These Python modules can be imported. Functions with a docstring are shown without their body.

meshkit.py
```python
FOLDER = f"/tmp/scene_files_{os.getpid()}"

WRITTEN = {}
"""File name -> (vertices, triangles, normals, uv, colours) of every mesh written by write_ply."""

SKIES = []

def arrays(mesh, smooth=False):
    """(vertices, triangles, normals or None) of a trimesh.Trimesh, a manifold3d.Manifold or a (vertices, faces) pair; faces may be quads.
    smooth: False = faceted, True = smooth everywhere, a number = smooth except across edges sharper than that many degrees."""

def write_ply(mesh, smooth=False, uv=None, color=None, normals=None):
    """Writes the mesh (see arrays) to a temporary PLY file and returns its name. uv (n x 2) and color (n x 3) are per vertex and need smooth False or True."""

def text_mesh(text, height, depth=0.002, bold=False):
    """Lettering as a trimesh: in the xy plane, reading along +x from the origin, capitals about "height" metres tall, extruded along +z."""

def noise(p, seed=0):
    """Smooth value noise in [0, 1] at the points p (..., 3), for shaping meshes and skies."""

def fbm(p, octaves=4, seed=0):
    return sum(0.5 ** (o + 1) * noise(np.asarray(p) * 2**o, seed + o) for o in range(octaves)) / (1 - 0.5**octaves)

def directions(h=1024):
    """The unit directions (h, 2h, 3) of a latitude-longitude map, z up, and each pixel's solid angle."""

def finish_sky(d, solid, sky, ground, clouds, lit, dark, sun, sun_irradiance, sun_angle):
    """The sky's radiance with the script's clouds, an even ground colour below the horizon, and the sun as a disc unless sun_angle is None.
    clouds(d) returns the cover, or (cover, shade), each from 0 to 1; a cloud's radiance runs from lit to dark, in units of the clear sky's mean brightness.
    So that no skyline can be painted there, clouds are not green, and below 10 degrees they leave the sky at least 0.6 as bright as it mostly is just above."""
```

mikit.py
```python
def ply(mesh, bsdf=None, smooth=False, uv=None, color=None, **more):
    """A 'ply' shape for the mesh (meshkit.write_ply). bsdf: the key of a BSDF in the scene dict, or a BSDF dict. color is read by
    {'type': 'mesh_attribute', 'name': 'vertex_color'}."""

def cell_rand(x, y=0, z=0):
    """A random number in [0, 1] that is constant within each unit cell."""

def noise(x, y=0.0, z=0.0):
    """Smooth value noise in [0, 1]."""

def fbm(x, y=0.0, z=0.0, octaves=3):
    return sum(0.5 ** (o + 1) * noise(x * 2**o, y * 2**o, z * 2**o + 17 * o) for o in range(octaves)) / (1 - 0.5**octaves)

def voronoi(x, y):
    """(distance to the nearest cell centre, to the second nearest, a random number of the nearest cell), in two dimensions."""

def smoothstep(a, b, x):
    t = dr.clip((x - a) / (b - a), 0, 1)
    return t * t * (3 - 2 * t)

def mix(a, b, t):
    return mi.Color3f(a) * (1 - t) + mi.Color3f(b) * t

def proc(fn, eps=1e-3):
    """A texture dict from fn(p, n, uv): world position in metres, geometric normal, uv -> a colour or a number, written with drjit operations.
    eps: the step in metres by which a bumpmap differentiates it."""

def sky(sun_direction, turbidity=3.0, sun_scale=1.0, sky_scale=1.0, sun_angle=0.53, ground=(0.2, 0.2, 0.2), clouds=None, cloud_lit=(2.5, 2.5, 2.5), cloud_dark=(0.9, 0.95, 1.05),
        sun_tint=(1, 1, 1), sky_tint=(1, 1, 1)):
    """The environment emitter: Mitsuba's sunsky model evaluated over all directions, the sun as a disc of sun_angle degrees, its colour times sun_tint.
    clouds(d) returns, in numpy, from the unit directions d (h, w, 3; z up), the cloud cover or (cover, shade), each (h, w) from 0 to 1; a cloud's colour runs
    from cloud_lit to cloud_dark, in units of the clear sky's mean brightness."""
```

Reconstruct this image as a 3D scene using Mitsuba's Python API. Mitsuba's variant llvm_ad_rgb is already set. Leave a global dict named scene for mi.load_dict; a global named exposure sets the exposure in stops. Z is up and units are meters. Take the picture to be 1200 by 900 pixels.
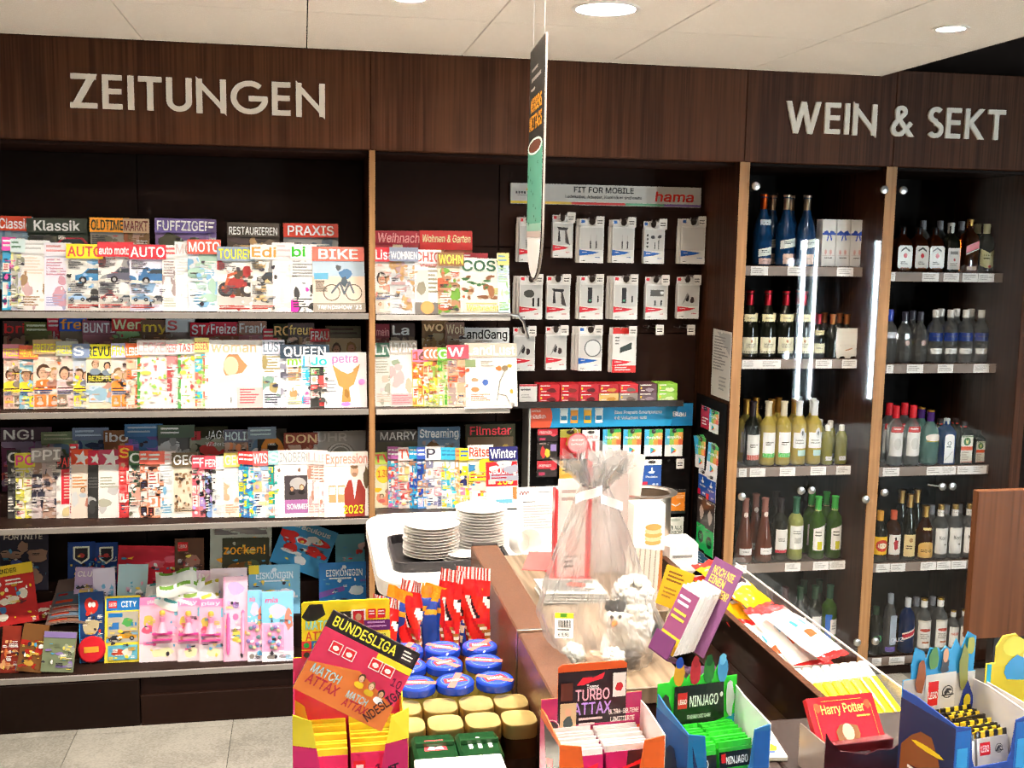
import math, random
import numpy as np, trimesh, drjit as dr, mitsuba as mi, mikit, meshkit
from shapely.geometry import Polygon, LineString, Point
from shapely.ops import unary_union
T4 = mi.ScalarTransform4f
scene, labels = {}, {}

# ---------------------------------------------------------------- camera, lamps, exposure
CAM = np.array([0.0, -4.576, 2.05])
FWD, UP = np.array([0.187, 0.974, -0.130]), np.array([0.008, 0.131, 0.991])
scene['camera'] = {'type': 'perspective', 'fov': 50.29, 'fov_axis': 'x', 'near_clip': 0.02, 'far_clip': 60.0,
                   'to_world': T4().look_at(origin=CAM.tolist(), target=(CAM + FWD).tolist(), up=UP.tolist())}
CEIL = 2.80
WARM, COOL = (1.0, 0.90, 0.78), (0.80, 0.95, 1.0)
SPOT_L, BIG_L, HALL_FILL_L, STRIP_L = 205.0, 50.0, 100.0, 9.0
# small recessed spots (x, y) along the shelves and over the counter, large round downlights, added fill lamps of the hall behind
SPOTS = [(-1.55, -1.04), (-0.92, -1.04), (-0.29, -1.04), (0.333, -1.03), (2.19, -1.05), (1.59, -2.6), (0.33, -2.75), (2.30, -2.1)]  # spots over sweets trays and walnut screen added to brighten the wine cabinets
SPOT_GAIN = {4: 2.0, 7: 1.6}
BIGS = [(0.966, -1.043), (-0.30, -3.0), (0.95, -3.35), (2.0, -3.2)]
HALL_FILL = [(-1.6, -4.6), (0.4, -5.2), (2.0, -5.2), (-1.0, -6.6), (1.2, -6.8)]  # unseen fill lamps added behind the viewpoint to lift the room light
exposure = 2.9

# ---------------------------------------------------------------- helpers
def lin(c):
    return (int(c[1:3], 16), int(c[3:5], 16), int(c[5:7], 16))


def M4(loc=(0, 0, 0), rz=0.0, rx=0.0, ry=0.0, s=1.0):
    """Placement: roll about y, lean about x, then turn about z (degrees), then move."""
    def rot(a, ax):
        return trimesh.transformations.rotation_matrix(math.radians(a), ax)
    m = rot(rz, [0, 0, 1]) @ rot(rx, [1, 0, 0]) @ rot(ry, [0, 1, 0])
    m[:3, :3] *= s
    m[:3, 3] = loc
    return m


class G:
    """A mesh that grows by coloured pieces. The colour of each face is held in uv as red*256+green and blue."""

    def __init__(self):
        self.v, self.f, self.n, self.c, self.k = [], [], [], [], 0

    def add(self, v, f, col='#ffffff', smooth=False):
        v, f, n = meshkit.arrays((np.asarray(v, float), np.asarray(f, int)), smooth)
        if n is None:
            v = v[f].reshape(-1, 3)
            f = np.arange(len(v)).reshape(-1, 3)
            n = np.cross(v[1::3] - v[0::3], v[2::3] - v[0::3])
            n = np.repeat(n / np.maximum(np.linalg.norm(n, axis=1, keepdims=True), 1e-20), 3, 0)
        self.v.append(v); self.n.append(n); self.f.append(f + self.k); self.k += len(v)
        r, g, b = lin(col)
        self.c.append(np.tile([[r * 256.0 + g, b / 255.0]], (len(v), 1)))
        return self

    def mesh(self, m, col='#ffffff', smooth=False):
        if hasattr(m, 'to_mesh'):
            a = m.to_mesh(); return self.add(a.vert_properties[:, :3], a.tri_verts, col, smooth)
        return self.add(m.vertices, m.faces, col, smooth)

    def join(self, g, M=None):
        for v, f, n, c in zip(g.v, g.f, g.n, g.c):
            if M is not None:
                v = v @ M[:3, :3].T + M[:3, 3]
                n = n @ M[:3, :3].T
                n = n / np.maximum(np.linalg.norm(n, axis=1, keepdims=True), 1e-20)
            self.v.append(v); self.n.append(n); self.c.append(c); self.f.append(f - f.min() + self.k); self.k += len(v)
        return self

    def move(self, M):
        return G().join(self, M)

    def ply(self, bsdf):
        p = meshkit.write_ply((np.vstack(self.v), np.vstack(self.f)), False, np.vstack(self.c), None, normals=np.vstack(self.n))
        return {'type': 'ply', 'filename': p, 'face_normals': False, 'bsdf': {'type': 'ref', 'id': bsdf}}

    # ---- solids
    def box(self, x0, x1, y0, y1, z0, z1, col='#ffffff', bev=0.0):
        if bev <= 0:
            v = [(x, y, z) for x in (x0, x1) for y in (y0, y1) for z in (z0, z1)]
            return self.add(v, [[0, 1, 3], [0, 3, 2], [4, 6, 7], [4, 7, 5], [0, 4, 5], [0, 5, 1], [2, 3, 7], [2, 7, 6], [0, 2, 6], [0, 6, 4], [1, 5, 7], [1, 7, 3]], col)
        b = min(bev, (x1 - x0) / 2.1, (y1 - y0) / 2.1, (z1 - z0) / 2.1)
        v = []
        for X, sx in ((x0, 1), (x1, -1)):
            for Y, sy in ((y0, 1), (y1, -1)):
                for Z, sz in ((z0, 1), (z1, -1)):
                    v += [(X, Y + sy * b, Z + sz * b), (X + sx * b, Y, Z + sz * b), (X + sx * b, Y + sy * b, Z)]
        return self.mesh(trimesh.convex.convex_hull(np.array(v)), col)

    def lathe(self, prof, n=20, col='#ffffff', sq=2.0, flat=1.0, smooth=35, cap=True):
        """Stacked rings (radius, z); sq > 2 squares the section, flat is depth over width."""
        a = np.arange(n) * 2 * np.pi / n + (np.pi / n if sq > 2 else 0)
        ca, sa = np.cos(a), np.sin(a)
        k = (np.abs(ca) ** sq + np.abs(sa) ** sq) ** (-1 / sq)
        v = np.array([(r * c * q, r * s * q * flat, z) for r, z in prof for c, s, q in zip(ca, sa, k)])
        f = []
        for i in range(len(prof) - 1):
            for j in range(n):
                a0, a1, b0, b1 = i * n + j, i * n + (j + 1) % n, (i + 1) * n + j, (i + 1) * n + (j + 1) % n
                f += [[a0, a1, b1], [a0, b1, b0]]
        if cap:
            v = np.vstack([v, [[0, 0, prof[0][1]], [0, 0, prof[-1][1]]]])
            e = len(prof) * n
            for j in range(n):
                f += [[e, (j + 1) % n, j], [e + 1, e - n + j, e - n + (j + 1) % n]]
        return self.add(v, f, col, smooth)

    def tube(self, pts, r, col='#ffffff', n=8, closed=False):
        p = np.asarray(pts, float)
        t = np.gradient(p, axis=0)
        t /= np.linalg.norm(t, axis=1, keepdims=True) + 1e-12
        ref = np.array([0.13, 0.21, 0.97]) if abs(t[:, 2]).mean() < 0.8 else np.array([0.97, 0.2, 0.1])
        a = np.cross(t, ref); a /= np.linalg.norm(a, axis=1, keepdims=True) + 1e-12
        b = np.cross(t, a)
        w = np.arange(n) * 2 * np.pi / n
        rr = np.broadcast_to(r, (len(p),))[:, None, None]
        v = (p[:, None] + rr * (np.cos(w)[None, :, None] * a[:, None] + np.sin(w)[None, :, None] * b[:, None])).reshape(-1, 3)
        f = []
        for i in range(len(p) - 1):
            for j in range(n):
                a0, a1, b0, b1 = i * n + j, i * n + (j + 1) % n, (i + 1) * n + j, (i + 1) * n + (j + 1) % n
                f += [[a0, b1, a1], [a0, b0, b1]]
        e = len(v); v = np.vstack([v, p[:1], p[-1:]])
        for j in range(n):
            f += [[e, j, (j + 1) % n], [e + 1, e - n + (j + 1) % n, e - n + j]]
        return self.add(v, f, col, 40)

    def prism(self, poly, y0, y1, col='#ffffff'):
        """A polygon in x, z extruded from y0 (front) to y1."""
        for g in getattr(poly, 'geoms', [poly]):
            if g.area < 1e-9:
                continue
            m = trimesh.creation.extrude_polygon(g, y1 - y0, engine='earcut')
            v = m.vertices
            self.add(np.stack([v[:, 0], y1 - v[:, 2], v[:, 1]], 1), m.faces, col)
        return self

    def sheet(self, grid, thick, col='#ffffff', back=None, smooth=60):
        """A closed thin shell from a (rows, columns, 3) grid of points, thickened along its normals."""
        g = np.asarray(grid, float); R, C = g.shape[:2]
        du, dv = np.gradient(g, axis=1), np.gradient(g, axis=0)
        n = np.cross(du, dv); n /= np.linalg.norm(n, axis=2, keepdims=True) + 1e-12
        a, b = g.reshape(-1, 3), (g - n * thick).reshape(-1, 3)
        i = (np.arange(R - 1)[:, None] * C + np.arange(C - 1)).ravel()
        f1 = np.vstack([np.stack([i, i + 1, i + C + 1], 1), np.stack([i, i + C + 1, i + C], 1)])
        self.add(a, f1, col, smooth)
        self.add(b, f1[:, ::-1], back or col, smooth)
        rim = [r * C for r in range(R)] + [(R - 1) * C + c for c in range(1, C)] + [r * C + C - 1 for r in range(R - 2, -1, -1)] + [c for c in range(C - 2, 0, -1)]
        v = np.vstack([a[rim], b[rim]]); m = len(rim); f = []
        for k in range(m):
            q = (k + 1) % m
            f += [[k, q, m + q], [k, m + q, m + k]]
        return self.add(v, f, back or col)


TXT = {}


def text2d(s, bold):
    if (s, bold) not in TXT:
        m = meshkit.text_mesh(s, 1.0, 0.1, bold)
        up = m.face_normals[:, 2] > 0.5
        f = m.faces[up]; ids, inv = np.unique(f, return_inverse=True)
        v = m.vertices[ids][:, :2]; v = v - [v[:, 0].min(), 0]
        TXT[(s, bold)] = (v, inv.reshape(-1, 3), v[:, 0].max())
    return TXT[(s, bold)]


class P:
    """Flat print in metres (u to the right, v up), each later piece one film higher. out(G, map) lays it on a surface."""
    EPS = 0.00022

    def __init__(self, seed=0):
        self.q, self.r = [], random.Random(seed)

    def tri(self, v, f, c):
        self.q.append((np.asarray(v, float), np.asarray(f, int), c)); return self

    def R(self, x0, y0, x1, y1, c):
        return self.tri([(x0, y0), (x1, y0), (x1, y1), (x0, y1)], [[0, 1, 2], [0, 2, 3]], c)

    def D(self, x, y, rx, ry, c, n=14):
        a = np.arange(n) * 2 * np.pi / n
        return self.tri(np.stack([x + rx * np.cos(a), y + ry * np.sin(a)], 1), [[0, i, i + 1] for i in range(1, n - 1)], c)

    def B(self, x, y, rx, ry, c, n=11, rough=0.35):
        a = np.arange(n) * 2 * np.pi / n
        k = np.array([1 - rough * self.r.random() for _ in range(n)])
        v = np.vstack([[[x, y]], np.stack([x + rx * k * np.cos(a), y + ry * k * np.sin(a)], 1)])
        return self.tri(v, [[0, 1 + i, 1 + (i + 1) % n] for i in range(n)], c)

    def Y(self, pts, c):
        p = pts if hasattr(pts, 'area') else Polygon(pts)
        for g in getattr(p, 'geoms', [p]):
            v, f = trimesh.creation.triangulate_polygon(g, engine='earcut')
            a = v[f]; w = (a[:, 1, 0] - a[:, 0, 0]) * (a[:, 2, 1] - a[:, 0, 1]) - (a[:, 1, 1] - a[:, 0, 1]) * (a[:, 2, 0] - a[:, 0, 0])
            f = np.where((w < 0)[:, None], f[:, ::-1], f)
            self.tri(v, f, c)
        return self

    def ring(self, x, y, r0, r1, c):
        return self.Y(Point(x, y).buffer(r1, 8).difference(Point(x, y).buffer(r0, 8)), c)

    def T(self, s, x, y, h, c, w=None, bold=True, rot=0.0, slant=0.0, mid=False):
        """Lettering with its lower left corner at x, y (mid: x is the middle); w squeezes it to that width."""
        v, f, wd = text2d(s, bold)
        k = h if w is None else w / wd
        v = np.stack([v[:, 0] * k + slant * v[:, 1] * h - (wd * k / 2 if mid else 0), v[:, 1] * h], 1)
        if rot:
            a = math.radians(rot); v = v @ np.array([[math.cos(a), math.sin(a)], [-math.sin(a), math.cos(a)]])
        return self.tri(v + [x, y], f, c)

    def L(self, x0, y0, x1, y1, n, c, fill=0.45):
        """n lines of print too small to read, as broken bars."""
        d = (y1 - y0) / n
        for i in range(n):
            e = x0 + (x1 - x0) * (0.55 + 0.45 * self.r.random())
            self.R(x0, y1 - (i + fill) * d, e, y1 - i * d, c)
        return self

    def crop(self, w, h):
        """Keeps only what lies on the sheet 0..w x 0..h."""
        out = []
        for v, f, c in self.q:
            if v[:, 0].min() >= -1e-6 and v[:, 1].min() >= -1e-6 and v[:, 0].max() <= w + 1e-6 and v[:, 1].max() <= h + 1e-6:
                out.append((v, f, c)); continue
            tv = v[f]
            polys = []
            for t in tv:
                p = list(map(tuple, t))
                for ax, lim, sg in ((0, 0, 1), (0, w, -1), (1, 0, 1), (1, h, -1)):
                    r = []
                    for i in range(len(p)):
                        a, b = p[i], p[(i + 1) % len(p)]
                        ia, ib = sg * (a[ax] - lim) >= -1e-9, sg * (b[ax] - lim) >= -1e-9
                        if ia:
                            r.append(a)
                        if ia != ib:
                            s = (lim - a[ax]) / (b[ax] - a[ax]); r.append((a[0] + s * (b[0] - a[0]), a[1] + s * (b[1] - a[1])))
                    p = r
                    if len(p) < 3:
                        break
                if len(p) >= 3:
                    polys.append(p)
            vv, ff = [], []
            for p in polys:
                k = len(vv); vv += p; ff += [[k, k + i, k + i + 1] for i in range(1, len(p) - 1)]
            if ff:
                out.append((np.array(vv), np.array(ff), c))
        self.q = out
        return self

    def out(self, g, fn, edge=None):
        for i, (v, f, c) in enumerate(self.q):
            if edge and len(f) < 40:
                v3 = np.pad(v, ((0, 0), (0, 1)))
                if (v.max(0) - v.min(0)).max() > edge:
                    v3, f = trimesh.remesh.subdivide_to_size(v3, f, edge)
                    v = v3[:, :2]
            g.add(fn(v[:, 0], v[:, 1], (i + 1) * P.EPS), f, c)
        return g


def flat_xz(x0, y, z0):
    """Print on an upright face that looks to -y."""
    return lambda u, v, e: np.stack([x0 + u, 0 * u + y - e, z0 + v], 1)


def flat_xy(x0, y0, z):
    return lambda u, v, e: np.stack([x0 + u, y0 + v, 0 * u + z + e], 1)


def flat_yz(x, y0, z0, sg=1):
    """On an upright face that looks to +x (sg 1, u runs along +y) or -x (u runs along -y)."""
    return lambda u, v, e: np.stack([0 * u + x + sg * e, y0 + sg * u, z0 + v], 1)


def bent(r, z0, w, flat=1.0):
    """Around a bottle of radius r, centred on the side that looks to -y."""
    return lambda u, v, e: np.stack([(r + e) * np.sin((u - w / 2) / r), -(r * flat + e) * np.cos((u - w / 2) / r), z0 + v], 1)


def cyl_print(r, z0, w, h, p):
    return p.out(G(), bent(r + 0.0004, z0, w), edge=0.012)


USED = {}


def numbered(name):
    k = USED.get(name, -1) + 1
    while (f'{name}_{k:03d}' if k else name) in USED and k:
        k += 1
    USED[name] = k
    return f'{name}_{k:03d}' if k else name


def thing(name, label, cat, group=None, kind=None):
    k = numbered(name)
    labels[k] = {'label': label, 'category': cat}
    if group:
        labels[k]['group'] = group
    if kind:
        labels[k]['kind'] = kind
    return k


PARTS = {}


def part(t, name, g, bsdf='satin', M=None, label=None, kind=None):
    """One entry of the scene under t. g is a G or a ready shape dict."""
    q = t + '__' + name
    k = PARTS.get(q, -1) + 1
    PARTS[q] = k
    key = f'{q}_{k:03d}' if k else q
    d = g if isinstance(g, dict) else g.ply(bsdf)
    if M is not None:
        d = {**d, 'to_world': T4(np.asarray(M).tolist())}
    scene[key] = d
    e = {}
    if label:
        e['label'] = label
    if kind:
        e['kind'] = kind
    if e:
        labels[key] = e
    return key


def whole(name, g, bsdf, label, cat=None, group=None, M=None, kind=None):
    """A thing, or a piece of the setting, that is one mesh."""
    k = numbered(name)
    d = g if isinstance(g, dict) else g.ply(bsdf)
    scene[k] = {**d, 'to_world': T4(np.asarray(M).tolist())} if M is not None else d
    labels[k] = {'label': label}
    if cat:
        labels[k]['category'] = cat
    if group:
        labels[k]['group'] = group
    if kind:
        labels[k]['kind'] = kind
    return k


ORD = ['leftmost', 'second', 'third', 'fourth', 'fifth', 'sixth', 'seventh', 'eighth', 'ninth', 'tenth', 'eleventh', 'twelfth', 'thirteenth', 'fourteenth', 'fifteenth', 'sixteenth', 'seventeenth', 'eighteenth', 'nineteenth', 'twentieth']
ORD += ['twenty-' + x for x in ('first', 'second', 'third', 'fourth', 'fifth', 'sixth', 'seventh', 'eighth', 'ninth')] + ['thirtieth'] + ['thirty-' + x for x in ('first', 'second', 'third', 'fourth', 'fifth', 'sixth', 'seventh', 'eighth', 'ninth')]


def trim(look, rest):
    """A label of at most 16 words."""
    w = look.split()[:16 - len(rest.split())]
    while w[-1].strip(',') in ('and', 'with', 'a', 'in', 'the', 'of', 'on', 'an', 'dark', 'white', 'red', 'large'):
        w.pop()
    return ' '.join(w).rstrip(',') + ', ' + rest


def nth(i, n=99):
    return 'rightmost' if i == n - 1 and n > 1 else 'leftmost' if i == 0 else ORD[i] + ' from left'


# ---------------------------------------------------------------- materials
def unpack(p, n, uv):
    q = dr.round(uv.x); r = dr.floor(q / 256)
    return mi.Color3f((r / 255) ** 2.2, ((q - 256 * r) / 255) ** 2.2, uv.y ** 2.2)


INK = mikit.proc(unpack)


def mat(k, two=True, **d):
    scene[k] = {'type': 'twosided', 'side': d} if two else d


def rgb(c):
    return {'type': 'rgb', 'value': [float((x / 255) ** 2.2) for x in lin(c)]}


mat('matte', type='principled', base_color=INK, roughness=0.85, specular=0.3)
mat('dark', type='principled', base_color=INK, roughness=0.65, specular=0.12)
mat('satin', type='principled', base_color=INK, roughness=0.45, specular=0.5)
mat('cover', type='principled', base_color=INK, roughness=0.28, specular=0.5)
mat('gloss', type='principled', base_color=INK, roughness=0.12, specular=0.5)
mat('film', type='principled', base_color=INK, roughness=0.22, specular=0.6, clearcoat=0.8, clearcoat_gloss=0.9)
mat('metal', type='principled', base_color=INK, roughness=0.28, metallic=1.0)
mat('brushed', type='principled', base_color=INK, roughness=0.42, metallic=1.0)
mat('plush', type='principled', base_color=INK, roughness=0.95, specular=0.1, sheen=0.6)


def walnut(base, dark, fx=55.0, fz=1.6):
    b, d = [mi.Color3f(*rgb(c)['value']) for c in (base, dark)]
    def fn(p, n, uv):
        h = p.x + p.y * 1.3
        g = mikit.fbm(h * fx, 3.0, p.z * fz, 3) * 0.65 + mikit.noise(h * fx * 3.4, 9.0, p.z * fz * 2.5) * 0.35
        band = mikit.noise(h * 7.0, 5.0, p.z * 0.35)
        return mikit.mix(b, d, mikit.smoothstep(0.12, 0.9, g * 0.75 + band * 0.25))
    return mikit.proc(fn)


mat('walnut', type='principled', base_color=walnut('#5b3a28', '#362118'), roughness=0.5, specular=0.15)
mat('walnut_red', type='principled', base_color=walnut('#6c4228', '#472a1a', 40.0, 1.2), roughness=0.45, specular=0.2)
mat('walnut_dark', type='principled', base_color=walnut('#452a1c', '#2a180f'), roughness=0.5, specular=0.12)
def oak(p, n, uv):
    g = mikit.fbm((p.x + p.y) * 90.0, 2.0, p.z * 3.0, 3)
    return mikit.mix(mi.Color3f(*rgb('#b98a5c')['value']), mi.Color3f(*rgb('#8f653f')['value']), g)
mat('edging', type='principled', base_color=mikit.proc(oak), roughness=0.5, specular=0.4)
def top_wood(p, n, uv):
    g = mikit.fbm(p.x * 70.0, p.y * 5.0, 1.0, 3)
    return mikit.mix(mi.Color3f(*rgb('#94806a')['value']), mi.Color3f(*rgb('#705f4d')['value']), mikit.smoothstep(0.25, 0.8, g))
mat('table_wood', type='principled', base_color=mikit.proc(top_wood), roughness=0.4, specular=0.4)
def speck(p, n, uv):
    g = mikit.noise(p.x * 900.0, p.y * 900.0, p.z * 900.0)
    return mikit.mix(mi.Color3f(*rgb('#5a3a2a')['value']), mi.Color3f(*rgb('#6d4a37')['value']), g)
mat('counter_edge', type='principled', base_color=mikit.proc(speck), roughness=0.35, specular=0.5)
def stone(p, n, uv):
    g = mikit.fbm(p.x * 9.0, p.y * 9.0, 2.0, 4) * 0.6 + mikit.noise(p.x * 160.0, p.y * 160.0, 1.0) * 0.4
    t = mikit.cell_rand(dr.floor((p.x + 0.94) / 0.63), dr.floor((p.y + 0.05) / 0.63), 3)
    return mikit.mix(mi.Color3f(*rgb('#a8a49a')['value']), mi.Color3f(*rgb('#86837a')['value']), mikit.smoothstep(0.2, 0.85, g * 0.85 + t * 0.15))
mat('floor_stone', type='principled', base_color=mikit.proc(stone), roughness=0.5, specular=0.4)
def mineral(p, n, uv):
    g = mikit.noise(p.x * 420.0, p.y * 420.0, 1.0)
    return mikit.mix(mi.Color3f(*rgb('#f3ebe1')['value']), mi.Color3f(*rgb('#e6dccf')['value']), g)
mat('mineral', type='principled', base_color=mikit.proc(mineral), roughness=0.9, specular=0.2)
mat('black_gloss', type='principled', base_color=rgb('#1c1410'), roughness=0.08, specular=0.6)
mat('pane', two=False, type='thindielectric', int_ior=1.5)
scene['bag_film'] = {'type': 'blendbsdf', 'weight': 0.065, 'clear': {'type': 'thindielectric', 'int_ior': 1.6},
                     'milky': {'type': 'twosided', 'side': {'type': 'principled', 'base_color': rgb('#f2f0ee'), 'roughness': 0.18, 'specular': 0.9}}}
mat('acrylic', two=False, type='dielectric', int_ior=1.49)
def glass(k, c, st=0.9, rough=0.03):
    mat(k, two=False, type='principled', base_color=rgb(c), spec_trans=st, roughness=rough, eta=1.4)
glass('glass_clear', '#f4f8f6', .93, .015); glass('glass_green', '#5c9030', .78); glass('glass_lime', '#d4dc80', .6); glass('glass_wine', '#e0c860', .5)
glass('glass_rose', '#a8614a', .72); glass('glass_amber', '#7a3510'); glass('glass_teal', '#7fb8ae', .7); glass('glass_blue', '#2b62c4'); glass('glass_olive', '#a8a44c', .5)
mat('glass_dark', two=False, type='principled', base_color=rgb('#171a14'), roughness=0.08, specular=0.6)
mat('glass_navy', two=False, type='principled', base_color=rgb('#12375c'), roughness=0.08, specular=0.6)

# ---------------------------------------------------------------- the room
X0, X1, Y0, YB, VOID = -3.2, 7.6, -8.4, 0.62, 3.6
def struct(name, g, bsdf, label=None):
    k = numbered(name)
    scene[k] = g.ply(bsdf)
    labels[k] = {'kind': 'structure'}
    if label:
        labels[k]['label'] = label
    return k

floor = struct('floor', G().box(X0, X1, Y0, YB, -0.12, -0.004, '#6d6b64'), 'matte', 'grey stone floor')
tiles = []
for i in range(-4, 6):
    for j in range(-9, 1):
        x, y = -0.94 + 0.63 * i, -0.05 + 0.63 * j
        tiles.append((abs(x) + abs(y), x, y))
for _, x, y in tiles:
    part(floor, 'tile', G().box(x + 0.0015, x + 0.6285, y + 0.0015, y + 0.6285, -0.004, 0.0, bev=0.0008), 'floor_stone')
struct('wall_back', G().box(X0, X1, YB, YB + 0.1, 0, VOID, '#2a1f1a'), 'matte')
struct('wall_left', G().box(X0 - 0.1, X0, Y0, YB, 0, VOID, '#3a332e'), 'matte')
struct('wall_right', G().box(X1, X1 + 0.1, Y0, YB, 0, VOID, '#3b322c'), 'matte')
struct('wall_front', G().box(X0, X1, Y0 - 0.1, Y0, 0, VOID, '#3a332e'), 'matte')
ceil = struct('ceiling', G().box(X0, X1, Y0, YB, VOID, VOID + 0.1, '#1a1613'), 'matte', 'dark void above the suspended ceiling')
soffit = struct('ceiling_suspended', G().box(X0, 2.515, Y0, -0.002, CEIL + 0.10, CEIL + 0.12, '#3f3a35').box(2.513, 2.517, Y0, -0.002, CEIL - 0.001, CEIL + 0.12, '#d8cfc4'), 'matte', 'suspended ceiling of white mineral panels')
HOLES = [(x, y, 0.052) for x, y in SPOTS] + [(x, y, 0.105) for x, y in BIGS + HALL_FILL]
for i in range(-4, 5):
    for j in range(0, 7):
        x, yt = -0.605 + 0.625 * i, -0.724 - 1.25 * (j - 1)
        xa, xb, ya, yb = max(x + 0.002, X0), x + 0.623, max(yt - 1.248, Y0), min(yt, -0.004) - 0.002
        if yb - ya < 0.05:
            continue
        pl = Polygon([(xa, ya), (xb, ya), (xb, yb), (xa, yb)])
        for hx, hy, hr in HOLES:
            if pl.distance(Point(hx, hy)) < hr:
                pl = pl.difference(Point(hx, hy).buffer(hr, 12))
        g = G()
        for q in getattr(pl, 'geoms', [pl]):
            m = trimesh.creation.extrude_polygon(q, 0.018, engine='earcut')
            m.apply_translation([0, 0, CEIL])
            g.mesh(m)
        part(soffit, 'panel', g, 'mineral')

# ---------------------------------------------------------------- lamps
def downlight(x, y, r, deep, L, label, group, wall):
    t = thing('ceiling_lamp', label, 'ceiling lamp', group)
    ring = [(r, 0.0), (r + 0.012, -0.004), (r + 0.013, 0.0)]
    part(t, 'trim', G().lathe([(r - 0.004, 0.002), (r - 0.003, -0.004), (r + 0.010, -0.004), (r + 0.012, 0.0005)], 28, '#e8e4de', cap=False), 'satin', M4((x, y, CEIL - 0.0005)))
    part(t, 'reflector', G().lathe([(r - 0.004, 0.0), (r * 0.92, deep), (r * 0.92, deep + 0.002), (r, deep), (r, 0)], 28, wall, cap=False), 'satin', M4((x, y, CEIL)))
    lens = G().lathe([(0.001, -0.001), (r * 0.9, 0.0)], 28, '#ffffff', cap=False, smooth=True)
    d = lens.ply('matte')
    v = meshkit.WRITTEN[d['filename']]
    part(t, 'lens', {**d, 'face_normals': True, 'emitter': {'type': 'area', 'radiance': {'type': 'rgb', 'value': [L * c for c in WARM]}}}, M=M4((x, y, CEIL + deep - 0.003)))

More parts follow.
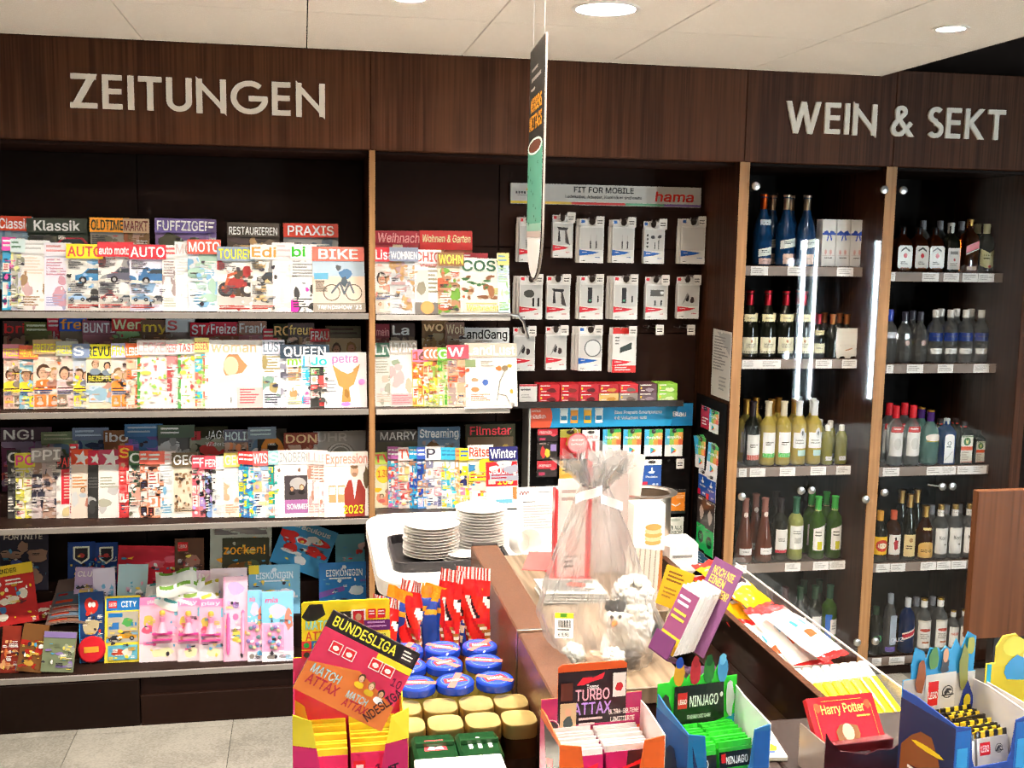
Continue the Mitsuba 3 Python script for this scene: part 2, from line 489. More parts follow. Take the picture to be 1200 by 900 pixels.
for i, (x, y) in enumerate(SPOTS):
    lab = {3: 'small recessed spotlight cut by the top of the picture, left of the large lamp', 4: 'small bright recessed spotlight near the dark ceiling edge on the right'}.get(i, 'small recessed spotlight outside the view, ' + ('farthest left over the newspaper shelves', 'middle one over the newspaper shelves', 'right one over the newspaper shelves', '', '', 'added over the sweets trays', 'over the sausage jars', 'added to brighten the wine cabinets, over the walnut screen')[i])
    downlight(x, y, 0.05, 0.034, SPOT_L * SPOT_GAIN.get(i, 1.0), lab, None if i in (3, 4) else 'spotlights outside the view', '#9a948c')
for i, (x, y) in enumerate(BIGS):
    downlight(x, y, 0.10, 0.05, BIG_L, 'large round recessed downlight above the hanging sign' if i == 0 else 'large round downlight outside the view, above the ' + ('', 'floor left of the stand', 'card boxes', 'right card boxes')[i], None if i == 0 else 'downlights outside the view', '#e0dad2')
for i, (x, y) in enumerate(HALL_FILL):
    downlight(x, y, 0.10, 0.05, HALL_FILL_L, 'added round fill downlight behind the viewpoint, ' + ('left one of the near row', 'middle one of the near row', 'right one of the near row', 'left one of the far row', 'right one of the far row')[i], 'added fill downlights of the hall', '#e0dad2')
# drinks cooler behind, whose light bars mirror in the glass doors of the wine cabinets
t = thing('drinks_cooler', 'tall drinks cooler with light bars, behind the viewpoint', 'cooler')
part(t, 'body', G().box(5.45, 6.75, -7.9, -7.15, 0.0, 2.3, '#202326', 0.02), 'satin')
part(t, 'door_frame', G().box(5.5, 5.54, -7.15, -7.1, 0.15, 2.2, '#2a2d30').box(6.66, 6.7, -7.15, -7.1, 0.15, 2.2, '#2a2d30').box(6.06, 6.12, -7.15, -7.1, 0.15, 2.2, '#2a2d30'), 'satin')
for xb in (5.62, 5.77, 6.53, 6.60):
    part(t, 'light_bar', {**G().box(xb - (0.018 if xb in (5.62, 6.53) else 0.012), xb + (0.018 if xb in (5.62, 6.53) else 0.012), -7.14, -7.12, 0.28, 2.12, '#ffffff').ply('matte'), 'emitter': {'type': 'area', 'radiance': {'type': 'rgb', 'value': [STRIP_L * 4 * c for c in COOL]}}})

# ---------------------------------------------------------------- fascia and lettering
for i, (xa, xb) in enumerate(((-2.4, 0.272), (0.274, 1.893), (1.895, 2.598), (2.600, 4.6))):
    whole('fascia_panel', G().box(xa, xb, -0.002, 0.03, 2.41, 2.80 if xb < 2.59 else 2.83, bev=0.002).box(xa, xb, 0.03, 0.06, 2.41, 2.5), 'walnut',
          'walnut fascia board above the ' + ('newspaper shelves carrying the long white word', 'mobile accessory wall and its magazine shelf', 'left wine cabinet', 'right wine cabinet below the dark ceiling void')[i], 'fascia board')

def stroke(pts, w, cap=2, join=2):
    return LineString(pts).buffer(w / 2, cap_style=cap, join_style=join, mitre_limit=8)

def glyph(ch, w=0.155):
    """Geometric sans capitals of height 1: (shape, advance)."""
    h = w / 2
    S = lambda *p: stroke(p, w)
    arc = lambda cx, cy, r, a, b, n=24: [(cx + r * math.cos(math.radians(a + (b - a) * i / n)), cy + r * math.sin(math.radians(a + (b - a) * i / n))) for i in range(n + 1)]
    fr = Polygon([(-1, 0), (3, 0), (3, 1), (-1, 1)])
    if ch == 'Z':
        return unary_union([S((0.03, 1 - h), (0.66, 1 - h)), S((0, h), (0.68, h)), Polygon([(0, 0), (0.19, 0), (0.69, 1), (0.5, 1)])]), 0.70
    if ch == 'E':
        return unary_union([S((h, 0), (h, 1)), S((0, h), (0.5, h)), S((0, 1 - h), (0.5, 1 - h)), S((0, 0.52), (0.48, 0.52))]), 0.53
    if ch == 'I':
        return S((h, 0), (h, 1)), w
    if ch == 'T':
        return unary_union([S((0.3, 0), (0.3, 1)), S((0, 1 - h), (0.6, 1 - h))]), 0.60
    if ch == 'U':
        r = 0.33 - h
        return unary_union([stroke([(h, 1)] + arc(0.33, 0.33, r + 0.0, 180, 360) + [(0.66 - h, 1)], w)]).intersection(Polygon([(-1, -0.1), (3, -0.1), (3, 1), (-1, 1)])), 0.66
    if ch == 'N':
        return unary_union([S((h, -0.02), (h, 1)), S((0.78 - h, 0), (0.78 - h, 1)), Polygon([(0, 1.07), (0.0, 0.86), (0.78, -0.07), (0.78, 0.14)])]), 0.78
    if ch == 'G':
        return unary_union([stroke(arc(0.5, 0.5, 0.5 - h, 48, 352), w), S((0.48, 0.47), (0.98, 0.47))]).intersection(Polygon([(-0.1, -0.1), (1.01, -0.1), (1.01, 1.1), (-0.1, 1.1)])), 0.98
    if ch == 'W':
        return unary_union([S((0.06, 1.1), (0.33, -0.02)), S((0.33, -0.02), (0.56, 0.98)), S((0.56, 0.98), (0.79, -0.02)), S((0.79, -0.02), (1.06, 1.1))]).intersection(Polygon([(-1, -0.07), (3, -0.07), (3, 1), (-1, 1)])), 1.14
    if ch == 'S':
        p = arc(0.29, 0.745, 0.19, 42, 262, 20) + arc(0.28, 0.265, 0.20, 80, -150, 20)
        return stroke(p, w), 0.52
    if ch == 'K':
        return unary_union([S((h, 0), (h, 1)), S((0.10, 0.45), (0.60, 1.05)), S((0.17, 0.56), (0.64, -0.08))]).intersection(fr), 0.66
    if ch == '&':
        p = [(0.74, -0.05), (0.22, 0.62)] + arc(0.33, 0.80, 0.13, 205, -40, 16) + [(0.14, 0.42)] + arc(0.27, 0.25, 0.19, 130, 300, 14) + [(0.68, 0.45)]
        return stroke(p, w * 0.95).intersection(Polygon([(-1, 0), (3, 0), (3, 1.1), (-1, 1.1)])), 0.74
    return Polygon(), 0.36

def lettering(text, xa, xb, z0, h, label):
    t = thing('wall_lettering', label, 'lettering')
    items, x = [], 0.0
    for ch in text:
        s, a = glyph(ch)
        items.append((ch, s, x)); x += a + (0.115 if ch != ' ' else 0)
    k = (xb - xa) / (x - 0.115)
    for ch, s, x in items:
        if ch != ' ':
            g = G()
            for q in getattr(s, 'geoms', [s]):
                e = Polygon([(xa + (x + a) * k, z0 + b * h) for a, b in q.exterior.coords], [[(xa + (x + a) * k, z0 + b * h) for a, b in r.coords] for r in q.interiors])
                g.prism(e, -0.014, -0.0025, '#ece4d8')
            part(t, 'letter', g, 'satin')
lettering('ZEITUNGEN', -0.881, 0.090, 2.533, 0.130, 'white raised letters spelling ZEITUNGEN on the left walnut fascia')
lettering('WEIN & SEKT', 2.074, 3.138, 2.542, 0.134, 'white raised letters spelling WEIN & SEKT on the right walnut fascia')

# ---------------------------------------------------------------- built-in shelving
DIV = [(0.267, 0.292), (1.876, 1.922), (2.572, 2.625)]
for i, (xa, xb) in enumerate(DIV):
    t = thing('divider_panel', ('thin upright walnut divider between the newspaper shelves and accessory wall', 'upright walnut divider between accessory wall and left wine cabinet', 'upright walnut divider between the two wine cabinets')[i], 'divider')
    part(t, 'board', G().box(xa, xb, 0.002, 0.60, 0.0, 2.41), 'walnut_dark')
    part(t, 'edge_strip', G().box(xa, xb, -0.003, 0.0015, 0.0, 2.409, bev=0.0008), 'edging', label='lighter front edging')
back = struct('wall_rack_back', G().box(-2.4, 0.266, 0.46, 0.47, 0.0, 2.408, '#1a1210'), 'dark', 'dark back of the newspaper shelves')
for xa, xb in ((-2.4, -0.709), (-0.705, 0.265)):
    part(back, 'panel', G().box(xa, xb, 0.45, 0.46, 0.15, 2.394, '#1d1310', 0.002), 'dark')
struct('trim_1', G().box(-2.4, 0.266, 0.035, 0.45, 2.395, 2.408, '#2b1c18'), 'dark', 'dark board over the newspaper shelves')
SHELF = [1.742, 1.339, 0.866, 0.236]
NUM = ['top', 'second', 'third', 'bottom']
for i, z in enumerate(SHELF):
    t = thing('magazine_shelf', f'{NUM[i]} long dark newspaper shelf with grey front lip, left of the thin divider', 'shelf', 'newspaper shelves')
    part(t, 'board', G().box(-2.4, 0.266, 0.012, 0.449, z - 0.022, z, '#2c1f1a', 0.001), 'dark')
    part(t, 'lip', G().box(-2.4, 0.266, 0.000, 0.010, z - 0.026, z - 0.0005, '#8d8782', 0.002), 'satin', label='grey front lip')
    if i < 3:
        whole('shelf_riser', G().box(-2.4, 0.266, 0.21, 0.449, z, z + (0.075, 0.06, 0.09)[i], '#241815', 0.002), 'dark', f'dark riser under the rear magazines of the {NUM[i]} newspaper shelf', 'riser')
base = struct('baseboard_left', G().box(-2.4, -0.69, 0.0, 0.03, 0.0, 0.205, '#1c110c', 0.003), 'dark', 'dark plinth under the newspaper shelves')
part(base, 'panel', G().box(-0.686, 0.266, 0.0, 0.03, 0.0, 0.132, '#24150f', 0.003).box(-0.686, 0.266, 0.02, 0.05, 0.132, 0.205, '#231511'), 'dark')
# short racks right of the thin divider, with bent chrome guards at their open end
XS = [0.868, 0.872, 0.868]
for i, z in enumerate((1.736, 1.336, 0.880)):
    t = thing('magazine_shelf', f'{("top", "middle", "lowest")[i]} short magazine rack right of the thin divider', 'shelf', 'short magazine racks')
    part(t, 'board', G().box(0.296, XS[i], 0.012, 0.449, z - 0.02, z, '#2e2622', 0.001), 'satin')
    part(t, 'lip', G().box(0.296, XS[i], 0.0, 0.010, z - 0.024, z - 0.0005, '#bdb8b2', 0.002), 'satin', label='pale front lip')
    if i < 2:
        whole('guard_rail', G().tube([(XS[i] - 0.30, -0.006, z + 0.004), (XS[i] - 0.02, -0.008, z + 0.006), (XS[i] + 0.03, 0.0, z - 0.002), (XS[i] + 0.06, 0.02, z - 0.03), (XS[i] + 0.085, 0.04, z - 0.10)] if i == 0 else [(XS[i] - 0.2, -0.006, z + 0.0), (XS[i] + 0.005, -0.006, z + 0.002), (XS[i] + 0.02, 0.03, z + 0.01), (XS[i] + 0.015, 0.2, z + 0.012)], 0.006, '#c8c8c8'), 'metal', f'bent chrome guard rail at the open end of the {("top", "middle")[i]} short rack', 'rail')
    whole('shelf_riser', G().box(0.296, XS[i] - 0.02, 0.21, 0.449, z, z + (0.07, 0.06, 0.08)[i], '#241815', 0.002), 'dark', f'dark riser under the rear magazines of the {("top", "middle", "lowest")[i]} short rack', 'riser')
# right bay: accessory wall
t = struct('wall_accessory', G().box(0.294, 1.874, 0.471, 0.48, 0.0, 2.408, '#17110f'), 'dark', 'dark brown slotted panel wall behind the accessories')
for xa, xb in ((0.294, 0.888), (0.892, 1.874)):
    for za, zb in ((1.20, 1.618), (1.622, 2.02), (2.024, 2.408)):
        part(t, 'panel', G().box(xa, xb, 0.452, 0.47, za, zb, '#281913', 0.0015), 'dark')
struct('trim_2', G().box(0.294, 1.874, 0.065, 0.45, 2.397, 2.408, '#2b1c18'), 'dark', 'dark board over the accessory wall')
part(t, 'lower_panel', G().box(0.294, 1.874, 0.46, 0.47, 0.0, 1.198, '#120d0b'), 'dark')
#STEP#

# ---------------------------------------------------------------- magazines
def hx(c):
    return '#' + (''.join(a * 2 for a in c) if len(c) == 3 else c)

SKIN, HAIR = ['#dba98a', '#e2b898', '#c99878'], ['#5a4030', '#8a6a48', '#3a2c28', '#b89058']

def face(p, x, y, s, i=0, cloth='#8090a0'):
    p.B(x, y - 1.5 * s, 1.25 * s, 0.8 * s, cloth, rough=0.15)
    p.B(x, y + 0.12 * s, 0.85 * s, 1.05 * s, HAIR[i % 4], rough=0.15)
    p.D(x, y - 0.08 * s, 0.56 * s, 0.76 * s, SKIN[i % 3])
    p.D(x - 0.2 * s, y, 0.08 * s, 0.05 * s, '#3a2c28', 6).D(x + 0.2 * s, y, 0.08 * s, 0.05 * s, '#3a2c28', 6).D(x, y - 0.45 * s, 0.17 * s, 0.06 * s, '#b05a50', 6)

def car(p, x, y, s, c):
    p.Y([(x - s, y), (x - s, y + .3 * s), (x - .6 * s, y + .4 * s), (x - .3 * s, y + .72 * s), (x + .4 * s, y + .72 * s), (x + .7 * s, y + .4 * s), (x + s, y + .3 * s), (x + s, y)], c)
    p.Y([(x - .5 * s, y + .42 * s), (x - .25 * s, y + .66 * s), (x + .34 * s, y + .66 * s), (x + .56 * s, y + .42 * s)], '#38424c')
    for k in (-.58, .58):
        p.D(x + k * s, y, .22 * s, .22 * s, '#26242a', 10).D(x + k * s, y, .11 * s, .11 * s, '#a8a8a8', 8)

def fleck(p, w, h, y0, y1, n, cols):
    """Small pictures and headlines of a printed cover."""
    r = p.r
    for _ in range(n):
        x, y, c = (.05 + .9 * r.random()) * w, (y0 + (y1 - y0) * r.random()) * h, r.choice(cols)
        if r.random() < .55:
            p.B(x, y, .004 + .012 * r.random(), .003 + .010 * r.random(), c, 8, .5)
        else:
            e = min(x + .012 + .03 * r.random(), .97 * w)
            for k in range(r.randrange(1, 4)):
                p.R(x, y - .0055 * k, e - .006 * r.random(), y - .0055 * k + .003, c)

def art(w, h, bg, mast, mcol, mbg, style, pal, seed):
    p = P(seed); r = p.r
    p.R(0, 0, w, h, bg)
    mh = min(0.055, 0.2 * h) if style != 'COSY' else 0.06
    R = lambda a, b: a + (b - a) * r.random()
    def blobs(n, y0, y1, s0=.18, s1=.42):
        for _ in range(n):
            p.B(R(0, w), R(y0, y1) * h, R(s0, s1) * w, R(.05, .14) * h, r.choice(pal))
    if style in ('p', 'd', 'J', 'WG', 'XM'):
        blobs(12, .05, .78); blobs(9, .08, .76, .05, .14)
        if style == 'p':
            p.L(.5 * w, .5 * h, .94 * w, .7 * h, 6, '#f8f4ee'); p.L(.08 * w, .42 * h, .4 * w, .54 * h, 4, '#403c44')
        p.L(.06 * w, .08 * h, .5 * w, .3 * h, 5, '#f4f0ea')
        for _ in range(2):
            y = R(.35, .6) * h; p.R(.05 * w, y, R(.4, .7) * w, y + .012, r.choice(pal))
    elif style == 'c':
        blobs(7, .1, .75, .12, .3); p.R(0, .1 * h, w, .24 * h, '#c8c4bc'); p.R(0, .42 * h, w, .47 * h, '#d8d4cc')
        if mast == 'TOUREN':
            for k in (.22, .8):
                p.ring(k * w, .34 * h, .1 * w, .2 * w, '#3a3234')
            p.B(.52 * w, .44 * h, .34 * w, .1 * h, pal[0]); p.B(.55 * w, .58 * h, .16 * w, .1 * h, pal[2]); p.Y(LineString([(.2 * w, .34 * h), (.3 * w, .56 * h), (.5 * w, .6 * h)]).buffer(.005), pal[1])
        else:
            car(p, .72 * w, .46 * h, .48 * w, pal[0]); car(p, .3 * w, .17 * h, .24 * w, pal[1]); car(p, .76 * w, .15 * h, .22 * w, pal[2])
        p.L(.05 * w, .62 * h, .5 * w, .76 * h, 5, '#4a4a50'); p.L(.05 * w, .25 * h, .6 * w, .4 * h, 5, '#5a5a60'); p.L(.05 * w, .02 * h, .9 * w, .09 * h, 2, '#c04038')
    elif style == 'f':
        p.R(0, 0, w, .8 * h, pal[1] if r.random() < .3 else bg)
        face(p, .36 * w, .52 * h, .2 * w + .012, r.randrange(9), pal[2]); face(p, .74 * w, .5 * h, .17 * w + .008, r.randrange(9), pal[1])
        p.R(0, .27 * h, w, .32 * h, pal[2]); p.L(.05 * w, .275 * h, .95 * w, .315 * h, 1, '#5a3434')
        for k in range(2):
            x = .04 * w + k * .5 * w; p.R(x, .03 * h, x + .42 * w, .2 * h, r.choice(pal)); face(p, x + .2 * w, .14 * h, .07 * w + .004, k + 1, pal[0])
        p.L(.05 * w, .2 * h, .95 * w, .27 * h, 2, '#40487a')
    elif style == 'm':
        k = 0; y = .03 * h
        while y < .76 * h:
            dy = R(.1, .2) * h; x = .03 * w
            while x < .9 * w:
                dx = R(.3, .6) * w; x1 = min(x + dx, .97 * w)
                p.R(x, y, x1, min(y + dy, .78 * h) - .004, pal[k % 3] if r.random() < .65 else '#f6f2e8'); k += 1
                if r.random() < .5:
                    p.L(x + .004, y + .004, x1 - .004, min(y + dy, .78 * h) - .01, 3, r.choice(['#f8f4ec', '#40486a', '#c03c40']))
                elif r.random() < .5:
                    p.B((x + x1) / 2, y + dy / 2, (x1 - x) * .35, dy * .35, r.choice(SKIN + pal))
                x = x1 + .004
            y += dy
    elif style == 'G':
        p.R(0, 0, .012, h, '#58a850')
        for _ in range(30):
            p.B(R(.1, .95) * w, R(.03, .78) * h, R(.02, .07) * w, R(.01, .03) * h, r.choice(pal))
        p.D(.25 * w, .52 * h, .16 * w, .03 * h, '#f0e060')
    elif style == 'w':
        blobs(5, .06, .7, .12, .3)
        p.L(.08 * w, .5 * h, .85 * w, .76 * h, 6, pal[1]); p.L(.08 * w, .05 * h, .8 * w, .2 * h, 4, pal[0])
    elif style == 'x':
        n = 7; c = .8 * w / n
        for i in range(n):
            for j in range(5):
                p.R(.1 * w + i * c, .06 * h + j * c, .1 * w + (i + .88) * c, .06 * h + (j + .88) * c, '#fffef8' if r.random() < .75 else pal[r.randrange(3)])
        p.R(0, .44 * h, w, .56 * h, pal[0]); p.L(.06 * w, .46 * h, .94 * w, .55 * h, 2, '#b03040')
        blobs(3, .6, .74)
    elif style == 'BIKE':
        p.R(0, .04, w, h * .8, '#efd9c6'); p.R(0, .55 * h, w, .8 * h, '#bcd0e0'); p.R(.03 * w, .5 * h, .3 * w, .6 * h, '#6ab4d8')
        for cx in (.36, .78):
            p.ring(cx * w, .3 * h, .145 * w, .165 * w, '#7a6a5c')
        for a, b in (((.36, .3), (.52, .45)), ((.52, .45), (.7, .46)), ((.7, .46), (.78, .3)), ((.52, .45), (.6, .28)), ((.6, .28), (.7, .46))):
            p.Y(LineString([(a[0] * w, a[1] * h), (b[0] * w, b[1] * h)]).buffer(.004), '#6a7078')
        p.B(.62 * w, .58 * h, .14 * w, .1 * h, '#5a86b0'); p.B(.5 * w, .68 * h, .07 * w, .055 * h, '#60666c'); p.B(.6 * w, .46 * h, .07 * w, .1 * h, '#54606a')
        p.D(.87 * w, .86 * h, .09 * w, .07 * h, '#f4b0a0'); p.L(.05 * w, .3 * h, .28 * w, .48 * h, 6, '#605850')
        p.R(0, 0, w, .14 * h, '#a89c90'); p.T("TRENDSHOW '23", .08 * w, .045 * h, .016, '#ffffff', w=.85 * w)
    elif style == 'R':
        p.R(.03 * w, .4 * h, .92 * w, .56 * h, '#2c2622'); p.T('REZEPTE', .08 * w, .43 * h, .02, '#e8d840', w=.76 * w)
        face(p, .3 * w, .68 * h, .16 * w, 1); face(p, .7 * w, .66 * h, .15 * w, 2); p.R(.1 * w, .1 * h, .8 * w, .36 * h, '#c8d4e0'); blobs(4, .12, .3)
    elif style == 'WOM':
        p.B(.5 * w, .62 * h, .24 * w, .26 * h, pal[1]); p.D(.45 * w, .62 * h, .13 * w, .14 * h, pal[0]); p.B(.5 * w, .38 * h, .34 * w, .16 * h, '#f4e0d4')
        p.R(.55 * w, 0, w, .3 * h, pal[2]); p.L(.6 * w, .05 * h, .95 * w, .28 * h, 6, '#e05a60')
        p.R(.2 * w, .04 * h, .52 * w, .36 * h, '#ffffff'); p.R(.44 * w, .07 * h, .46 * w, .16 * h, '#404040')
    elif style == 'PET':
        p.L(.04 * w, .25 * h, .3 * w, .5 * h, 4, '#a0a0a8'); p.Y([(.2 * w, .78 * h), (.34 * w, .4 * h), (.44 * w, .36 * h), (.4 * w, .1 * h), (.62 * w, .1 * h), (.58 * w, .36 * h), (.7 * w, .42 * h), (.86 * w, .8 * h), (.74 * w, .72 * h), (.55 * w, .62 * h), (.4 * w, .66 * h)], pal[1])
        p.Y([(.4 * w, .68 * h), (.55 * w, .6 * h), (.7 * w, .66 * h), (.6 * w, .78 * h), (.46 * w, .78 * h)], '#faf0ec')
        p.B(.52 * w, .25 * h, .07 * w, .1 * h, pal[0]); p.D(.88 * w, .46 * h, .08 * w, .055 * h, '#f0a0e8'); p.B(.5 * w, .06 * h, .14 * w, .05 * h, pal[2])
    elif style == 'F2':
        face(p, .3 * w, .62 * h, .17 * w, 0, '#30303c'); face(p, .72 * w, .63 * h, .18 * w, 3, '#3c4454')
    elif style == 'RP':
        p.R(0, .8 * h, w, h, '#2a2628'); p.R(.02, .22 * h, w, .78 * h, pal[0]); p.L(.03, .28 * h, w - .008, .72 * h, 9, '#f0b8b0'); p.B(.6 * w, .1 * h, .3 * w, .1 * h, pal[2])
    elif style == 'ST':
        blobs(3, .1, .4); p.L(.06 * w, .42 * h, .9 * w, .6 * h, 4, pal[1]); face(p, .55 * w, .4 * h, .16 * w, 1, '#c8d0d8') if bg[1] == 'f' and pal[1] != '#bbbbaa' else None
        p.R(0, .78 * h, w, h, mbg)
        s = [(.5 * w + (.42 if i % 2 == 0 else .17) * w * math.sin(i * math.pi / 5 + .2), .87 * h + (.42 if i % 2 == 0 else .17) * w * math.cos(i * math.pi / 5 + .2)) for i in range(10)]
        p.Y(Polygon(s).buffer(0), '#ffffff'); mast = ''
    elif style == 'E':
        p.R(.06 * w, .08 * h, .94 * w, .8 * h, '#e8d8c0')
        for _ in range(40):
            p.B(R(.15, .85) * w, R(.13, .7) * h, R(.03, .09) * w, R(.015, .045) * h, r.choice(pal))
        p.L(.1 * w, .08 * h, .9 * w, .14 * h, 2, '#5a4a3a')
    elif style == 'LIN':
        p.D(.12 * w, .7 * h, .04 * w, .03 * h, '#8a6a5a').D(.66 * w, .7 * h, .04 * w, .03 * h, '#8a6a5a')
        p.R(.26 * w, .06 * h, w, .62 * h, '#4a4246'); p.R(.26 * w, .06 * h, w, .26 * h, '#b070a8'); p.D(.62 * w, .5 * h, .22 * w, .09 * h, '#b8b4b4')
        face(p, .46 * w, .42 * h, .075 * w, 2, '#2a2628'); face(p, .72 * w, .44 * h, .085 * w, 1, '#2a2628'); p.T('SOMMER', .32 * w, .12 * h, .022, '#ffffff', w=.6 * w)
    elif style == 'EXP':
        x = .66 * w
        for k in range(2):
            p.R((.1 + .2 * k) * w, .22 * h, (.26 + .2 * k) * w, .48 * h, '#c8a070'); p.R((.11 + .2 * k) * w, .34 * h, (.25 + .2 * k) * w, .46 * h, '#f4ead8')
        p.Y([(x - .2 * w, 0), (x - .22 * w, .4 * h), (x - .12 * w, .56 * h), (x + .14 * w, .56 * h), (x + .25 * w, .4 * h), (x + .23 * w, 0)], pal[0])
        p.Y([(x - .05 * w, .56 * h), (x + .01 * w, .26 * h), (x + .08 * w, .56 * h)], '#f4f0ec'); p.R(x - .015 * w, .34 * h, x + .03 * w, .53 * h, '#d8d8dc')
        p.D(x + .01 * w, .7 * h, .09 * w, .1 * h, '#dcae90'); p.D(x + .01 * w, .77 * h, .085 * w, .04 * h, '#8a6a50'); p.D(x + .01 * w, .645 * h, .06 * w, .03 * h, '#b08870')
        p.B(.93 * w, .6 * h, .07 * w, .2 * h, '#6a5a44'); p.T('2023', .42 * w, .05 * h, .034, '#f0e030', w=.44 * w)
    elif style == 'CH':
        p.R(.06 * w, .2 * h, .5 * w, .68 * h, '#dcd8d0'); p.L(.5 * w, .3 * h, .95 * w, .75 * h, 7, pal[0]); p.B(.25 * w, .4 * h, .2 * w, .12 * h, pal[0]); p.R(0, .0, w, .18 * h, '#7a7470')
        p.D(.45 * w, .1 * h, .25 * w, .1 * h, '#f4ac68', 20); p.T('ORIGINAL', .2 * w, .74 * h, .025, '#c05050', w=.75 * w)
    elif style == 'COSY':
        p.R(.03 * w, .76 * h, .66 * w, .98 * h, '#fdfcf6'); mbg = None
        for _ in range(26):
            p.B(R(.08, .7) * w, R(.28, .68) * h, R(.04, .1) * w, R(.02, .05) * h, r.choice(pal))
        p.B(.62 * w, .42 * h, .08 * w, .14 * h, '#a06a48'); p.L(.68 * w, .34 * h, .95 * w, .46 * h, 3, '#c8c050')
        p.T('Weihnachten', .1 * w, .06 * h, .024, '#d8c860', w=.8 * w, slant=.15); p.L(.1 * w, .16 * h, .9 * w, .2 * h, 1, '#d8cc80')
    elif style == 'LV':
        blobs(6, .3, .7, .1, .25); p.R(.03 * w, .02 * h, .97 * w, .19 * h, '#f0b0b4'); p.L(.06 * w, .03 * h, .9 * w, .17 * h, 4, '#d88088')
    elif style == 'LAND':
        p.R(.0, .62 * h, .2 * w, .74 * h, '#88986c'); p.R(.08 * w, .05 * h, .3 * w, .5 * h, '#f6f2ec'); p.R(.31 * w, .05 * h, .52 * w, .5 * h, '#f2ece6')
        p.D(.38 * w, .38 * h, .06 * w, .05 * h, '#4a68b0'); p.L(.1 * w, .08 * h, .5 * w, .2 * h, 4, '#c08050'); p.D(.18 * w, .42 * h, .07 * w, .03 * h, '#b09070').D(.18 * w, .27 * h, .08 * w, .04 * h, '#d89060')
        p.Y(LineString([(.6 * w, .1 * h), (.66 * w, .4 * h), (.8 * w, .62 * h)]).buffer(.0016), '#8a8478'); p.Y(LineString([(.62 * w, .2 * h), (.78 * w, .17 * h), (.84 * w, .05 * h)]).buffer(.0014), '#8a8478')
        p.B(.65 * w, .6 * h, .07 * w, .055 * h, '#d97c44'); p.B(.76 * w, .6 * h, .09 * w, .05 * h, '#8a7860'); p.B(.85 * w, .64 * h, .06 * w, .03 * h, '#d8a830'); p.B(.88 * w, .24 * h, .04 * w, .045 * h, '#d8a040')
        p.L(.3 * w, .62 * h, .56 * w, .72 * h, 3, '#b0a89c'); p.R(.1 * w, .77 * h, .52 * w, .775 * h, '#d0a090')
    elif style == 'LG':
        blobs(6, .2, .7); p.L(.3 * w, .74 * h, .9 * w, .78 * h, 1, '#8a8680')
    elif style == 'TV':
        p.D(.5 * w, .6 * h, .4 * w, .16 * h, '#f4d840', 18); p.T('1.30', .22 * w, .55 * h, .03, '#e06030', w=.6 * w); blobs(5, .08, .35); face(p, .4 * w, .2 * h, .16 * w, 1, '#d86a60')
    elif style == 'SUD':
        p.R(0, .48 * h, w, h, '#e03038'); mbg = None; mcol = '#ffffff'
        p.T('SUDOKU', .1 * w, .74 * h, .032, '#ffffff', w=.78 * w); p.T('100', .36 * w, .52 * h, .03, '#ffe23a', w=.5 * w); p.R(.07 * w, .53 * h, .3 * w, .63 * h, '#f4c8c0'); mast = ''
        p.R(.1 * w, .2 * h, .8 * w, .44 * h, '#fffdf6'); p.R(.3 * w, .12 * h, .82 * w, .2 * h, '#7ac0dc'); p.R(.84 * w, .2 * h, .97 * w, .46 * h, '#c88850'); p.L(.1 * w, .02 * h, .9 * w, .1 * h, 2, '#b8b0a0')
    elif style == 'FR':
        p.R(.04 * w, .1 * h, .96 * w, .92 * h, pal[2]); blobs(5, .2, .6); p.D(.8 * w, .6 * h, .06 * w, .05 * h, '#a88a4a')
    elif style == 'EM':
        p.D(.5 * w, .62 * h, .4 * w, .25 * h, pal[0], 20); p.B(.5 * w, .64 * h, .25 * w, .14 * h, '#2c2018'); p.R(.08 * w, .46 * h, .94 * w, .54 * h, pal[1]); p.L(.14 * w, .47 * h, .9 * w, .53 * h, 1, '#c89050'); mast = ''
    elif style == 'RING':
        p.D(.5 * w, .5 * h, .3 * w, .3 * h, '#aaaaa8', 24); p.ring(.5 * w, .55 * h, .16 * w, .25 * w, '#f0f0f0'); p.ring(.5 * w, .55 * h, .19 * w, .21 * w, '#9a9a9a'); p.L(.04 * w, .9 * h, .34 * w, .95 * h, 1, '#e0e0e0')
    if style == 'J':
        for i in range(2):
            for j in range(2):
                p.R((.05 + .13 * i) * w, h - (.1 + .1 * j) * h * .7 - .02, (.16 + .13 * i) * w, h - (.1 + .1 * j) * h * .7, '#c84048')
        p.T('JAGD', .42 * w, .8 * h, .035, mcol, w=.55 * w, bold=False, slant=.1); p.T('Widerb.', .42 * w, .68 * h, .018, mcol, bold=False); mast = ''
    if style == 'WG':
        p.B(.3 * w, .72 * h, .15 * w, .06 * h, pal[0])
    fleck(p, w, h, .03, .76, 24 if style in 'cdfmpG' else 10 if style in 'wxR' else 0, pal + [bg, '#f6f2ea'] + (['#3a3640'] if style in 'cdp' else []))
    if not mast and style not in ('ST', 'J', 'SUD', 'EM'):
        p.R(0, h - mh, w, h, mbg or bg)
        if mcol != mbg:
            p.L(.08 * w, h - mh * .85, .9 * w, h - mh * .2, 2, mcol)
    if mast:
        if mbg and style not in ('WG',):
            p.R(0, h - mh * 1.1, w, h, mbg)
        if style == 'WG':
            p.R(0, h - .085, w, h, '#d22c2c')
        v, f, wd = text2d(mast, True)
        th = mh * .72; nat = wd * th
        ww = min(nat * (1.35 if len(mast) < 5 else 1), .92 * w)
        p.T(mast, (w - ww) / 2 if len(mast) > 3 else .06 * w, h - mh * .92, th if ww > .5 * nat else th * .8, mcol, w=ww, slant=.12 if style in ('WG', 'XM') else 0)
    return p.crop(w, h)

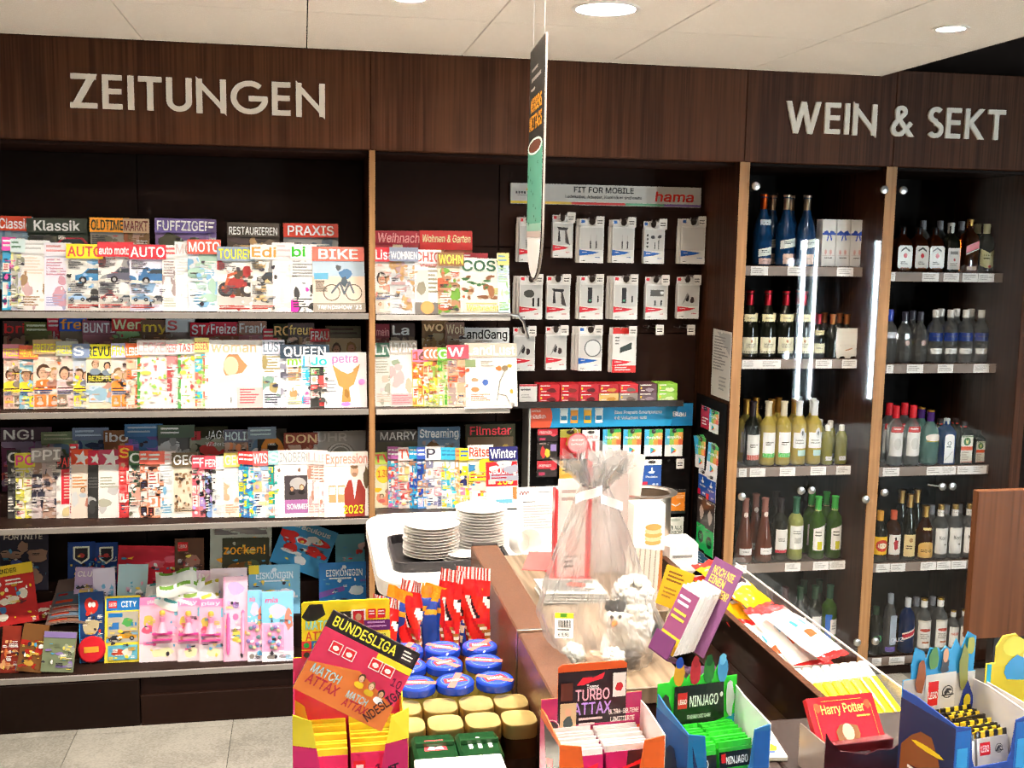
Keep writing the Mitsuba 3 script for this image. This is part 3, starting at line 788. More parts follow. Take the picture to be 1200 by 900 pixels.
def magazine(name, x, y, z, w, h, th, lean, yaw, roll, p, label, cat, group=None):
    t = thing(name, label, cat, group)
    M = M4((x, y, z), rz=yaw, rx=-lean, ry=roll)
    part(t, 'pages', G().box(.001, w - .0015, .0005, th - .0005, .0012, h - .0012, '#e6e1d8').move(M), 'matte')
    c = G().box(0, w, 0, .0006, 0, h, p.q[0][2]).box(0, w, th - .0006, th, 0, h, p.q[0][2]).box(0, .0007, 0, th, 0, h, p.q[0][2])
    part(t, 'cover', p.out(c, flat_xz(0, 0, 0)).move(M), 'cover')
    return t

def hash_seed(row, i):
    return ord(row) * 100 + i

MAGS = [
    ('A', -1.1835, 0.0824, 1.7425, 0.0529, 0.2927, 0.006, 12, 2.5, 0.14, 'cyan and pink magazine', '5bd', '', 'fff', 'e4a', 'm', '3ad e5a 246'),
    ('A', -1.1489, 0.0767, 1.7425, 0.0562, 0.2864, 0.006, 12, 2.5, -0.02, 'pale green and beige magazine', 'dde', '', '687', 'dee', 'p', 'ccb 998 eea'),
    ('A', -1.1109, 0.0712, 1.7425, 0.1076, 0.284, 0.006, 12, 2.5, 0.34, 'white magazine with brown photo strip in a clear wrapper', 'f6f2ee', '', 'ccc', 'f4f4f4', 'w', 'a86 edc caa'),
    ('A', -1.0217, 0.0679, 1.7425, 0.1018, 0.2751, 0.006, 12, 2.5, -0.03, 'pale lavender magazine in a clear wrapper', 'e8e4f0', '', 'd99', 'f0ecf4', 'w', 'aac c9a ddd'),
    ('A', -0.9381, 0.0643, 1.7425, 0.1416, 0.2698, 0.006, 12, 2.5, 0.5, 'yellow-edged car magazine with red title and blue car', 'e8e6e0', 'AUTO', 'd44', 'fd2', 'c', '48b 9bd 333'),
    ('A', -0.8143, 0.0625, 1.7425, 0.1396, 0.2788, 0.006, 12, 2.5, -0.27, 'red-headed car magazine with grey cars', 'f2efea', 'auto motor', 'fff', 'd23', 'c', '667 a55 999'),
    ('A', -0.6931, 0.0606, 1.7425, 0.1442, 0.2703, 0.006, 12, 2.5, -0.24, 'red-headed car magazine with a blue car', 'eef', 'AUTO', 'fff', 'd34', 'c', '47a 8ac bbb'),
    ('A', -0.5669, 0.059, 1.7425, 0.0715, 0.2717, 0.006, 12, 2.5, 0.34, 'white magazine with red title strip', 'f6f4f0', '', 'd55', 'f6f4f0', 'w', 'ccb a99 ddd'),
    ('A', -0.513, 0.0541, 1.7425, 0.0684, 0.2867, 0.006, 12, 2.5, -0.49, 'plain white wrapped magazine', 'f8f8f6', 'MO', 'dcc', 'f8f8f6', 'w', 'eee ddd eee'),
    ('A', -0.4625, 0.0491, 1.7425, 0.133, 0.2952, 0.006, 12, 2.5, -0.43, 'white and blue motorbike magazine with red title', 'dfeaf2', 'MOTO', 'fff', 'd54', 'p', '8bd acb eee'),
    ('A', -0.348, 0.0469, 1.7425, 0.1513, 0.2687, 0.006, 12, 2.5, 0.13, 'touring bike magazine with yellow title and red motorbike', 'f4efe8', 'TOUREN', 'ee3', '89a', 'c', 'a33 c64 543'),
    ('A', -0.2146, 0.0455, 1.7425, 0.1077, 0.2777, 0.006, 12, 2.5, 0.1, 'white magazine with orange title', 'f6f1e8', 'Edi', 'd94', 'f6f1e8', 'c', '444 db8 999'),
    ('A', -0.1248, 0.0423, 1.7425, 0.0909, 0.2898, 0.006, 12, 2.5, -0.13, 'pinkish white plain magazine', 'f8f0f0', '', 'ecc', 'f8f0f0', 'w', 'eed fee eee'),
    ('A', -0.052, 0.0382, 1.7425, 0.1089, 0.2839, 0.006, 12, 2.5, 0.04, 'white magazine with big green title', 'f2f2ee', 'bi', '3b2', 'f6f6f2', 'w', '444 999 d3a'),
    ('A', 0.0389, 0.035, 1.7425, 0.216, 0.2755, 0.006, 12, 2.5, -0.26, 'salmon cycling magazine with a rider', 'f0d8cc', 'BIKE', 'fff', 'e76', 'BIKE', '8ab 567 dcb'),
    ('a', -1.2308, 0.2398, 1.8175, 0.1305, 0.3006, 0.006, 7, 1.2, 0.26, 'orange and blue magazine with red title box', '9bc', 'Classic', 'fff', 'd42', 'p', '68a 9ab ca8'),
    ('a', -1.1153, 0.235, 1.8175, 0.235, 0.2937, 0.006, 7, 1.2, -0.44, 'dark green vintage car magazine with red cars', '354035', 'Klassik', 'eee', '2e3a30', 'c', 'b34 934 665'),
    ('a', -0.8733, 0.2394, 1.8175, 0.1579, 0.3012, 0.006, 7, 1.2, 0.17, 'orange-headed vintage car magazine', 'aaa69c', 'OLDTIMER', '222', 'fa3', 'c', 'b44 776 994'),
    ('a', -0.7404, 0.235, 1.8175, 0.1033, 0.2999, 0.006, 7, 1.2, 0.24, 'brown magazine tucked behind the orange one', 'b98', 'MARKT', '733', 'ca8', 'p', 'a64 864 975'),
    ('a', -0.6129, 0.2377, 1.8175, 0.235, 0.3037, 0.006, 7, 1.2, 0.02, 'purple moped magazine with white title', '8a70a8', 'FUFFZIGER', 'fff', '76a', 'p', 'a8c 9ba 554'),
    ('a', -0.3998, 0.235, 1.8175, 0.0353, 0.3025, 0.006, 7, 1.2, 0.37, 'sliver of a second purple magazine', '7a64a0', '', 'fff', '658', 'p', '8a8 768 554'),
    ('a', -0.3187, 0.235, 1.8175, 0.2183, 0.2914, 0.006, 7, 1.2, 0.13, 'dark workshop magazine with white title', '5a5048', 'RESTAURIEREN', 'eee', '4a423a', 'p', '876 ca7 655'),
    ('a', -0.0823, 0.235, 1.8175, 0.2335, 0.2924, 0.006, 7, 1.2, -0.35, 'red-headed repair magazine with grey photo', '9a9ea0', 'PRAXIS', 'fff', 'd43', 'p', '789 aaa 678'),
    ('B', -1.2014, 0.1086, 1.3395, 0.079, 0.2623, 0.006, 12, 2.5, -0.06, 'pink celebrity weekly with yellow title', 'f0d8c8', 'FREIZEIT', 'fe4', 'e9a', 'f', 'da9 987 fd4'),
    ('B', -1.1406, 0.104, 1.3395, 0.0729, 0.2587, 0.006, 12, 2.5, 0.47, 'orange-topped weekly with yellow title', 'f0d8b8', 'FREUNDIN', 'fe4', 'f75', 'f', 'eba 9cd fe4'),
    ('B', -1.0848, 0.0993, 1.3395, 0.1088, 0.2829, 0.006, 12, 2.5, -0.28, 'orange-framed celebrity weekly with two faces', 'f2dcc8', 'FREIZEIT', 'fe3', 'c9a878', 'f', 'dba b87 f84'),
    ('B', -0.9942, 0.096, 1.3395, 0.0833, 0.2759, 0.006, 12, 2.5, -0.36, 'celebrity weekly with yellow title and a large face', 'ecdccc', 'FREIZEIT', 'fe4', 'bba', 'f', 'dba 876 ecc'),
    ('B', -0.9292, 0.0916, 1.3395, 0.0673, 0.2654, 0.006, 12, 2.5, -0.4, 'blue-grey weekly with white title', 'ccd4e0', 'S', 'fff', '89b', 'f', 'dcb 778 ed4'),
    ('B', -0.88, 0.0866, 1.3395, 0.1171, 0.2653, 0.006, 12, 2.5, 0.38, 'yellow-headed weekly with black recipe box', 'e8dcc0', 'REVUE', '444', 'fe3', 'R', 'da8 c98 9bc'),
    ('B', -0.7807, 0.0837, 1.3395, 0.0779, 0.2687, 0.006, 12, 2.5, 0.44, 'pale weekly with a dark-haired woman', 'ecdcd4', 'FRAU', 'fe4', 'cce', 'f', 'dba 433 f94'),
    ('B', -0.7209, 0.0791, 1.3395, 0.0614, 0.2686, 0.006, 12, 2.5, -0.06, 'orange weekly with white title', 'f4e0d0', 'LEBEN', 'fff', 'f74', 'm', 'f84 d64 eca'),
    ('B', -0.677, 0.0739, 1.3395, 0.1357, 0.2827, 0.006, 12, 2.5, 0.3, 'white cookery magazine with green edge and red speckles', 'f8f0ea', 'LECKER', 'fbb', 'fae8e4', 'G', 'e88 9c6 fd6'),
    ('B', -0.5594, 0.0718, 1.3395, 0.062, 0.2827, 0.006, 12, 2.5, -0.11, 'red-lettered white magazine', 'f6ece8', 'REZEPTE', 'e66', 'f8eeea', 'm', 'e88 b55 ddd'),
    ('B', -0.5153, 0.0665, 1.3395, 0.086, 0.2862, 0.006, 12, 2.5, 0.42, 'white magazine with green edge and food pictures', 'f4f0e4', 'TASTE', 'd55', 'eef4e0', 'G', 'b55 8b5 fd4'),
    ('B', -0.4471, 0.0623, 1.3395, 0.059, 0.2933, 0.006, 12, 2.5, 0.21, 'colourful recipe magazine', 'f4ecd0', 'ESSEN', 'd44', 'fe8', 'm', 'e76 9c5 4bd'),
    ('B', -0.4063, 0.0569, 1.3395, 0.235, 0.2861, 0.006, 12, 2.5, 0.38, 'large white fashion magazine with a blonde woman and a sample sheet', 'fbf4ee', 'woman', 'e8b890', 'fbf4ee', 'WOM', 'e8c8a4 c98a5a f0c4c0'),
    ('B', -0.1714, 0.0599, 1.3395, 0.0915, 0.286, 0.006, 12, 2.5, 0.22, 'white and blue magazine with a yellow disc', 'e8eef6', 'LUST', '678', 'eef', 'w', '445 a96 8a9'),
    ('B', -0.0981, 0.0559, 1.3395, 0.2055, 0.2642, 0.006, 12, 2.5, 0, 'navy magazine with white royal title', 'e8eaf0', 'QUEEN', 'fff', '345', 'p', '667 99a 556'),
    ('B', -0.074, 0.0498, 1.3395, 0.0816, 0.2208, 0.006, 12, 2.5, 0.37, 'white magazine with green title', 'f6f4f0', 'my', '8c3', 'f6f4f0', 'w', 'cc9 c96 eee'),
    ('B', -0.0103, 0.0454, 1.3395, 0.0535, 0.2243, 0.006, 12, 2.5, -0.47, 'white and blue magazine sliver', 'eef4f6', 'j', '3ad', 'e4f0f4', 'w', 'd6a 3bd eee'),
    ('B', 0.0251, 0.0397, 1.3395, 0.075, 0.2205, 0.006, 12, 2.5, -0.2, 'teal-titled black and red magazine', '4a4a48', 'Jo', '2cc', 'cde', 'm', '333 e55 9c8'),
    ('B', 0.0821, 0.035, 1.3395, 0.1796, 0.2348, 0.006, 12, 2.5, 0.09, 'pink-titled magazine with a golden trophy picture', 'faf0f2', 'petra', 'f07ab8', 'faf0f2', 'PET', 'a73 c95 d8d'),
    ('b', -1.2489, 0.3149, 1.3995, 0.1049, 0.2812, 0.006, 7, 1.2, 0.46, 'brown magazine with red title', '644', 'bri', 'e44', '644', 'd', 'a66 865 b98'),
    ('b', -1.1622, 0.3095, 1.3995, 0.1089, 0.2779, 0.006, 7, 1.2, 0.36, 'olive magazine with pale title', '885', '', 'eec', '774', 'd', 'ba8 997 dcb'),
    ('b', -1.0672, 0.3043, 1.3995, 0.0722, 0.296, 0.006, 7, 1.2, -0.34, 'small red magazine', 'b34', '', 'fdd', 'd45', 'd', 'd98 a86 caa'),
    ('b', -1.0196, 0.2981, 1.3995, 0.1099, 0.2998, 0.006, 7, 1.2, 0.17, 'red magazine with blue top', 'd43', 'frei', 'fa5', '46c', 'f', 'fc9 876 ecc'),
    ('b', -0.9282, 0.2928, 1.3995, 0.1383, 0.2857, 0.006, 7, 1.2, 0.49, 'mauve society weekly', 'c89', 'BUNTE', 'fff', 'a67', 'f', 'fca 99a ebc'),
    ('b', -0.8075, 0.2881, 1.3995, 0.1394, 0.3006, 0.006, 7, 1.2, 0.36, 'green and red magazine', '996', 'Wert', 'ffc', 'd44', 'p', 'bea d66 a98'),
    ('b', -0.6864, 0.2835, 1.3995, 0.1195, 0.29, 0.006, 7, 1.2, 0.43, 'brown magazine with golden title', '976', 'my', 'fd5', '865', 'f', 'fca a87 dba'),
    ('b', -0.5847, 0.2784, 1.3995, 0.1203, 0.2977, 0.006, 7, 1.2, 0.18, 'light grey magazine with a red picture', 'eee', 'S', 'd66', 'eee', 'f', 'c55 baa fff'),
    ('b', -0.4828, 0.2733, 1.3995, 0.0998, 0.2796, 0.006, 7, 1.2, 0.4, 'red news weekly with white title', 'd56', 'STA', 'fff', 'd34', 'p', 'ebb c99 fde'),
    ('b', -0.4009, 0.2678, 1.3995, 0.1399, 0.2835, 0.006, 7, 1.2, 0.08, 'red and grey weekly', 'c87', 'Freizeit', 'fff', 'd45', 'f', 'fca a98 ebb'),
    ('b', -0.279, 0.2632, 1.3995, 0.1193, 0.2875, 0.006, 7, 1.2, 0.09, 'pink-grey weekly', 'd9a', 'Frank', 'fff', 'b87', 'f', 'fdc cab ecc'),
    ('b', -0.1745, 0.2582, 1.3995, 0.0617, 0.2543, 0.006, 7, 1.2, -0.15, 'small red magazine with pale title', 'b44', '', 'fed', 'd45', 'd', 'c87 a66 edb'),
    ('b', -0.1306, 0.2519, 1.3995, 0.0801, 0.2767, 0.006, 7, 1.2, -0.11, 'black magazine with golden letters', '332', 'RO', 'fc8', '332', 'd', '875 654 a86'),
    ('b', -0.0684, 0.246, 1.3995, 0.1136, 0.2807, 0.006, 7, 1.2, 0.01, 'brown magazine with golden script title', '655', 'freun', 'fd8', '655', 'd', 'ca9 a86 dba'),
    ('b', 0.027, 0.2408, 1.3995, 0.0846, 0.2547, 0.006, 7, 1.2, -0.2, "red-headed women's weekly", 'd88', 'FRAU', 'fff', 'd34', 'f', 'fdb a88 dcc'),
    ('b', 0.0937, 0.235, 1.3995, 0.153, 0.2699, 0.006, 7, 1.2, 0.13, 'tan magazine with two portraits', 'dca', '', '433', '665', 'F2', 'fda b86 fec'),
    ('C', -1.2201, 0.1747, 0.8664999999999999, 0.0504, 0.2844, 0.006, 12, 2.5, -0.3, 'black and white magazine', '444', 'C', 'eee', '333', 'p', '555 888 333'),
    ('C', -1.1881, 0.1689, 0.8664999999999999, 0.0799, 0.273, 0.006, 12, 2.5, -0.47, 'yellow magazine with purple title box', 'f2e860', 'PO', 'f4a', 'f0e050', 'm', 'f6f2d0 ee8 eec'),
    ('C', -1.1253, 0.1645, 0.8664999999999999, 0.0638, 0.2928, 0.006, 12, 2.5, 0.1, "grey art magazine with a woman's back", 'cdc4c2', 'P', 'fff', 'aaa4a4', 'p', 'b98 dcc 445'),
    ('C', -1.0794, 0.1593, 0.8664999999999999, 0.0739, 0.2953, 0.006, 12, 2.5, -0.42, 'grey art magazine, front copy of a pair', 'cdc4c2', 'PI', 'fff', 'aaa4a4', 'p', 'b98 dcc 445'),
    ('C', -1.0247, 0.1545, 0.8664999999999999, 0.0675, 0.2628, 0.006, 12, 2.5, -0.19, 'black-topped magazine with a red text panel', 'f0ece8', 'PAN', 'e44', '222', 'RP', 'd34 333 dc9'),
    ('C', -0.9734, 0.151, 0.8664999999999999, 0.0345, 0.3112, 0.0045, 12, 2.5, 0.5, 'thin magazine with a red top', 'f0eeea', '', 'fff', 'd34', 'w', 'c55 45a eee'),
    ('C', -0.9642, 0.1442, 0.8664999999999999, 0.0844, 0.2894, 0.006, 12, 2.5, 0.01, 'news weekly with white star on red and a woman', 'f2e2d4', 'S', 'fff', 'e53', 'ST', 'ddd d96 c87'),
    ('C', -0.898, 0.1399, 0.8664999999999999, 0.0614, 0.2848, 0.006, 12, 2.5, 0.48, 'black news weekly with a star on red', '333', 'STAR', 'fff', 'd24', 'ST', 'aaa 555 444'),
    ('C', -0.8545, 0.1346, 0.8664999999999999, 0.1018, 0.2871, 0.006, 12, 2.5, 0.38, 'white news weekly with a star on red', 'f2f0ee', 'STAR', 'fff', 'c46', 'ST', 'ddd bba ccc'),
    ('C', -0.7701, 0.1311, 0.8664999999999999, 0.0584, 0.3035, 0.006, 12, 2.5, -0.17, 'red-spined magazine', 'e04048', 'S', 'fc4', 'd33', 'm', 'e55 d44 f77'),
    ('C', -0.7303, 0.1256, 0.8664999999999999, 0.0654, 0.2814, 0.006, 12, 2.5, 0.22, 'white-framed magazine with a dark green picture', 'f2f0ec', 'C', 'fff', '375c38', 'p', '354 da9 665'),
    ('C', -0.683, 0.122, 0.8664999999999999, 0.0485, 0.2806, 0.0045, 12, 2.5, -0.46, 'orange magazine with black dots, rear copy', 'f0a888', '', 'fff', 'f76', 'm', '322 f97 eee'),
    ('C', -0.6524, 0.1161, 0.8664999999999999, 0.0691, 0.2798, 0.006, 12, 2.5, 0.11, 'orange magazine with black dots, front copy', 'f0a080', '', 'fff', 'f76', 'm', '322 f97 eee'),
    ('C', -0.6013, 0.1112, 0.8664999999999999, 0.0659, 0.2788, 0.006, 12, 2.5, -0.46, 'white and pale blue magazine', 'eef2f4', '', 'fbb', 'f8e8e4', 'w', '7ac ccc eee'),
    ('C', -0.5535, 0.1061, 0.8664999999999999, 0.104, 0.2739, 0.006, 12, 2.5, 0.37, 'white-framed travel magazine with a sepia engraving', 'f4f0e8', 'GEO', 'fff', '6a5a44', 'E', '8a6a4a c8a888 4a3a30'),
    ('C', -0.4712, 0.1039, 0.8664999999999999, 0.0491, 0.2621, 0.0045, 12, 2.5, 0.27, 'pink-spined magazine, rear copy', 'ea8a92', '', 'fff', 'e56', 'm', 'e78 222 b9d'),
    ('C', -0.4401, 0.0996, 0.8664999999999999, 0.0422, 0.2615, 0.0045, 12, 2.5, -0.21, 'pink-spined magazine, middle copy', 'ea8a92', 'FE', 'fff', 'e56', 'm', 'e78 222 b9d'),
    ('C', -0.4159, 0.095, 0.8664999999999999, 0.0458, 0.261, 0.0045, 12, 2.5, -0.35, 'pink-spined magazine with a purple shoe, front copy', '333', 'FER', 'fff', 'e56', 'p', 'b9d 8ad 222'),
    ('C', -0.3881, 0.089, 0.8664999999999999, 0.0668, 0.2602, 0.006, 12, 2.5, -0.09, 'white magazine with pale grey title', 'f8f6f2', 'GE', 'dcd', 'f8f6f2', 'w', 'ddd eee ccc'),
    ('C', -0.3391, 0.0839, 0.8664999999999999, 0.081, 0.2735, 0.006, 12, 2.5, 0.3, 'white magazine with yellow edge and an orange ring', 'f8f0e4', 'GEO', 'eed', 'fbe070', 'w', 'f0b090 eee eed'),
    ('C', -0.276, 0.081, 0.8664999999999999, 0.0355, 0.2799, 0.0045, 12, 2.5, -0.41, 'blue and yellow puzzle magazine, first of four copies', '3a7ac0', '', 'fff', 'e44', 'm', '48c fe3 3bc'),
    ('C', -0.2585, 0.076, 0.8664999999999999, 0.0321, 0.2796, 0.0045, 12, 2.5, 0.49, 'blue and yellow puzzle magazine, second of four copies', '3a7ac0', '', 'fff', 'e44', 'm', '48c fe3 3bc'),
    ('C', -0.2444, 0.0709, 0.8664999999999999, 0.0285, 0.2793, 0.0045, 12, 2.5, 0.35, 'blue and yellow puzzle magazine, third of four copies', '3a7ac0', '', 'fff', 'e44', 'm', '48c fe3 3bc'),
    ('C', -0.2339, 0.0657, 0.8664999999999999, 0.0356, 0.279, 0.0045, 12, 2.5, -0.44, 'blue and yellow puzzle magazine, front one of four copies', '5a8ac8', '', 'fff', 'e44', 'm', '48c fe3 3bc'),
    ('C', -0.2162, 0.0593, 0.8664999999999999, 0.0816, 0.2819, 0.006, 12, 2.5, -0.22, 'pale knowledge magazine with red title', 'e8e8ec', 'WISS', 'fff', 'e66', 'm', '9bd ec8 a9b'),
    ('C', -0.1526, 0.0564, 0.8664999999999999, 0.0428, 0.2846, 0.0045, 12, 2.5, 0.07, 'teal and pink magazine sliver', '3a9a98', 'S', 'fff', '9cc', 'm', '2a9 e9a fe4'),
    ('C', -0.1277, 0.0502, 0.8664999999999999, 0.1572, 0.2867, 0.006, 12, 2.5, 0.33, 'white music magazine with a dark band photo', 'fbfaf8', 'LINDBERG', 'aaa', 'fbfaf8', 'LIN', '444 a7a d9c'),
    ('C', 0.0114, 0.0506, 0.8664999999999999, 0.0431, 0.2851, 0.0045, 12, 2.5, -0.29, 'white film magazine, rear copy', 'fae8e0', 'L', 'fbb', 'fae8e0', 'w', 'caa b87 eee'),
    ('C', 0.0366, 0.046, 0.8664999999999999, 0.0396, 0.2847, 0.0045, 12, 2.5, 0.21, 'white film magazine, second copy', 'fae8e0', 'LE', 'fbb', 'fae8e0', 'w', 'caa b87 eee'),
    ('C', 0.0581, 0.0413, 0.8664999999999999, 0.0396, 0.2842, 0.0045, 12, 2.5, 0.07, 'white film magazine, third copy', 'fae8e0', 'LEX', 'fbb', 'fae8e0', 'w', 'caa b87 eee'),
    ('C', 0.0798, 0.035, 0.8664999999999999, 0.1928, 0.2785, 0.006, 12, 2.5, 0.4, 'white film magazine with a man in a red suit', 'fbf0e8', 'Expression', 'e89888', 'fbf0e8', 'EXP', 'a43c34 f2e4d8 7a5a40'),
    ('c', -1.2677, 0.2868, 0.9564999999999999, 0.2013, 0.2726, 0.006, 7, 1.2, 0.14, 'purple and red picture magazine', '635', 'NG!', 'fff', '545', 'd', 'a6a b55 98a'),
    ('c', -1.1055, 0.283, 0.9564999999999999, 0.1485, 0.2523, 0.006, 7, 1.2, 0.02, 'olive and blue magazine', '786', '', 'cca', '897', 'd', 'ab7 79b a9a'),
    ('c', -0.9779, 0.2785, 0.9564999999999999, 0.1463, 0.2685, 0.006, 7, 1.2, -0.04, 'slate blue magazine with a dark figure', '79a', '', 'def', '89b', 'd', '458 9ab 346'),
    ('c', -0.8499, 0.274, 0.9564999999999999, 0.102, 0.2558, 0.006, 7, 1.2, -0.12, 'brown magazine with white title', '964', 'ibo', 'fff', '964', 'd', 'da7 b86 a75'),
    ('c', -0.7651, 0.2686, 0.9564999999999999, 0.1556, 0.2835, 0.006, 7, 1.2, 0.4, 'blue magazine with purple shapes', '47a', '', 'bcd', '58b', 'd', '86a 97c 57a'),
    ('c', -0.6276, 0.2642, 0.9564999999999999, 0.1535, 0.2777, 0.006, 7, 1.2, 0.46, 'grey magazine with white columns', '666', '', 'fff', '676', 'd', 'ddd 999 bbb'),
    ('c', -0.4922, 0.2599, 0.9564999999999999, 0.1623, 0.2682, 0.006, 7, 1.2, -0.19, 'black hunting magazine with red squares', '332', 'JAGD', 'fff', '332', 'J', 'c44 887 998'),
    ('c', -0.3481, 0.2557, 0.9564999999999999, 0.12, 0.2551, 0.006, 7, 1.2, 0.37, 'brown magazine with pale title', 'a87', 'HOLIF', 'eff', '778', 'd', 'fa7 ca9 dba'),
    ('c', -0.2423, 0.2507, 0.9564999999999999, 0.1209, 0.2647, 0.006, 7, 1.2, -0.46, 'slate magazine with a white box', '89a', '', 'eff', '9ab', 'd', 'abd fff 68a'),
    ('c', -0.2021, 0.2444, 0.9564999999999999, 0.1249, 0.2565, 0.006, 7, 1.2, -0.34, 'black magazine with an orange emblem', '333', 'DINO', 'c64', '333', 'EM', 'e94 742 222'),
    ('c', -0.0916, 0.2395, 0.9564999999999999, 0.1483, 0.2395, 0.006, 7, 1.2, 0.11, 'red-brown magazine with golden title', 'a54', 'DON', 'fda', 'a54', 'd', 'c76 a54 ecb'),
    ('c', 0.0387, 0.235, 0.9564999999999999, 0.2341, 0.2441, 0.006, 7, 1.2, -0.09, 'grey watch magazine with a silver ring', 'ccc', 'UHR', 'eee', 'ccc', 'RING', 'eee 999 fff'),
    ('D', 0.2978, 0.0481, 1.7365, 0.0791, 0.2808, 0.006, 12, 2.5, -0.07, 'white magazine with red script title', 'f4e8e0', 'Lisa', 'fff', 'e34', 'f', 'dcb e98 eed'),
    ('D', 0.3589, 0.0436, 1.7365, 0.1229, 0.2821, 0.006, 12, 2.5, 0.01, 'grey-blue country living magazine', 'dde0e4', 'WOHNEN', 'fff', '8a90a8', 'p', 'ccc b99 c8a070'),
    ('D', 0.4638, 0.041, 1.7365, 0.1165, 0.2763, 0.006, 12, 2.5, 0.44, 'wrapped white decor magazine with an orange disc', 'ece8e4', 'CHIC', 'c55', 'f0eeea', 'CH', '98907c eee f4a860'),
    ('D', 0.5624, 0.0381, 1.7365, 0.1136, 0.2629, 0.006, 12, 2.5, 0.12, 'green and orange home magazine', 'e8d8c0', 'WOHN', 'fe5', '9a6a3c', 'p', 'c64 7a4 b86'),
    ('D', 0.6582, 0.0351, 1.7365, 0.2153, 0.2428, 0.006, 12, 2.5, 0.06, 'pale cosy magazine with dark green title and christmas table', 'ece8dc', 'COSY', '2a5a40', 'f4f2ea', 'COSY', '8a5a3c 3e6a40 c8a888'),
    ('D', 0.8215, 0.035, 1.7365, 0.0525, 0.2664, 0.006, 12, 2.5, 0.1, 'pale green and blue magazine behind the cosy one', 'cde', '', '8ab', 'ed8', 'w', '9c8 bda eee'),
    ('d', 0.3105, 0.2431, 1.8065, 0.2173, 0.2808, 0.006, 7, 1.2, -0.2, 'red christmas magazine with a rose picture', 'c02c3c', 'Weihnacht', 'f0a0a0', 'b02438', 'XM', 'e0c8a0 a83038 e8d8b8'),
    ('d', 0.506, 0.24, 1.8065, 0.235, 0.2847, 0.006, 7, 1.2, -0.26, 'red home and garden magazine', 'c83030', 'Wohnen & Garten', 'f4e8b0', 'd22c2c', 'WG', 'e8d078 9a4a34 b86'),
    ('d', 0.6134, 0.235, 1.8065, 0.1929, 0.1877, 0.006, 7, 1.2, 0.22, 'red-edged magazine behind the cosy one', 'b8404a', '', 'fff', 'b33844', 'p', 'a55 c77 b66'),
    ('E', 0.298, 0.0754, 1.3365, 0.0871, 0.2741, 0.006, 12, 2.5, -0.44, 'tilted living magazine with green title box', 'f0ece6', 'LIV', 'fff', '386a58', 'w', 'dcb bba edd'),
    ('E', 0.3634, 0.0711, 1.3365, 0.1204, 0.2851, 0.006, 12, 2.5, 0.13, 'white living magazine with pink foot', 'ece8e2', 'LIVING', 'fff', 'bcb6ac', 'LV', 'c8b8a0 98a88c f4b8b8'),
    ('E', 0.4587, 0.0695, 1.3365, 0.0438, 0.2444, 0.0045, 12, 2.5, 0.12, 'orange and yellow magazine, rear copy', 'f8d060', '1', 'e54', 'f8a', 'm', 'f84 fd3 e63'),
    ('E', 0.4844, 0.065, 1.3365, 0.0438, 0.2444, 0.0045, 12, 2.5, -0.48, 'orange and yellow magazine, front copy', 'f8d060', '6', '643', 'f8a', 'm', 'f84 fd3 e63'),
    ('E', 0.5065, 0.0602, 1.3365, 0.0402, 0.2554, 0.0045, 12, 2.5, 0.08, 'green garden magazine, first of four copies', 'd8dca0', 'G', 'fff', 'e86', 'm', '9b5 fd4 b64'),
    ('E', 0.5286, 0.0555, 1.3365, 0.0365, 0.2554, 0.0045, 12, 2.5, -0.08, 'green garden magazine, second of four copies', 'd8dca0', 'G', 'fff', 'e86', 'm', '9b5 fd4 b64'),
    ('E', 0.5471, 0.0506, 1.3365, 0.0365, 0.2553, 0.0045, 12, 2.5, -0.49, 'green garden magazine, third of four copies', 'd8dca0', 'G', 'fff', 'e86', 'm', '9b5 fd4 b64'),
    ('E', 0.5656, 0.0442, 1.3365, 0.0626, 0.2553, 0.006, 12, 2.5, 0.05, 'green garden magazine, front one of four copies', 'e0e4b0', 'G', 'fff', '7b4', 'm', '9b5 5a3 bc8'),
    ('E', 0.6064, 0.0388, 1.3365, 0.0963, 0.2664, 0.006, 12, 2.5, 0.02, 'red-framed craft magazine', 'f4dcc8', 'W', 'fff', 'e56', 'm', 'b9a098 da8 c64'),
    ('E', 0.6845, 0.035, 1.3365, 0.2302, 0.2774, 0.006, 12, 2.5, 0.48, 'pale nature magazine with a robin on a twig', 'eae6de', 'LandLust', 'fff', 'c8c0b0', 'LAND', 'd9824c 7a6a50 e8c040'),
    ('e', 0.3107, 0.235, 1.3965, 0.0605, 0.2808, 0.006, 7, 1.2, 0.21, 'deep red magazine', '934', 'mein', 'eaa', '934', 'd', 'c66 a55 b77'),
    ('e', 0.3788, 0.235, 1.3965, 0.1066, 0.2848, 0.006, 7, 1.2, -0.15, 'black magazine with white script title', '433', 'La', 'fff', '433', 'd', '876 654 987'),
    ('e', 0.516, 0.2458, 1.3965, 0.118, 0.3004, 0.006, 7, 1.2, 0.18, 'brown magazine with golden title', '864', 'wol', 'fda', '864', 'd', 'ba8 976 a85'),
    ('e', 0.6199, 0.2408, 1.3965, 0.0877, 0.2892, 0.006, 7, 1.2, -0.03, 'brown home magazine', '976', 'Woh', 'edb', '976', 'd', 'ba9 a87 dba'),
    ('e', 0.686, 0.235, 1.3965, 0.2272, 0.2664, 0.006, 7, 1.2, 0.13, 'light grey magazine with black title', 'eee', 'LandGang', '222', 'eee', 'LG', 'ca8 bba edd'),
    ('F', 0.2982, 0.1156, 0.8805, 0.0806, 0.2433, 0.006, 12, 2.5, -0.47, 'green and yellow television guide with large price disc', 'f0e4c0', 'TV', 'f55', 'cd6', 'TV', 'e97 fc3 b87'),
    ('F', 0.3571, 0.1125, 0.8805, 0.0328, 0.2685, 0.0045, 12, 2.5, 0.27, 'purple-edged television guide, first of four copies', 'c8a0b8', '', 'fff', 'b6a', 'm', 'c6a e54 4bd'),
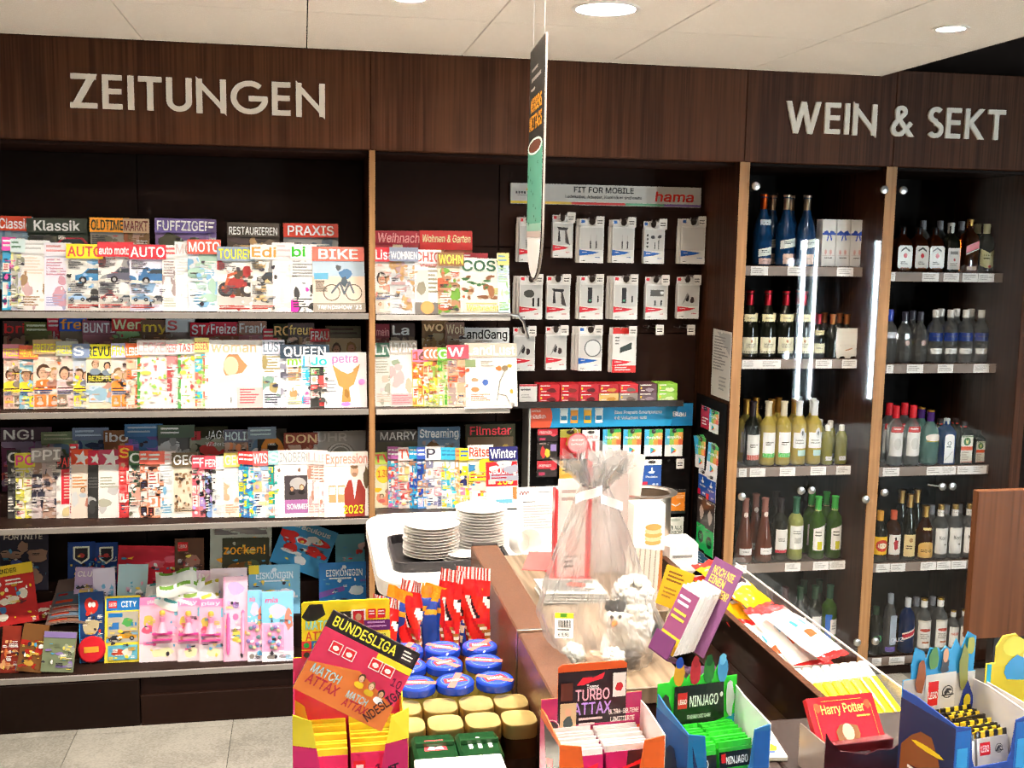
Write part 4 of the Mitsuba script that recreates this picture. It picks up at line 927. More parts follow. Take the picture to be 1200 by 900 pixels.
    ('F', 0.3719, 0.1074, 0.8805, 0.0328, 0.2682, 0.0045, 12, 2.5, -0.12, 'purple-edged television guide, second of four copies', 'c8a0b8', '', 'fff', 'b6a', 'm', 'c6a e54 4bd'),
    ('F', 0.3866, 0.1023, 0.8805, 0.0328, 0.2679, 0.0045, 12, 2.5, -0.2, 'purple-edged television guide, third of four copies', 'c8a0b8', '', 'fff', 'b6a', 'm', 'c6a e54 4bd'),
    ('F', 0.4015, 0.0958, 0.8805, 0.0662, 0.2673, 0.006, 12, 2.5, 0.1, 'television guide with red title, front one of four copies', 'f0e4e0', 'TV', 'e54', 'f4e0e0', 'm', 'd66 ec8 caa'),
    ('F', 0.4497, 0.0922, 0.8805, 0.0366, 0.2704, 0.0045, 12, 2.5, -0.13, 'blue magazine, first of three copies', '3aa0d8', '', 'fff', '3ad', 'm', '3ad 24a b86'),
    ('F', 0.4683, 0.0873, 0.8805, 0.0329, 0.2701, 0.0045, 12, 2.5, -0.19, 'blue magazine, second of three copies', '3aa0d8', '', 'fff', '3ad', 'm', '3ad 24a b86'),
    ('F', 0.4832, 0.0808, 0.8805, 0.0553, 0.2696, 0.006, 12, 2.5, -0.14, 'blue magazine, front one of three copies', '5a90d0', '', 'fff', '46c', 'm', 'cce 24a c97'),
    ('F', 0.5205, 0.0752, 0.8805, 0.0855, 0.2724, 0.006, 12, 2.5, -0.18, 'white magazine with a pink picture and vertical title', 'eeecec', 'P', '445', 'eeecec', 'm', 'e9a 88a ddd'),
    ('F', 0.588, 0.0724, 0.8805, 0.0406, 0.2678, 0.0045, 12, 2.5, 0.09, 'yellow and blue puzzle magazine, first of three copies', 'd8e4e0', '', '38b', '4bd', 'm', 'fe4 4bd eee'),
    ('F', 0.6105, 0.0677, 0.8805, 0.0368, 0.2674, 0.0045, 12, 2.5, -0.04, 'yellow and blue puzzle magazine, second of three copies', 'd8e4e0', '', '38b', '4bd', 'm', 'fe4 4bd eee'),
    ('F', 0.6294, 0.0628, 0.8805, 0.0369, 0.267, 0.0045, 12, 2.5, -0.25, 'yellow and blue puzzle magazine, front one of three copies', 'd8e4e0', '', '38b', '4bd', 'm', 'fe4 4bd eee'),
    ('F', 0.6482, 0.058, 0.8805, 0.0369, 0.2667, 0.0045, 12, 2.5, 0.46, 'orange magazine sliver', 'f0c080', '', 'e64', 'fa6', 'm', 'f96 fd8 fc8'),
    ('F', 0.6671, 0.0516, 0.8805, 0.0635, 0.266, 0.006, 12, 2.5, 0.18, 'yellow and pink puzzle magazine', 'f4e890', '', '46b', 'fe3', 'm', 'f8a fd3 336'),
    ('F', 0.7086, 0.0462, 0.8805, 0.1132, 0.2798, 0.006, 12, 2.5, -0.44, 'orange-framed puzzle magazine with red title', 'f4e8d0', 'Rätsel', 'd43', 'fff0e0', 'x', 'fd3 48b e55'),
    ('F', 0.8001, 0.043, 0.8805, 0.1293, 0.2705, 0.006, 12, 2.5, -0.48, 'navy winter puzzle magazine', 'eceaf0', 'Winter', 'fff', '2c2c6c', 'x', 'aab ddd c55'),
    ('F', 0.7819, 0.035, 0.8805, 0.1422, 0.2064, 0.006, 12, 2.5, 0.24, 'red number puzzle magazine with yellow numerals', 'f4f0e8', 'SUDOKU', 'fff', 'e34', 'SUD', 'fd3 7cd db8'),
    ('f', 0.311, 0.2383, 0.9604999999999999, 0.2066, 0.2401, 0.006, 7, 1.2, -0.19, 'charcoal magazine with a grey frame', '555', 'MARRY', 'eee', '555', 'FR', 'bbb 887 665'),
    ('f', 0.4995, 0.235, 0.9604999999999999, 0.1913, 0.2526, 0.006, 7, 1.2, 0.24, 'blue-grey streaming magazine with a face', '8ac', 'Streaming', 'fff', '68a', 'f', 'fb9 99a baa'),
    ('f', 0.7182, 0.235, 0.9604999999999999, 0.2305, 0.2606, 0.006, 7, 1.2, 0.07, 'black magazine with red title', '332', 'Filmstar', 'e45', '332', 'FR', '988 876 654'),
]
ROWNAME = {'A': 'front row, top newspaper shelf', 'a': 'rear row, top newspaper shelf', 'B': 'front row, second newspaper shelf', 'b': 'rear row, second newspaper shelf',
           'C': 'front row, third newspaper shelf', 'c': 'rear row, third newspaper shelf', 'D': 'front row, top short rack', 'd': 'rear row, top short rack',
           'E': 'front row, middle short rack', 'e': 'rear row, middle short rack', 'F': 'front row, lowest short rack', 'f': 'rear row, lowest short rack'}
for row in 'AaBbCcDdEeFf':
    items = [m for m in MAGS if m[0] == row]
    for i, (_, x, y, z, w, h, th, lean, yaw, roll, look, bg, mast, mcol, mbg, style, pal) in enumerate(items):
        p = art(w, h, hx(bg), mast, hx(mcol), hx(mbg), style, [hx(c) for c in pal.split()], hash_seed(row, i))
        lab = trim(look, f'{nth(i, len(items))}, {ROWNAME[row]}')
        magazine('magazine', x, y, z, w, h, th, lean, yaw, roll, p, lab, 'magazine', 'magazines, ' + ROWNAME[row])

# ---------------------------------------------------------------- mobile accessories on hooks
t = thing('header_sign', 'white header sign reading FIT FOR MOBILE above the accessory packs', 'sign')
part(t, 'board', G().box(.94, 1.864, .435, .451, 2.222, 2.316, '#d8d4ce', .001), 'satin')
p = P()
p.R(0, .014, .924, .094, '#dcd8d2')
for a, b, c in ((0, .115, '#e8c840'), (.115, .13, '#dcd8d2'), (.16, .29, '#e8c050'), (.29, .55, '#d83a34'), (.55, .74, '#70b48c'), (.74, .924, '#8a70b0')):
    p.R(a, .002, b, .013, c)
p.R(.116, 0, .12, .094, '#9a948e')
p.T('FIT FOR MOBILE', .30, .058, .025, '#2c2628', w=.29, bold=True).T('Ladekabel, Adapter, Kopfhörer und mehr', .26, .032, .013, '#3a3436', w=.37)
p.T('hama', .695, .026, .044, '#e02c28', w=.19, slant=.1).T('.', .885, .03, .02, '#8a8480')
p.T('ıııı', .025, .046, .014, '#3a3436', w=.045).D(.076, .066, .004, .004, '#e8a030').L(.03, .034, .09, .04, 1, '#8a8480')
part(t, 'print', p.out(G(), flat_xz(.94, .4348, 2.222)), 'satin')

def pack_print(w, h, kind, c):
    p = P(hash_seed('k', sum(map(ord, kind))))
    p.R(0, 0, w, h, '#e6e4e0')
    body = .82 * h
    p.R(.0, body, w, h, '#efedea')
    p.D(.5 * w, .94 * h, .13 * w, .018, '#2a201c').R(.05 * w, .9 * h, .2 * w, .97 * h, c)
    if kind != 'box':
        p.R(.04 * w, .3 * h, .96 * w, .8 * h, '#cfcdca')
    p.Y([(0, .16 * h), (0, .3 * h), (.82 * w, .245 * h), (.55 * w, .2 * h)], c)
    p.R(0, .0, w, .15 * h, '#efeeec'); p.L(.66 * w, .1 * h, .92 * w, .135 * h, 1, c); p.L(.08 * w, .03 * h, .3 * w, .06 * h, 1, '#403a38'); p.L(.1 * w, .215 * h, .42 * w, .25 * h, 1, '#f4f0f0')
    d = '#2e2a2c'
    if kind == 'cord':
        p.Y([(.2 * w, .72 * h), (.75 * w, .7 * h), (.7 * w, .64 * h), (.3 * w, .65 * h)], d).Y([(.28 * w, .66 * h), (.25 * w, .38 * h), (.38 * w, .38 * h), (.34 * w, .62 * h)], d).Y([(.6 * w, .66 * h), (.62 * w, .36 * h), (.85 * w, .3 * h), (.68 * w, .62 * h)], '#46403e')
    elif kind == 'plugs':
        p.R(.42 * w, .33 * h, .48 * w, .5 * h, '#4a4446').R(.66 * w, .33 * h, .72 * w, .5 * h, '#4a4446').R(.44 * w, .5 * h, .46 * w, .64 * h, '#b4b0ae').R(.68 * w, .5 * h, .7 * w, .64 * h, '#b4b0ae')
    elif kind == 'buds':
        for i in range(4):
            p.D(.16 * w, (.4 + .09 * i) * h, .05 * w, .016 * h + .002, d)
        p.B(.42 * w, .63 * h, .12 * w, .05 * h, d).B(.74 * w, .64 * h, .12 * w, .05 * h, d).R(.5 * w, .34 * h, .54 * w, .5 * h, d).R(.68 * w, .34 * h, .72 * w, .56 * h, d)
    elif kind == 'car':
        p.R(.34 * w, .38 * h, .52 * w, .74 * h, d).R(.38 * w, .42 * h, .48 * w, .46 * h, '#4c9a78').R(.74 * w, .4 * h, .8 * w, .55 * h, d)
    elif kind == 'charger':
        p.B(.42 * w, .6 * h, .24 * w, .1 * h, '#4a4a46', rough=.1).R(.56 * w, .3 * h, .64 * w, .5 * h, d).R(.78 * w, .3 * h, .86 * w, .5 * h, d)
    elif kind == 'twin':
        p.R(.2 * w, .55 * h, .8 * w, .7 * h, '#55524e').D(.72 * w, .63 * h, .08 * w, .04 * h, '#eeeeee').R(.38 * w, .33 * h, .46 * w, .45 * h, d).R(.66 * w, .33 * h, .74 * w, .45 * h, d)
    elif kind == 'usb':
        p.B(.45 * w, .5 * h, .1 * w, .1 * h, d).B(.68 * w, .45 * h, .12 * w, .09 * h, '#3c3030').Y([(.2 * w, .34 * h), (.3 * w, .4 * h), (.5 * w, .58 * h), (.44 * w, .62 * h)], '#8a8684')
    elif kind == 'disc':
        p.D(.6 * w, .52 * h, .36 * w, .2 * h, '#6a6e70', 24).D(.6 * w, .52 * h, .32 * w, .175 * h, '#dcdedd', 24)
    elif kind == 'box':
        p.R(0, 0, w, .16 * h, '#d8322e'); p.R(0, .86 * h, w, h, '#d8322e'); p.Y([(.3 * w, .44 * h), (.32 * w, .56 * h), (.8 * w, .68 * h), (.8 * w, .53 * h)], '#3a4440'); p.L(.1 * w, .6 * h, .3 * w, .8 * h, 3, '#8a8684')
        p.L(.1 * w, .02 * h, .9 * w, .13 * h, 2, '#f4e0e0')
    return p.crop(w, h)

RED, BLU = '#d82c3a', '#2a62b8'
PACKS = [  # row, x, z, width, height, motif, colour, copies behind, look
    (0, .973, 1.955, .075, .204, 'plugs', RED, 1, 'white accessory pack with red corner, half hidden by the hanging sign'),
    (0, 1.130, 1.977, .095, .196, 'cord', RED, 0, 'white accessory pack with black headset cord and red corner'),
    (0, 1.257, 1.955, .116, .203, 'plugs', BLU, 1, 'wide white pack with two fine plugs and blue corner'),
    (0, 1.414, 1.957, .107, .200, 'plugs', BLU, 1, 'narrower white pack with two fine plugs and blue corner'),
    (0, 1.569, 1.955, .100, .197, 'buds', BLU, 0, 'white earphone pack with a column of black ear pads'),
    (0, 1.750, 1.957, .120, .211, 'clear', BLU, 1, 'pale clear-fronted pack with blue corner'),
    (1, .978, 1.691, .109, .199, 'charger', RED, 2, 'white charger pack with two short cables and red corner'),
    (1, 1.108, 1.691, .110, .200, 'cord', RED, 0, 'white pack with hanging black cord and red corner'),
    (1, 1.264, 1.692, .115, .201, 'car', RED, 1, 'white pack with slim black car charger and green light'),
    (1, 1.428, 1.692, .118, .202, 'car', RED, 2, 'deep stack of white packs with slim black charger'),
    (1, 1.586, 1.693, .108, .199, 'twin', RED, 0, 'white pack with grey twin-socket plug'),
    (1, 1.743, 1.697, .108, .197, 'usb', RED, 0, 'white pack with slanted grey cable and red corner'),
    (2, .954, 1.451, .102, .200, 'usb', RED, 0, 'white pack with dark plugs behind the chrome guard'),
    (2, 1.109, 1.454, .098, .201, 'usb', RED, 0, 'white pack with two dark plugs and red corner'),
    (2, 1.265, 1.449, .114, .207, 'disc', BLU, 2, 'white pack with a round white charging disc'),
    (2, 1.430, 1.440, .117, .212, 'box', RED, 1, 'red and white box picturing a black power bank')]
ROWN = ['top row', 'middle row', 'bottom row']
def hook(x, z, lab, grp):
    t = thing('wall_hook', lab, 'hook', grp)
    for s in (-.018, .018):
        part(t, 'prong', G().tube([(x + s, .452, z), (x + s, .37, z + .001), (x + s, .362, z + .012)], .0022, '#c4c4c4', 6), 'metal')
    part(t, 'arm', G().tube([(x + .03, .452, z + .012), (x + .03, .345, z + .012)], .002, '#c4c4c4', 6), 'metal')
    p = P(); p.R(0, 0, .038, .048, '#e4e0da').L(.005, .008, .033, .03, 2, '#5a5654')
    part(t, 'tag', p.out(G().box(x + .012, x + .05, .342, .3445, z - .03, z + .018, '#dedad4'), flat_xz(x + .012, .342, z - .03)), 'satin', label='white price tag')
for row, x, z, w, h, kind, c, n, look in PACKS:
    for k in range(n, -1, -1):
        dx, y0 = -.012 * k, .372 + .019 * k
        deep = .017 if n else .034
        t = thing('accessory_pack', trim(look, ROWN[row] + ' of hooks') if k == 0 else trim(f'{("", "second", "third")[k]} copy behind the {look}', ROWN[row]), 'accessory pack', 'accessory packs')
        kc = part(t, 'carton', G().box(x + dx, x + dx + w, y0, y0 + deep, z, z + h * .84, '#dedcd8', .002), 'satin')
        kt = part(t, 'hang_tab', G().box(x + dx + .004, x + dx + w - .004, y0 + deep - .003, y0 + deep, z + h * .82, z + h, '#e6e4e0', .0008), 'satin')
        if k == 0:
            pp = pack_print(w, h, kind, c)
            lo, hi = P(), P()
            part(kc, 'print', pp.crop(w, h * .835).out(G(), flat_xz(x, y0, z)), 'film')
            hi = pack_print(w, h, kind, c); hi.q = [(np.maximum(v - [0, .84 * h], 0), f, cc) for v, f, cc in hi.q if v[:, 1].min() > .8 * h]
            part(kt, 'print', hi.crop(w - .008, .155 * h).out(G(), flat_xz(x + .004, y0 + deep - .003, z + .845 * h)), 'satin')
            hook(x + w / 2, z + h * .955 + .003, f'chrome hook with tag, {nth([a[1] for a in PACKS if a[0] == row].index(x), 9)}, {ROWN[row]} of accessory packs', 'wall hooks with packs')
hook(1.62, 1.652, 'empty chrome hook with white tag, right of the power bank box', 'empty wall hooks')
hook(1.775, 1.652, 'empty chrome hook with white tag, rightmost in the bottom row', 'empty wall hooks')

# shelf with flat card boxes
t = thing('box_shelf', 'black narrow shelf carrying small flat boxes under the accessory packs', 'shelf')
part(t, 'board', G().box(.94, 1.76, .29, .452, 1.296, 1.310, '#191413', .001), 'dark')
part(t, 'lip', G().box(.94, 1.76, .282, .289, 1.288, 1.318, '#26201e', .001), 'satin')
def cardbox(x, z, w, c, acc, look):
    t = thing('card_box', look, 'box', 'small boxes on the black shelf')
    part(t, 'carton', G().box(x, x + w, .30, .40, z, z + .0415, c, .001), 'satin')
    p = P(hash_seed('q', int(x * 1000))); p.R(0, 0, w, .0415, c)
    p.B(.62 * w, .014, .28 * w, .012, acc).R(.0, .034, w, .0415, c).L(.08 * w, .028, .7 * w, .038, 1, '#f0e4dc').D(.12 * w, .022, .05 * w, .006, '#f0c040').L(.1 * w, .004, .45 * w, .012, 1, '#f0dcd4')
    part(t, 'print', p.crop(w, .0415).out(G(), flat_xz(x, .2998, z)), 'film')
for i, (x, w, cu, cl, a, nu, nl) in enumerate((
        (1.063, .098, '#c02c34', '#c42c36', '#6a2024', 'red', 'red'), (1.166, .088, '#c02c34', '#b83038', '#80302c', 'red', 'red'), (1.257, .092, '#bc2a34', '#b42c36', '#5a2024', 'red', 'red'),
        (1.352, .094, '#b82a32', '#d8b070', '#c08838', 'red', 'golden'), (1.450, .090, '#c83038', '#9a8c84', '#6a5c54', 'red', 'grey'), (1.544, .088, '#5a3a40', '#6a545c', '#9a848c', 'dark red', 'mauve'), (1.637, .096, '#8ac044', '#9acc54', '#d8e8b0', 'green', 'green'))):
    o = nth(i, 7)
    cardbox(x, 1.3105, w, cl, a, f'{nl} flat card box in the lower layer, black shelf, {o}')
    cardbox(x, 1.353, w, cu, a, f'{nu} flat card box in the upper layer, black shelf, {o}')
p = P(4); p.R(0, 0, .083, .087, '#dcd8d4').L(.006, .05, .076, .066, 1, '#6a6668').L(.01, .02, .07, .04, 2, '#b0acaa').R(0, .078, .083, .087, '#c83840')
whole('info_card', p.out(G().box(.971, 1.054, .298, .301, 1.3105, 1.398, '#dcd8d4'), flat_xz(.971, .298, 1.3105)), 'satin', 'white notice card with a red top, leftmost on the black shelf', 'card')

# gift card stand
t = thing('gift_card_stand', 'black gift card stand under the blue banner', 'card stand')
part(t, 'panel', G().box(1.03, 1.845, .385, .451, .25, 1.285, '#120e0e', .002), 'dark')
part(t, 'side_strip', G().box(1.018, 1.028, .30, .451, .30, 1.285, '#c8c6c2', .002), 'gloss', label='pale clear side strip')
t = thing('banner', 'blue prepaid banner with an orange disc above the gift cards', 'banner')
p = P()
p.R(0, 0, .80, .108, '#1e9ad4').Y(Point(.0, .05).buffer(.11, 12).intersection(Polygon([(0, 0), (.3, 0), (.3, .108), (0, .108)])), '#e8583a')
p.T('nützlich', .008, .045, .018, '#f8e8e0', w=.07).T('einfach', .012, .075, .012, '#f8d8cc', w=.04)
for x, c in ((.165, '#e8f0f0'), (.215, '#f0a040'), (.28, '#f4b838'), (.335, '#e8f0f0')):
    p.R(x - .018, .02, x + .018, .082, c).R(x - .02, .082, x + .02, .092, '#d8e0e0').R(x - .014, .035, x + .014, .055, '#2a84b4')
p.T('Blau Prepaid Smartpakete', .41, .062, .015, '#eaf4fa', w=.235).T('mit Volumen satt', .41, .036, .015, '#eaf4fa', w=.16).Y([(.69, 0), (.80, 0), (.80, .108), (.72, .108)], '#1878b0').T('Blau', .70, .046, .024, '#f4fafc', w=.066)
part(t, 'board', G().box(1.03, 1.83, .345, .350, 1.185, 1.293, '#1e90c8'), 'satin')
part(t, 'print', p.out(G(), flat_xz(1.03, .345, 1.185)), 'film')

def card_print(w, h, kind):
    p = P(hash_seed('g', len(kind)))
    if kind == 'play':
        p.R(0, 0, w, h, '#f4f4f4')
        for i, (a, b) in enumerate((('#44b4e0', '#68c0d8'), ('#58b870', '#a0cc58'), ('#b8c858', '#f0a850'), ('#f0b060', '#ee7048'))):
            x0, x1 = i * w / 4, (i + 1) * w / 4
            p.R(x0, .42 * h, x1, .72 * h, b).R(x0, .62 * h, x1, h, a)
        p.R(.3 * w, .88 * h, w, h, '#3aac50'); p.D(.5 * w, .93 * h, .12 * w, .012, '#3a3a38'); p.T('Google Play', .1 * w, .66 * h, .012, '#ffffff', w=.8 * w)
        p.Y([(.34 * w, .1 * h), (.34 * w, .34 * h), (.52 * w, .22 * h)], '#4ab4d8').Y([(.34 * w, .34 * h), (.52 * w, .22 * h), (.6 * w, .26 * h)], '#58b868').Y([(.52 * w, .22 * h), (.6 * w, .26 * h), (.66 * w, .22 * h), (.6 * w, .18 * h)], '#f0c040').Y([(.34 * w, .1 * h), (.52 * w, .22 * h), (.6 * w, .18 * h)], '#e85048')
    elif kind == 'stream':
        p.R(0, 0, w, h, '#f2f0ee').Y([(.2 * w, 0), (.2 * w, .6 * h), (.36 * w, .6 * h), (.6 * w, .2 * h), (.6 * w, .6 * h), (.76 * w, .6 * h), (.76 * w, 0), (.6 * w, 0), (.36 * w, .36 * h), (.36 * w, 0)], '#d81e28').T('NETFLIX', .14 * w, .7 * h, .013, '#d0404a', w=.74 * w).D(.5 * w, .92 * h, .2 * w, .008, '#3a3434')
    elif kind == 'station':
        p.R(0, 0, w, h, '#2454a8').R(0, .8 * h, w, h, '#eef0f2').D(.5 * w, .91 * h, .2 * w, .008, '#3a3434').B(.5 * w, .55 * h, .2 * w, .06 * h, '#eef2f8').R(.46 * w, .52 * h, .55 * w, .72 * h, '#eef2f8').T('PlayStation', .2 * w, .36 * h, .009, '#e8eef8', w=.62 * w).R(0, 0, .3 * w, .22 * h, '#d02048').D(.62 * w, .12 * h, .08 * w, .04 * h, '#c8d8f0').D(.8 * w, .12 * h, .06 * w, .04 * h, '#c8d8f0')
    elif kind == 'music':
        p.R(0, 0, w, h, '#28b860').D(.5 * w, .5 * h, .3 * w, .3 * w, '#163c24', 20)
        for i in range(3):
            p.R(.32 * w, (.42 + .07 * i) * h, .68 * w, (.45 + .07 * i) * h, '#28b860')
    elif kind == 'parcel':
        p.R(0, 0, w, h, '#26262a').R(.03 * w, .12 * h, .97 * w, .88 * h, '#f08a2c').Y(LineString([(.3 * w, .4 * h), (.5 * w, .32 * h), (.72 * w, .42 * h)]).buffer(.003), '#ffe8d0').L(.5 * w, .6 * h, .95 * w, .85 * h, 3, '#f8c890')
    elif kind == 'wish':
        p.R(0, 0, w, h, '#e8e8e2').D(.5 * w, .9 * h, .3 * w, .06 * h, '#c8ccc4'); p.T('FÜR ALLE', .06 * w, .56 * h, .018, '#2c3830', w=.86 * w).T('WÜNSCHE', .06 * w, .38 * h, .018, '#2c3830', w=.86 * w); p.L(.1 * w, .22 * h, .9 * w, .32 * h, 2, '#5a6a60').R(.05 * w, .08 * h, .6 * w, .13 * h, '#b85050')
    elif kind == 'phone':
        p.R(0, 0, w, h, '#2a1c20').R(.0, .5 * h, w, h, '#c82838').T('PREPAID', .1 * w, .62 * h, .012, '#f4e0e0', w=.6 * w).D(.8 * w, .5 * h, .13 * w, .1 * h, '#e85060').R(.1 * w, .1 * h, .4 * w, .3 * h, '#b8305a')
    elif kind == 'fruit':
        p.R(0, 0, w, h, '#241c1a').B(.3 * w, .45 * h, .16 * w, .4 * h, '#d83838').B(.5 * w, .4 * h, .16 * w, .3 * h, '#f0d040').R(.66 * w, .5 * h, .95 * w, .9 * h, '#a088c8').L(.1 * w, .86 * h, .6 * w, .98 * h, 1, '#c0a8a0')
    elif kind == 'redsq':
        p.R(0, 0, w, h, '#c8242c').R(0, .72 * h, w, h, '#a8a040').D(.5 * w, .9 * h, .2 * w, .01, '#3a3020').B(.5 * w, .55 * h, .25 * w, .2 * h, '#c89040').L(.15 * w, .05 * h, .85 * w, .18 * h, 2, '#e88a80')
    elif kind == 'gold':
        p.R(0, 0, w, h, '#e8a83c').R(.1 * w, .5 * h, .9 * w, .85 * h, '#f0c864').L(.15 * w, .55 * h, .85 * w, .8 * h, 2, '#6a4a28')
    elif kind == 'dark':
        p.R(0, 0, w, h, '#3a3434').B(.5 * w, .45 * h, .3 * w, .3 * h, '#b8a8a0').L(.1 * w, .8 * h, .9 * w, .95 * h, 1, '#d8d0cc')
    elif kind == 'redlist':
        p.R(0, 0, w, h, '#b82c40').L(.15 * w, .1 * h, .85 * w, .5 * h, 3, '#f0d0d0').D(.5 * w, .9 * h, .2 * w, .01, '#3a2024')
    else:
        p.R(0, 0, w, h, '#3c6a8c').L(.1 * w, .2 * h, .9 * w, .8 * h, 4, '#c0d8e8')
    return p.crop(w, h)

CARDS = [(1.072, 1.118, .097, .060, 'phone', 'black and red prepaid card, topmost at the left edge of the stand'), (1.072, 1.032, .097, .080, 'fruit', 'dark card with fruit shapes, second from top at the left edge'), (1.072, .948, .097, .078, 'phone', 'black and red prepaid card, third from top at the left edge'),
    (1.181, 1.034, .099, .141, 'redsq', 'red gift card with olive top, beside the left edge column'), (1.289, 1.031, .085, .139, 'stream', 'white gift card with a large red letter'),
    (1.389, 1.042, .089, .130, 'play', 'rainbow gift card with play triangle, leftmost of the four in a row'), (1.490, 1.040, .089, .130, 'play', 'rainbow gift card with play triangle, second of the four in a row'), (1.596, 1.037, .089, .131, 'play', 'rainbow gift card with play triangle, third of the four in a row'), (1.699, 1.035, .089, .134, 'play', 'rainbow gift card with play triangle, rightmost of the four in a row'),
    (1.181, .894, .099, .130, 'gold', 'golden gift card under the red and olive one'), (1.486, .886, .094, .134, 'station', 'blue gift card with white controller emblem, left of a pair'), (1.589, .883, .097, .138, 'station', 'blue gift card with white controller emblem, right of a pair'),
    (1.716, .750, .098, .120, 'parcel', 'black-framed orange gift card with a smile curve'), (1.720, .595, .088, .138, 'wish', 'pale gift card reading FÜR ALLE WÜNSCHE')]
def gift_card(x, z, w, h, kind, look, M=None, y=.352):
    t = thing('gift_card', look, 'gift card', 'gift cards on the black stand')
    g = G().box(0, w, 0, .0015, 0, h, '#e8e6e2')
    M = M4((x, y, z)) if M is None else M
    part(t, 'card', card_print(w, h, kind).out(g, flat_xz(0, 0, 0)).move(M), 'film')
    part(t, 'peg', G().tube([(w / 2, .03, h - .008), (w / 2, -.014, h - .008), (w / 2, -.018, h - .002)], .0018, '#b8b8b8', 6).move(M), 'metal', label='chrome peg')
for a in CARDS:
    gift_card(*a)
hook(1.745, 1.005, 'empty chrome hook below the rightmost rainbow card', 'empty wall hooks')
p = P(); p.D(.049, .049, .049, .046, '#e87078', 24).D(.049, .05, .044, .041, '#f0a0a0', 24)
p.T('Schenken', .018, .06, .011, '#ffffff', w=.062).T('Sie Freude', .016, .04, .010, '#ffffff', w=.066)
t = thing('hang_tag', 'round pale red hanging tag in front of the red gift card', 'tag')
part(t, 'disc', p.out(G().prism(Point(.049, .049).buffer(.05, 12), 0, .0015, '#d8404a'), flat_xz(0, 0, 0)).move(M4((1.213, .33, 1.062))), 'film')
part(t, 'string', G().tube([(1.262, .331, 1.155), (1.258, .33, 1.175), (1.246, .345, 1.182), (1.236, .352, 1.17)], .0015, '#e8e0d8', 6), 'satin')
# cards on the side of the divider
t = thing('card_side_panel', 'black side panel with two columns of gift cards on the divider', 'card stand')
part(t, 'panel', G().box(1.868, 1.8755, .02, .40, .25, 1.335, '#120e0e', .001), 'dark')
SIDE = [('redlist', 'play', 1.185, 1.29), ('play', 'play', .985, 1.135), ('station', 'station', .862, .985), ('dark', 'dark', .720, .855), ('music', 'music', .600, .722), ('blue', 'blue', .49, .585)]
SN = {'redlist': 'red listing card', 'play': 'rainbow card', 'station': 'blue controller card', 'dark': 'dark portrait card', 'music': 'green music card', 'blue': 'blue pale-lettered card'}
for i, (k0, k1, z0, z1) in enumerate(SIDE):
    for j, (kind, y) in enumerate(((k0, .205), (k1, .085))):
        fan = i == 1
        for q in range(3 if fan else 1):
            M = M4((1.858 - .004 * j - .004 * q, y + .10 + (.03 if fan and j == 0 else 0), z0), rz=-90 + (14 if fan else 4), ry=(-14 + 6 * q if fan and j == 0 else 3 * q if fan else 0))
            gift_card(0, 0, .098, z1 - z0, kind, f'{SN[kind]} on the divider side, {("top", "second", "third", "fourth", "fifth", "lowest")[i]} row, {("far", "near")[j]} column' + (f', {("rear", "middle", "front")[q]} of three' if fan else ''), M)
# notice sheet
p = P(9); p.R(0, 0, .225, .31, '#c4c2bc').Y([(.05, .30), (.215, .30), (.215, .2)], '#a4a6a4').L(.02, .12, .2, .28, 12, '#8c8c8c').L(.1, .03, .2, .1, 4, '#9a9a98')
t = thing('notice_sheet', 'grey printed notice sheet hanging on the side of the walnut divider', 'notice')
part(t, 'sheet', p.out(G().box(0, .225, 0, .001, 0, .31, '#c8c6c0'), flat_xz(0, 0, 0)).move(M4((1.873, .228, 1.352), rz=-90, ry=0)), 'satin')
part(t, 'pin', G().lathe([(.005, 0), (.006, .002), (.004, .005), (.0005, .006)], 12, '#d8d4ce').move(M4((1.872, .115, 1.652), ry=-90)), 'gloss')

# ---------------------------------------------------------------- wine cabinets
t = struct('wall_cabinet_back', G().box(1.924, 3.36, .602, .615, 0, 2.41, '#120d0b'), 'dark', 'dark back of the wine cabinets')
struct('trim_3', G().box(1.924, 3.36, .035, .60, 2.395, 2.408, '#1c1310'), 'dark', 'dark board over the wine cabinets')
t = thing('divider_panel', 'dark walnut end panel at the right of the right wine cabinet', 'divider')
part(t, 'board', G().box(3.305, 3.36, .002, .60, 0.0, 2.41), 'walnut_dark')
part(t, 'edge_strip', G().box(3.305, 3.36, -.003, .0015, 0.0, 2.409, bev=.0008), 'walnut')
struct('baseboard_right', G().box(1.924, 3.304, .05, .08, 0, .03, '#20150f'), 'dark', 'dark plinth under the wine cabinets')
CABX = [(1.925, 2.569), (2.628, 3.302)]
CZ = [[1.957, 1.525, 1.013, .545, .098], [1.937, 1.50, .999, .521, .042]]
CN = ['left wine cabinet', 'right wine cabinet']
SN5 = ['top', 'second', 'third', 'fourth', 'lowest']
TICKETS = [[[(2.013, 2.097), (2.193, 2.273), (2.439, 2.521)], [(1.992, 2.085), (2.085, 2.182), (2.357, 2.439), (2.491, 2.565)], [(1.999, 2.037), (2.054, 2.131), (2.204, 2.282), (2.36, 2.439), (2.492, 2.565)], [(1.999, 2.059), (2.255, 2.334), (2.4, 2.48), (2.485, 2.565)], [(2.059, 2.146), (2.323, 2.412)]], [[(2.714, 2.736), (2.876, 2.961), (2.987, 3.068), (3.086, 3.167), (3.171, 3.253)], [(2.721, 2.756), (2.827, 2.912), (2.989, 3.07), (3.179, 3.262)], [(2.736, 2.822), (2.967, 3.044), (3.044, 3.122), (3.132, 3.21), (3.21, 3.289)], [(2.731, 2.804), (2.809, 2.886), (2.969, 3.052), (3.057, 3.132), (3.136, 3.216)], [(2.74, 2.79), (2.832, 2.915), (3.282, 3.297)]]]
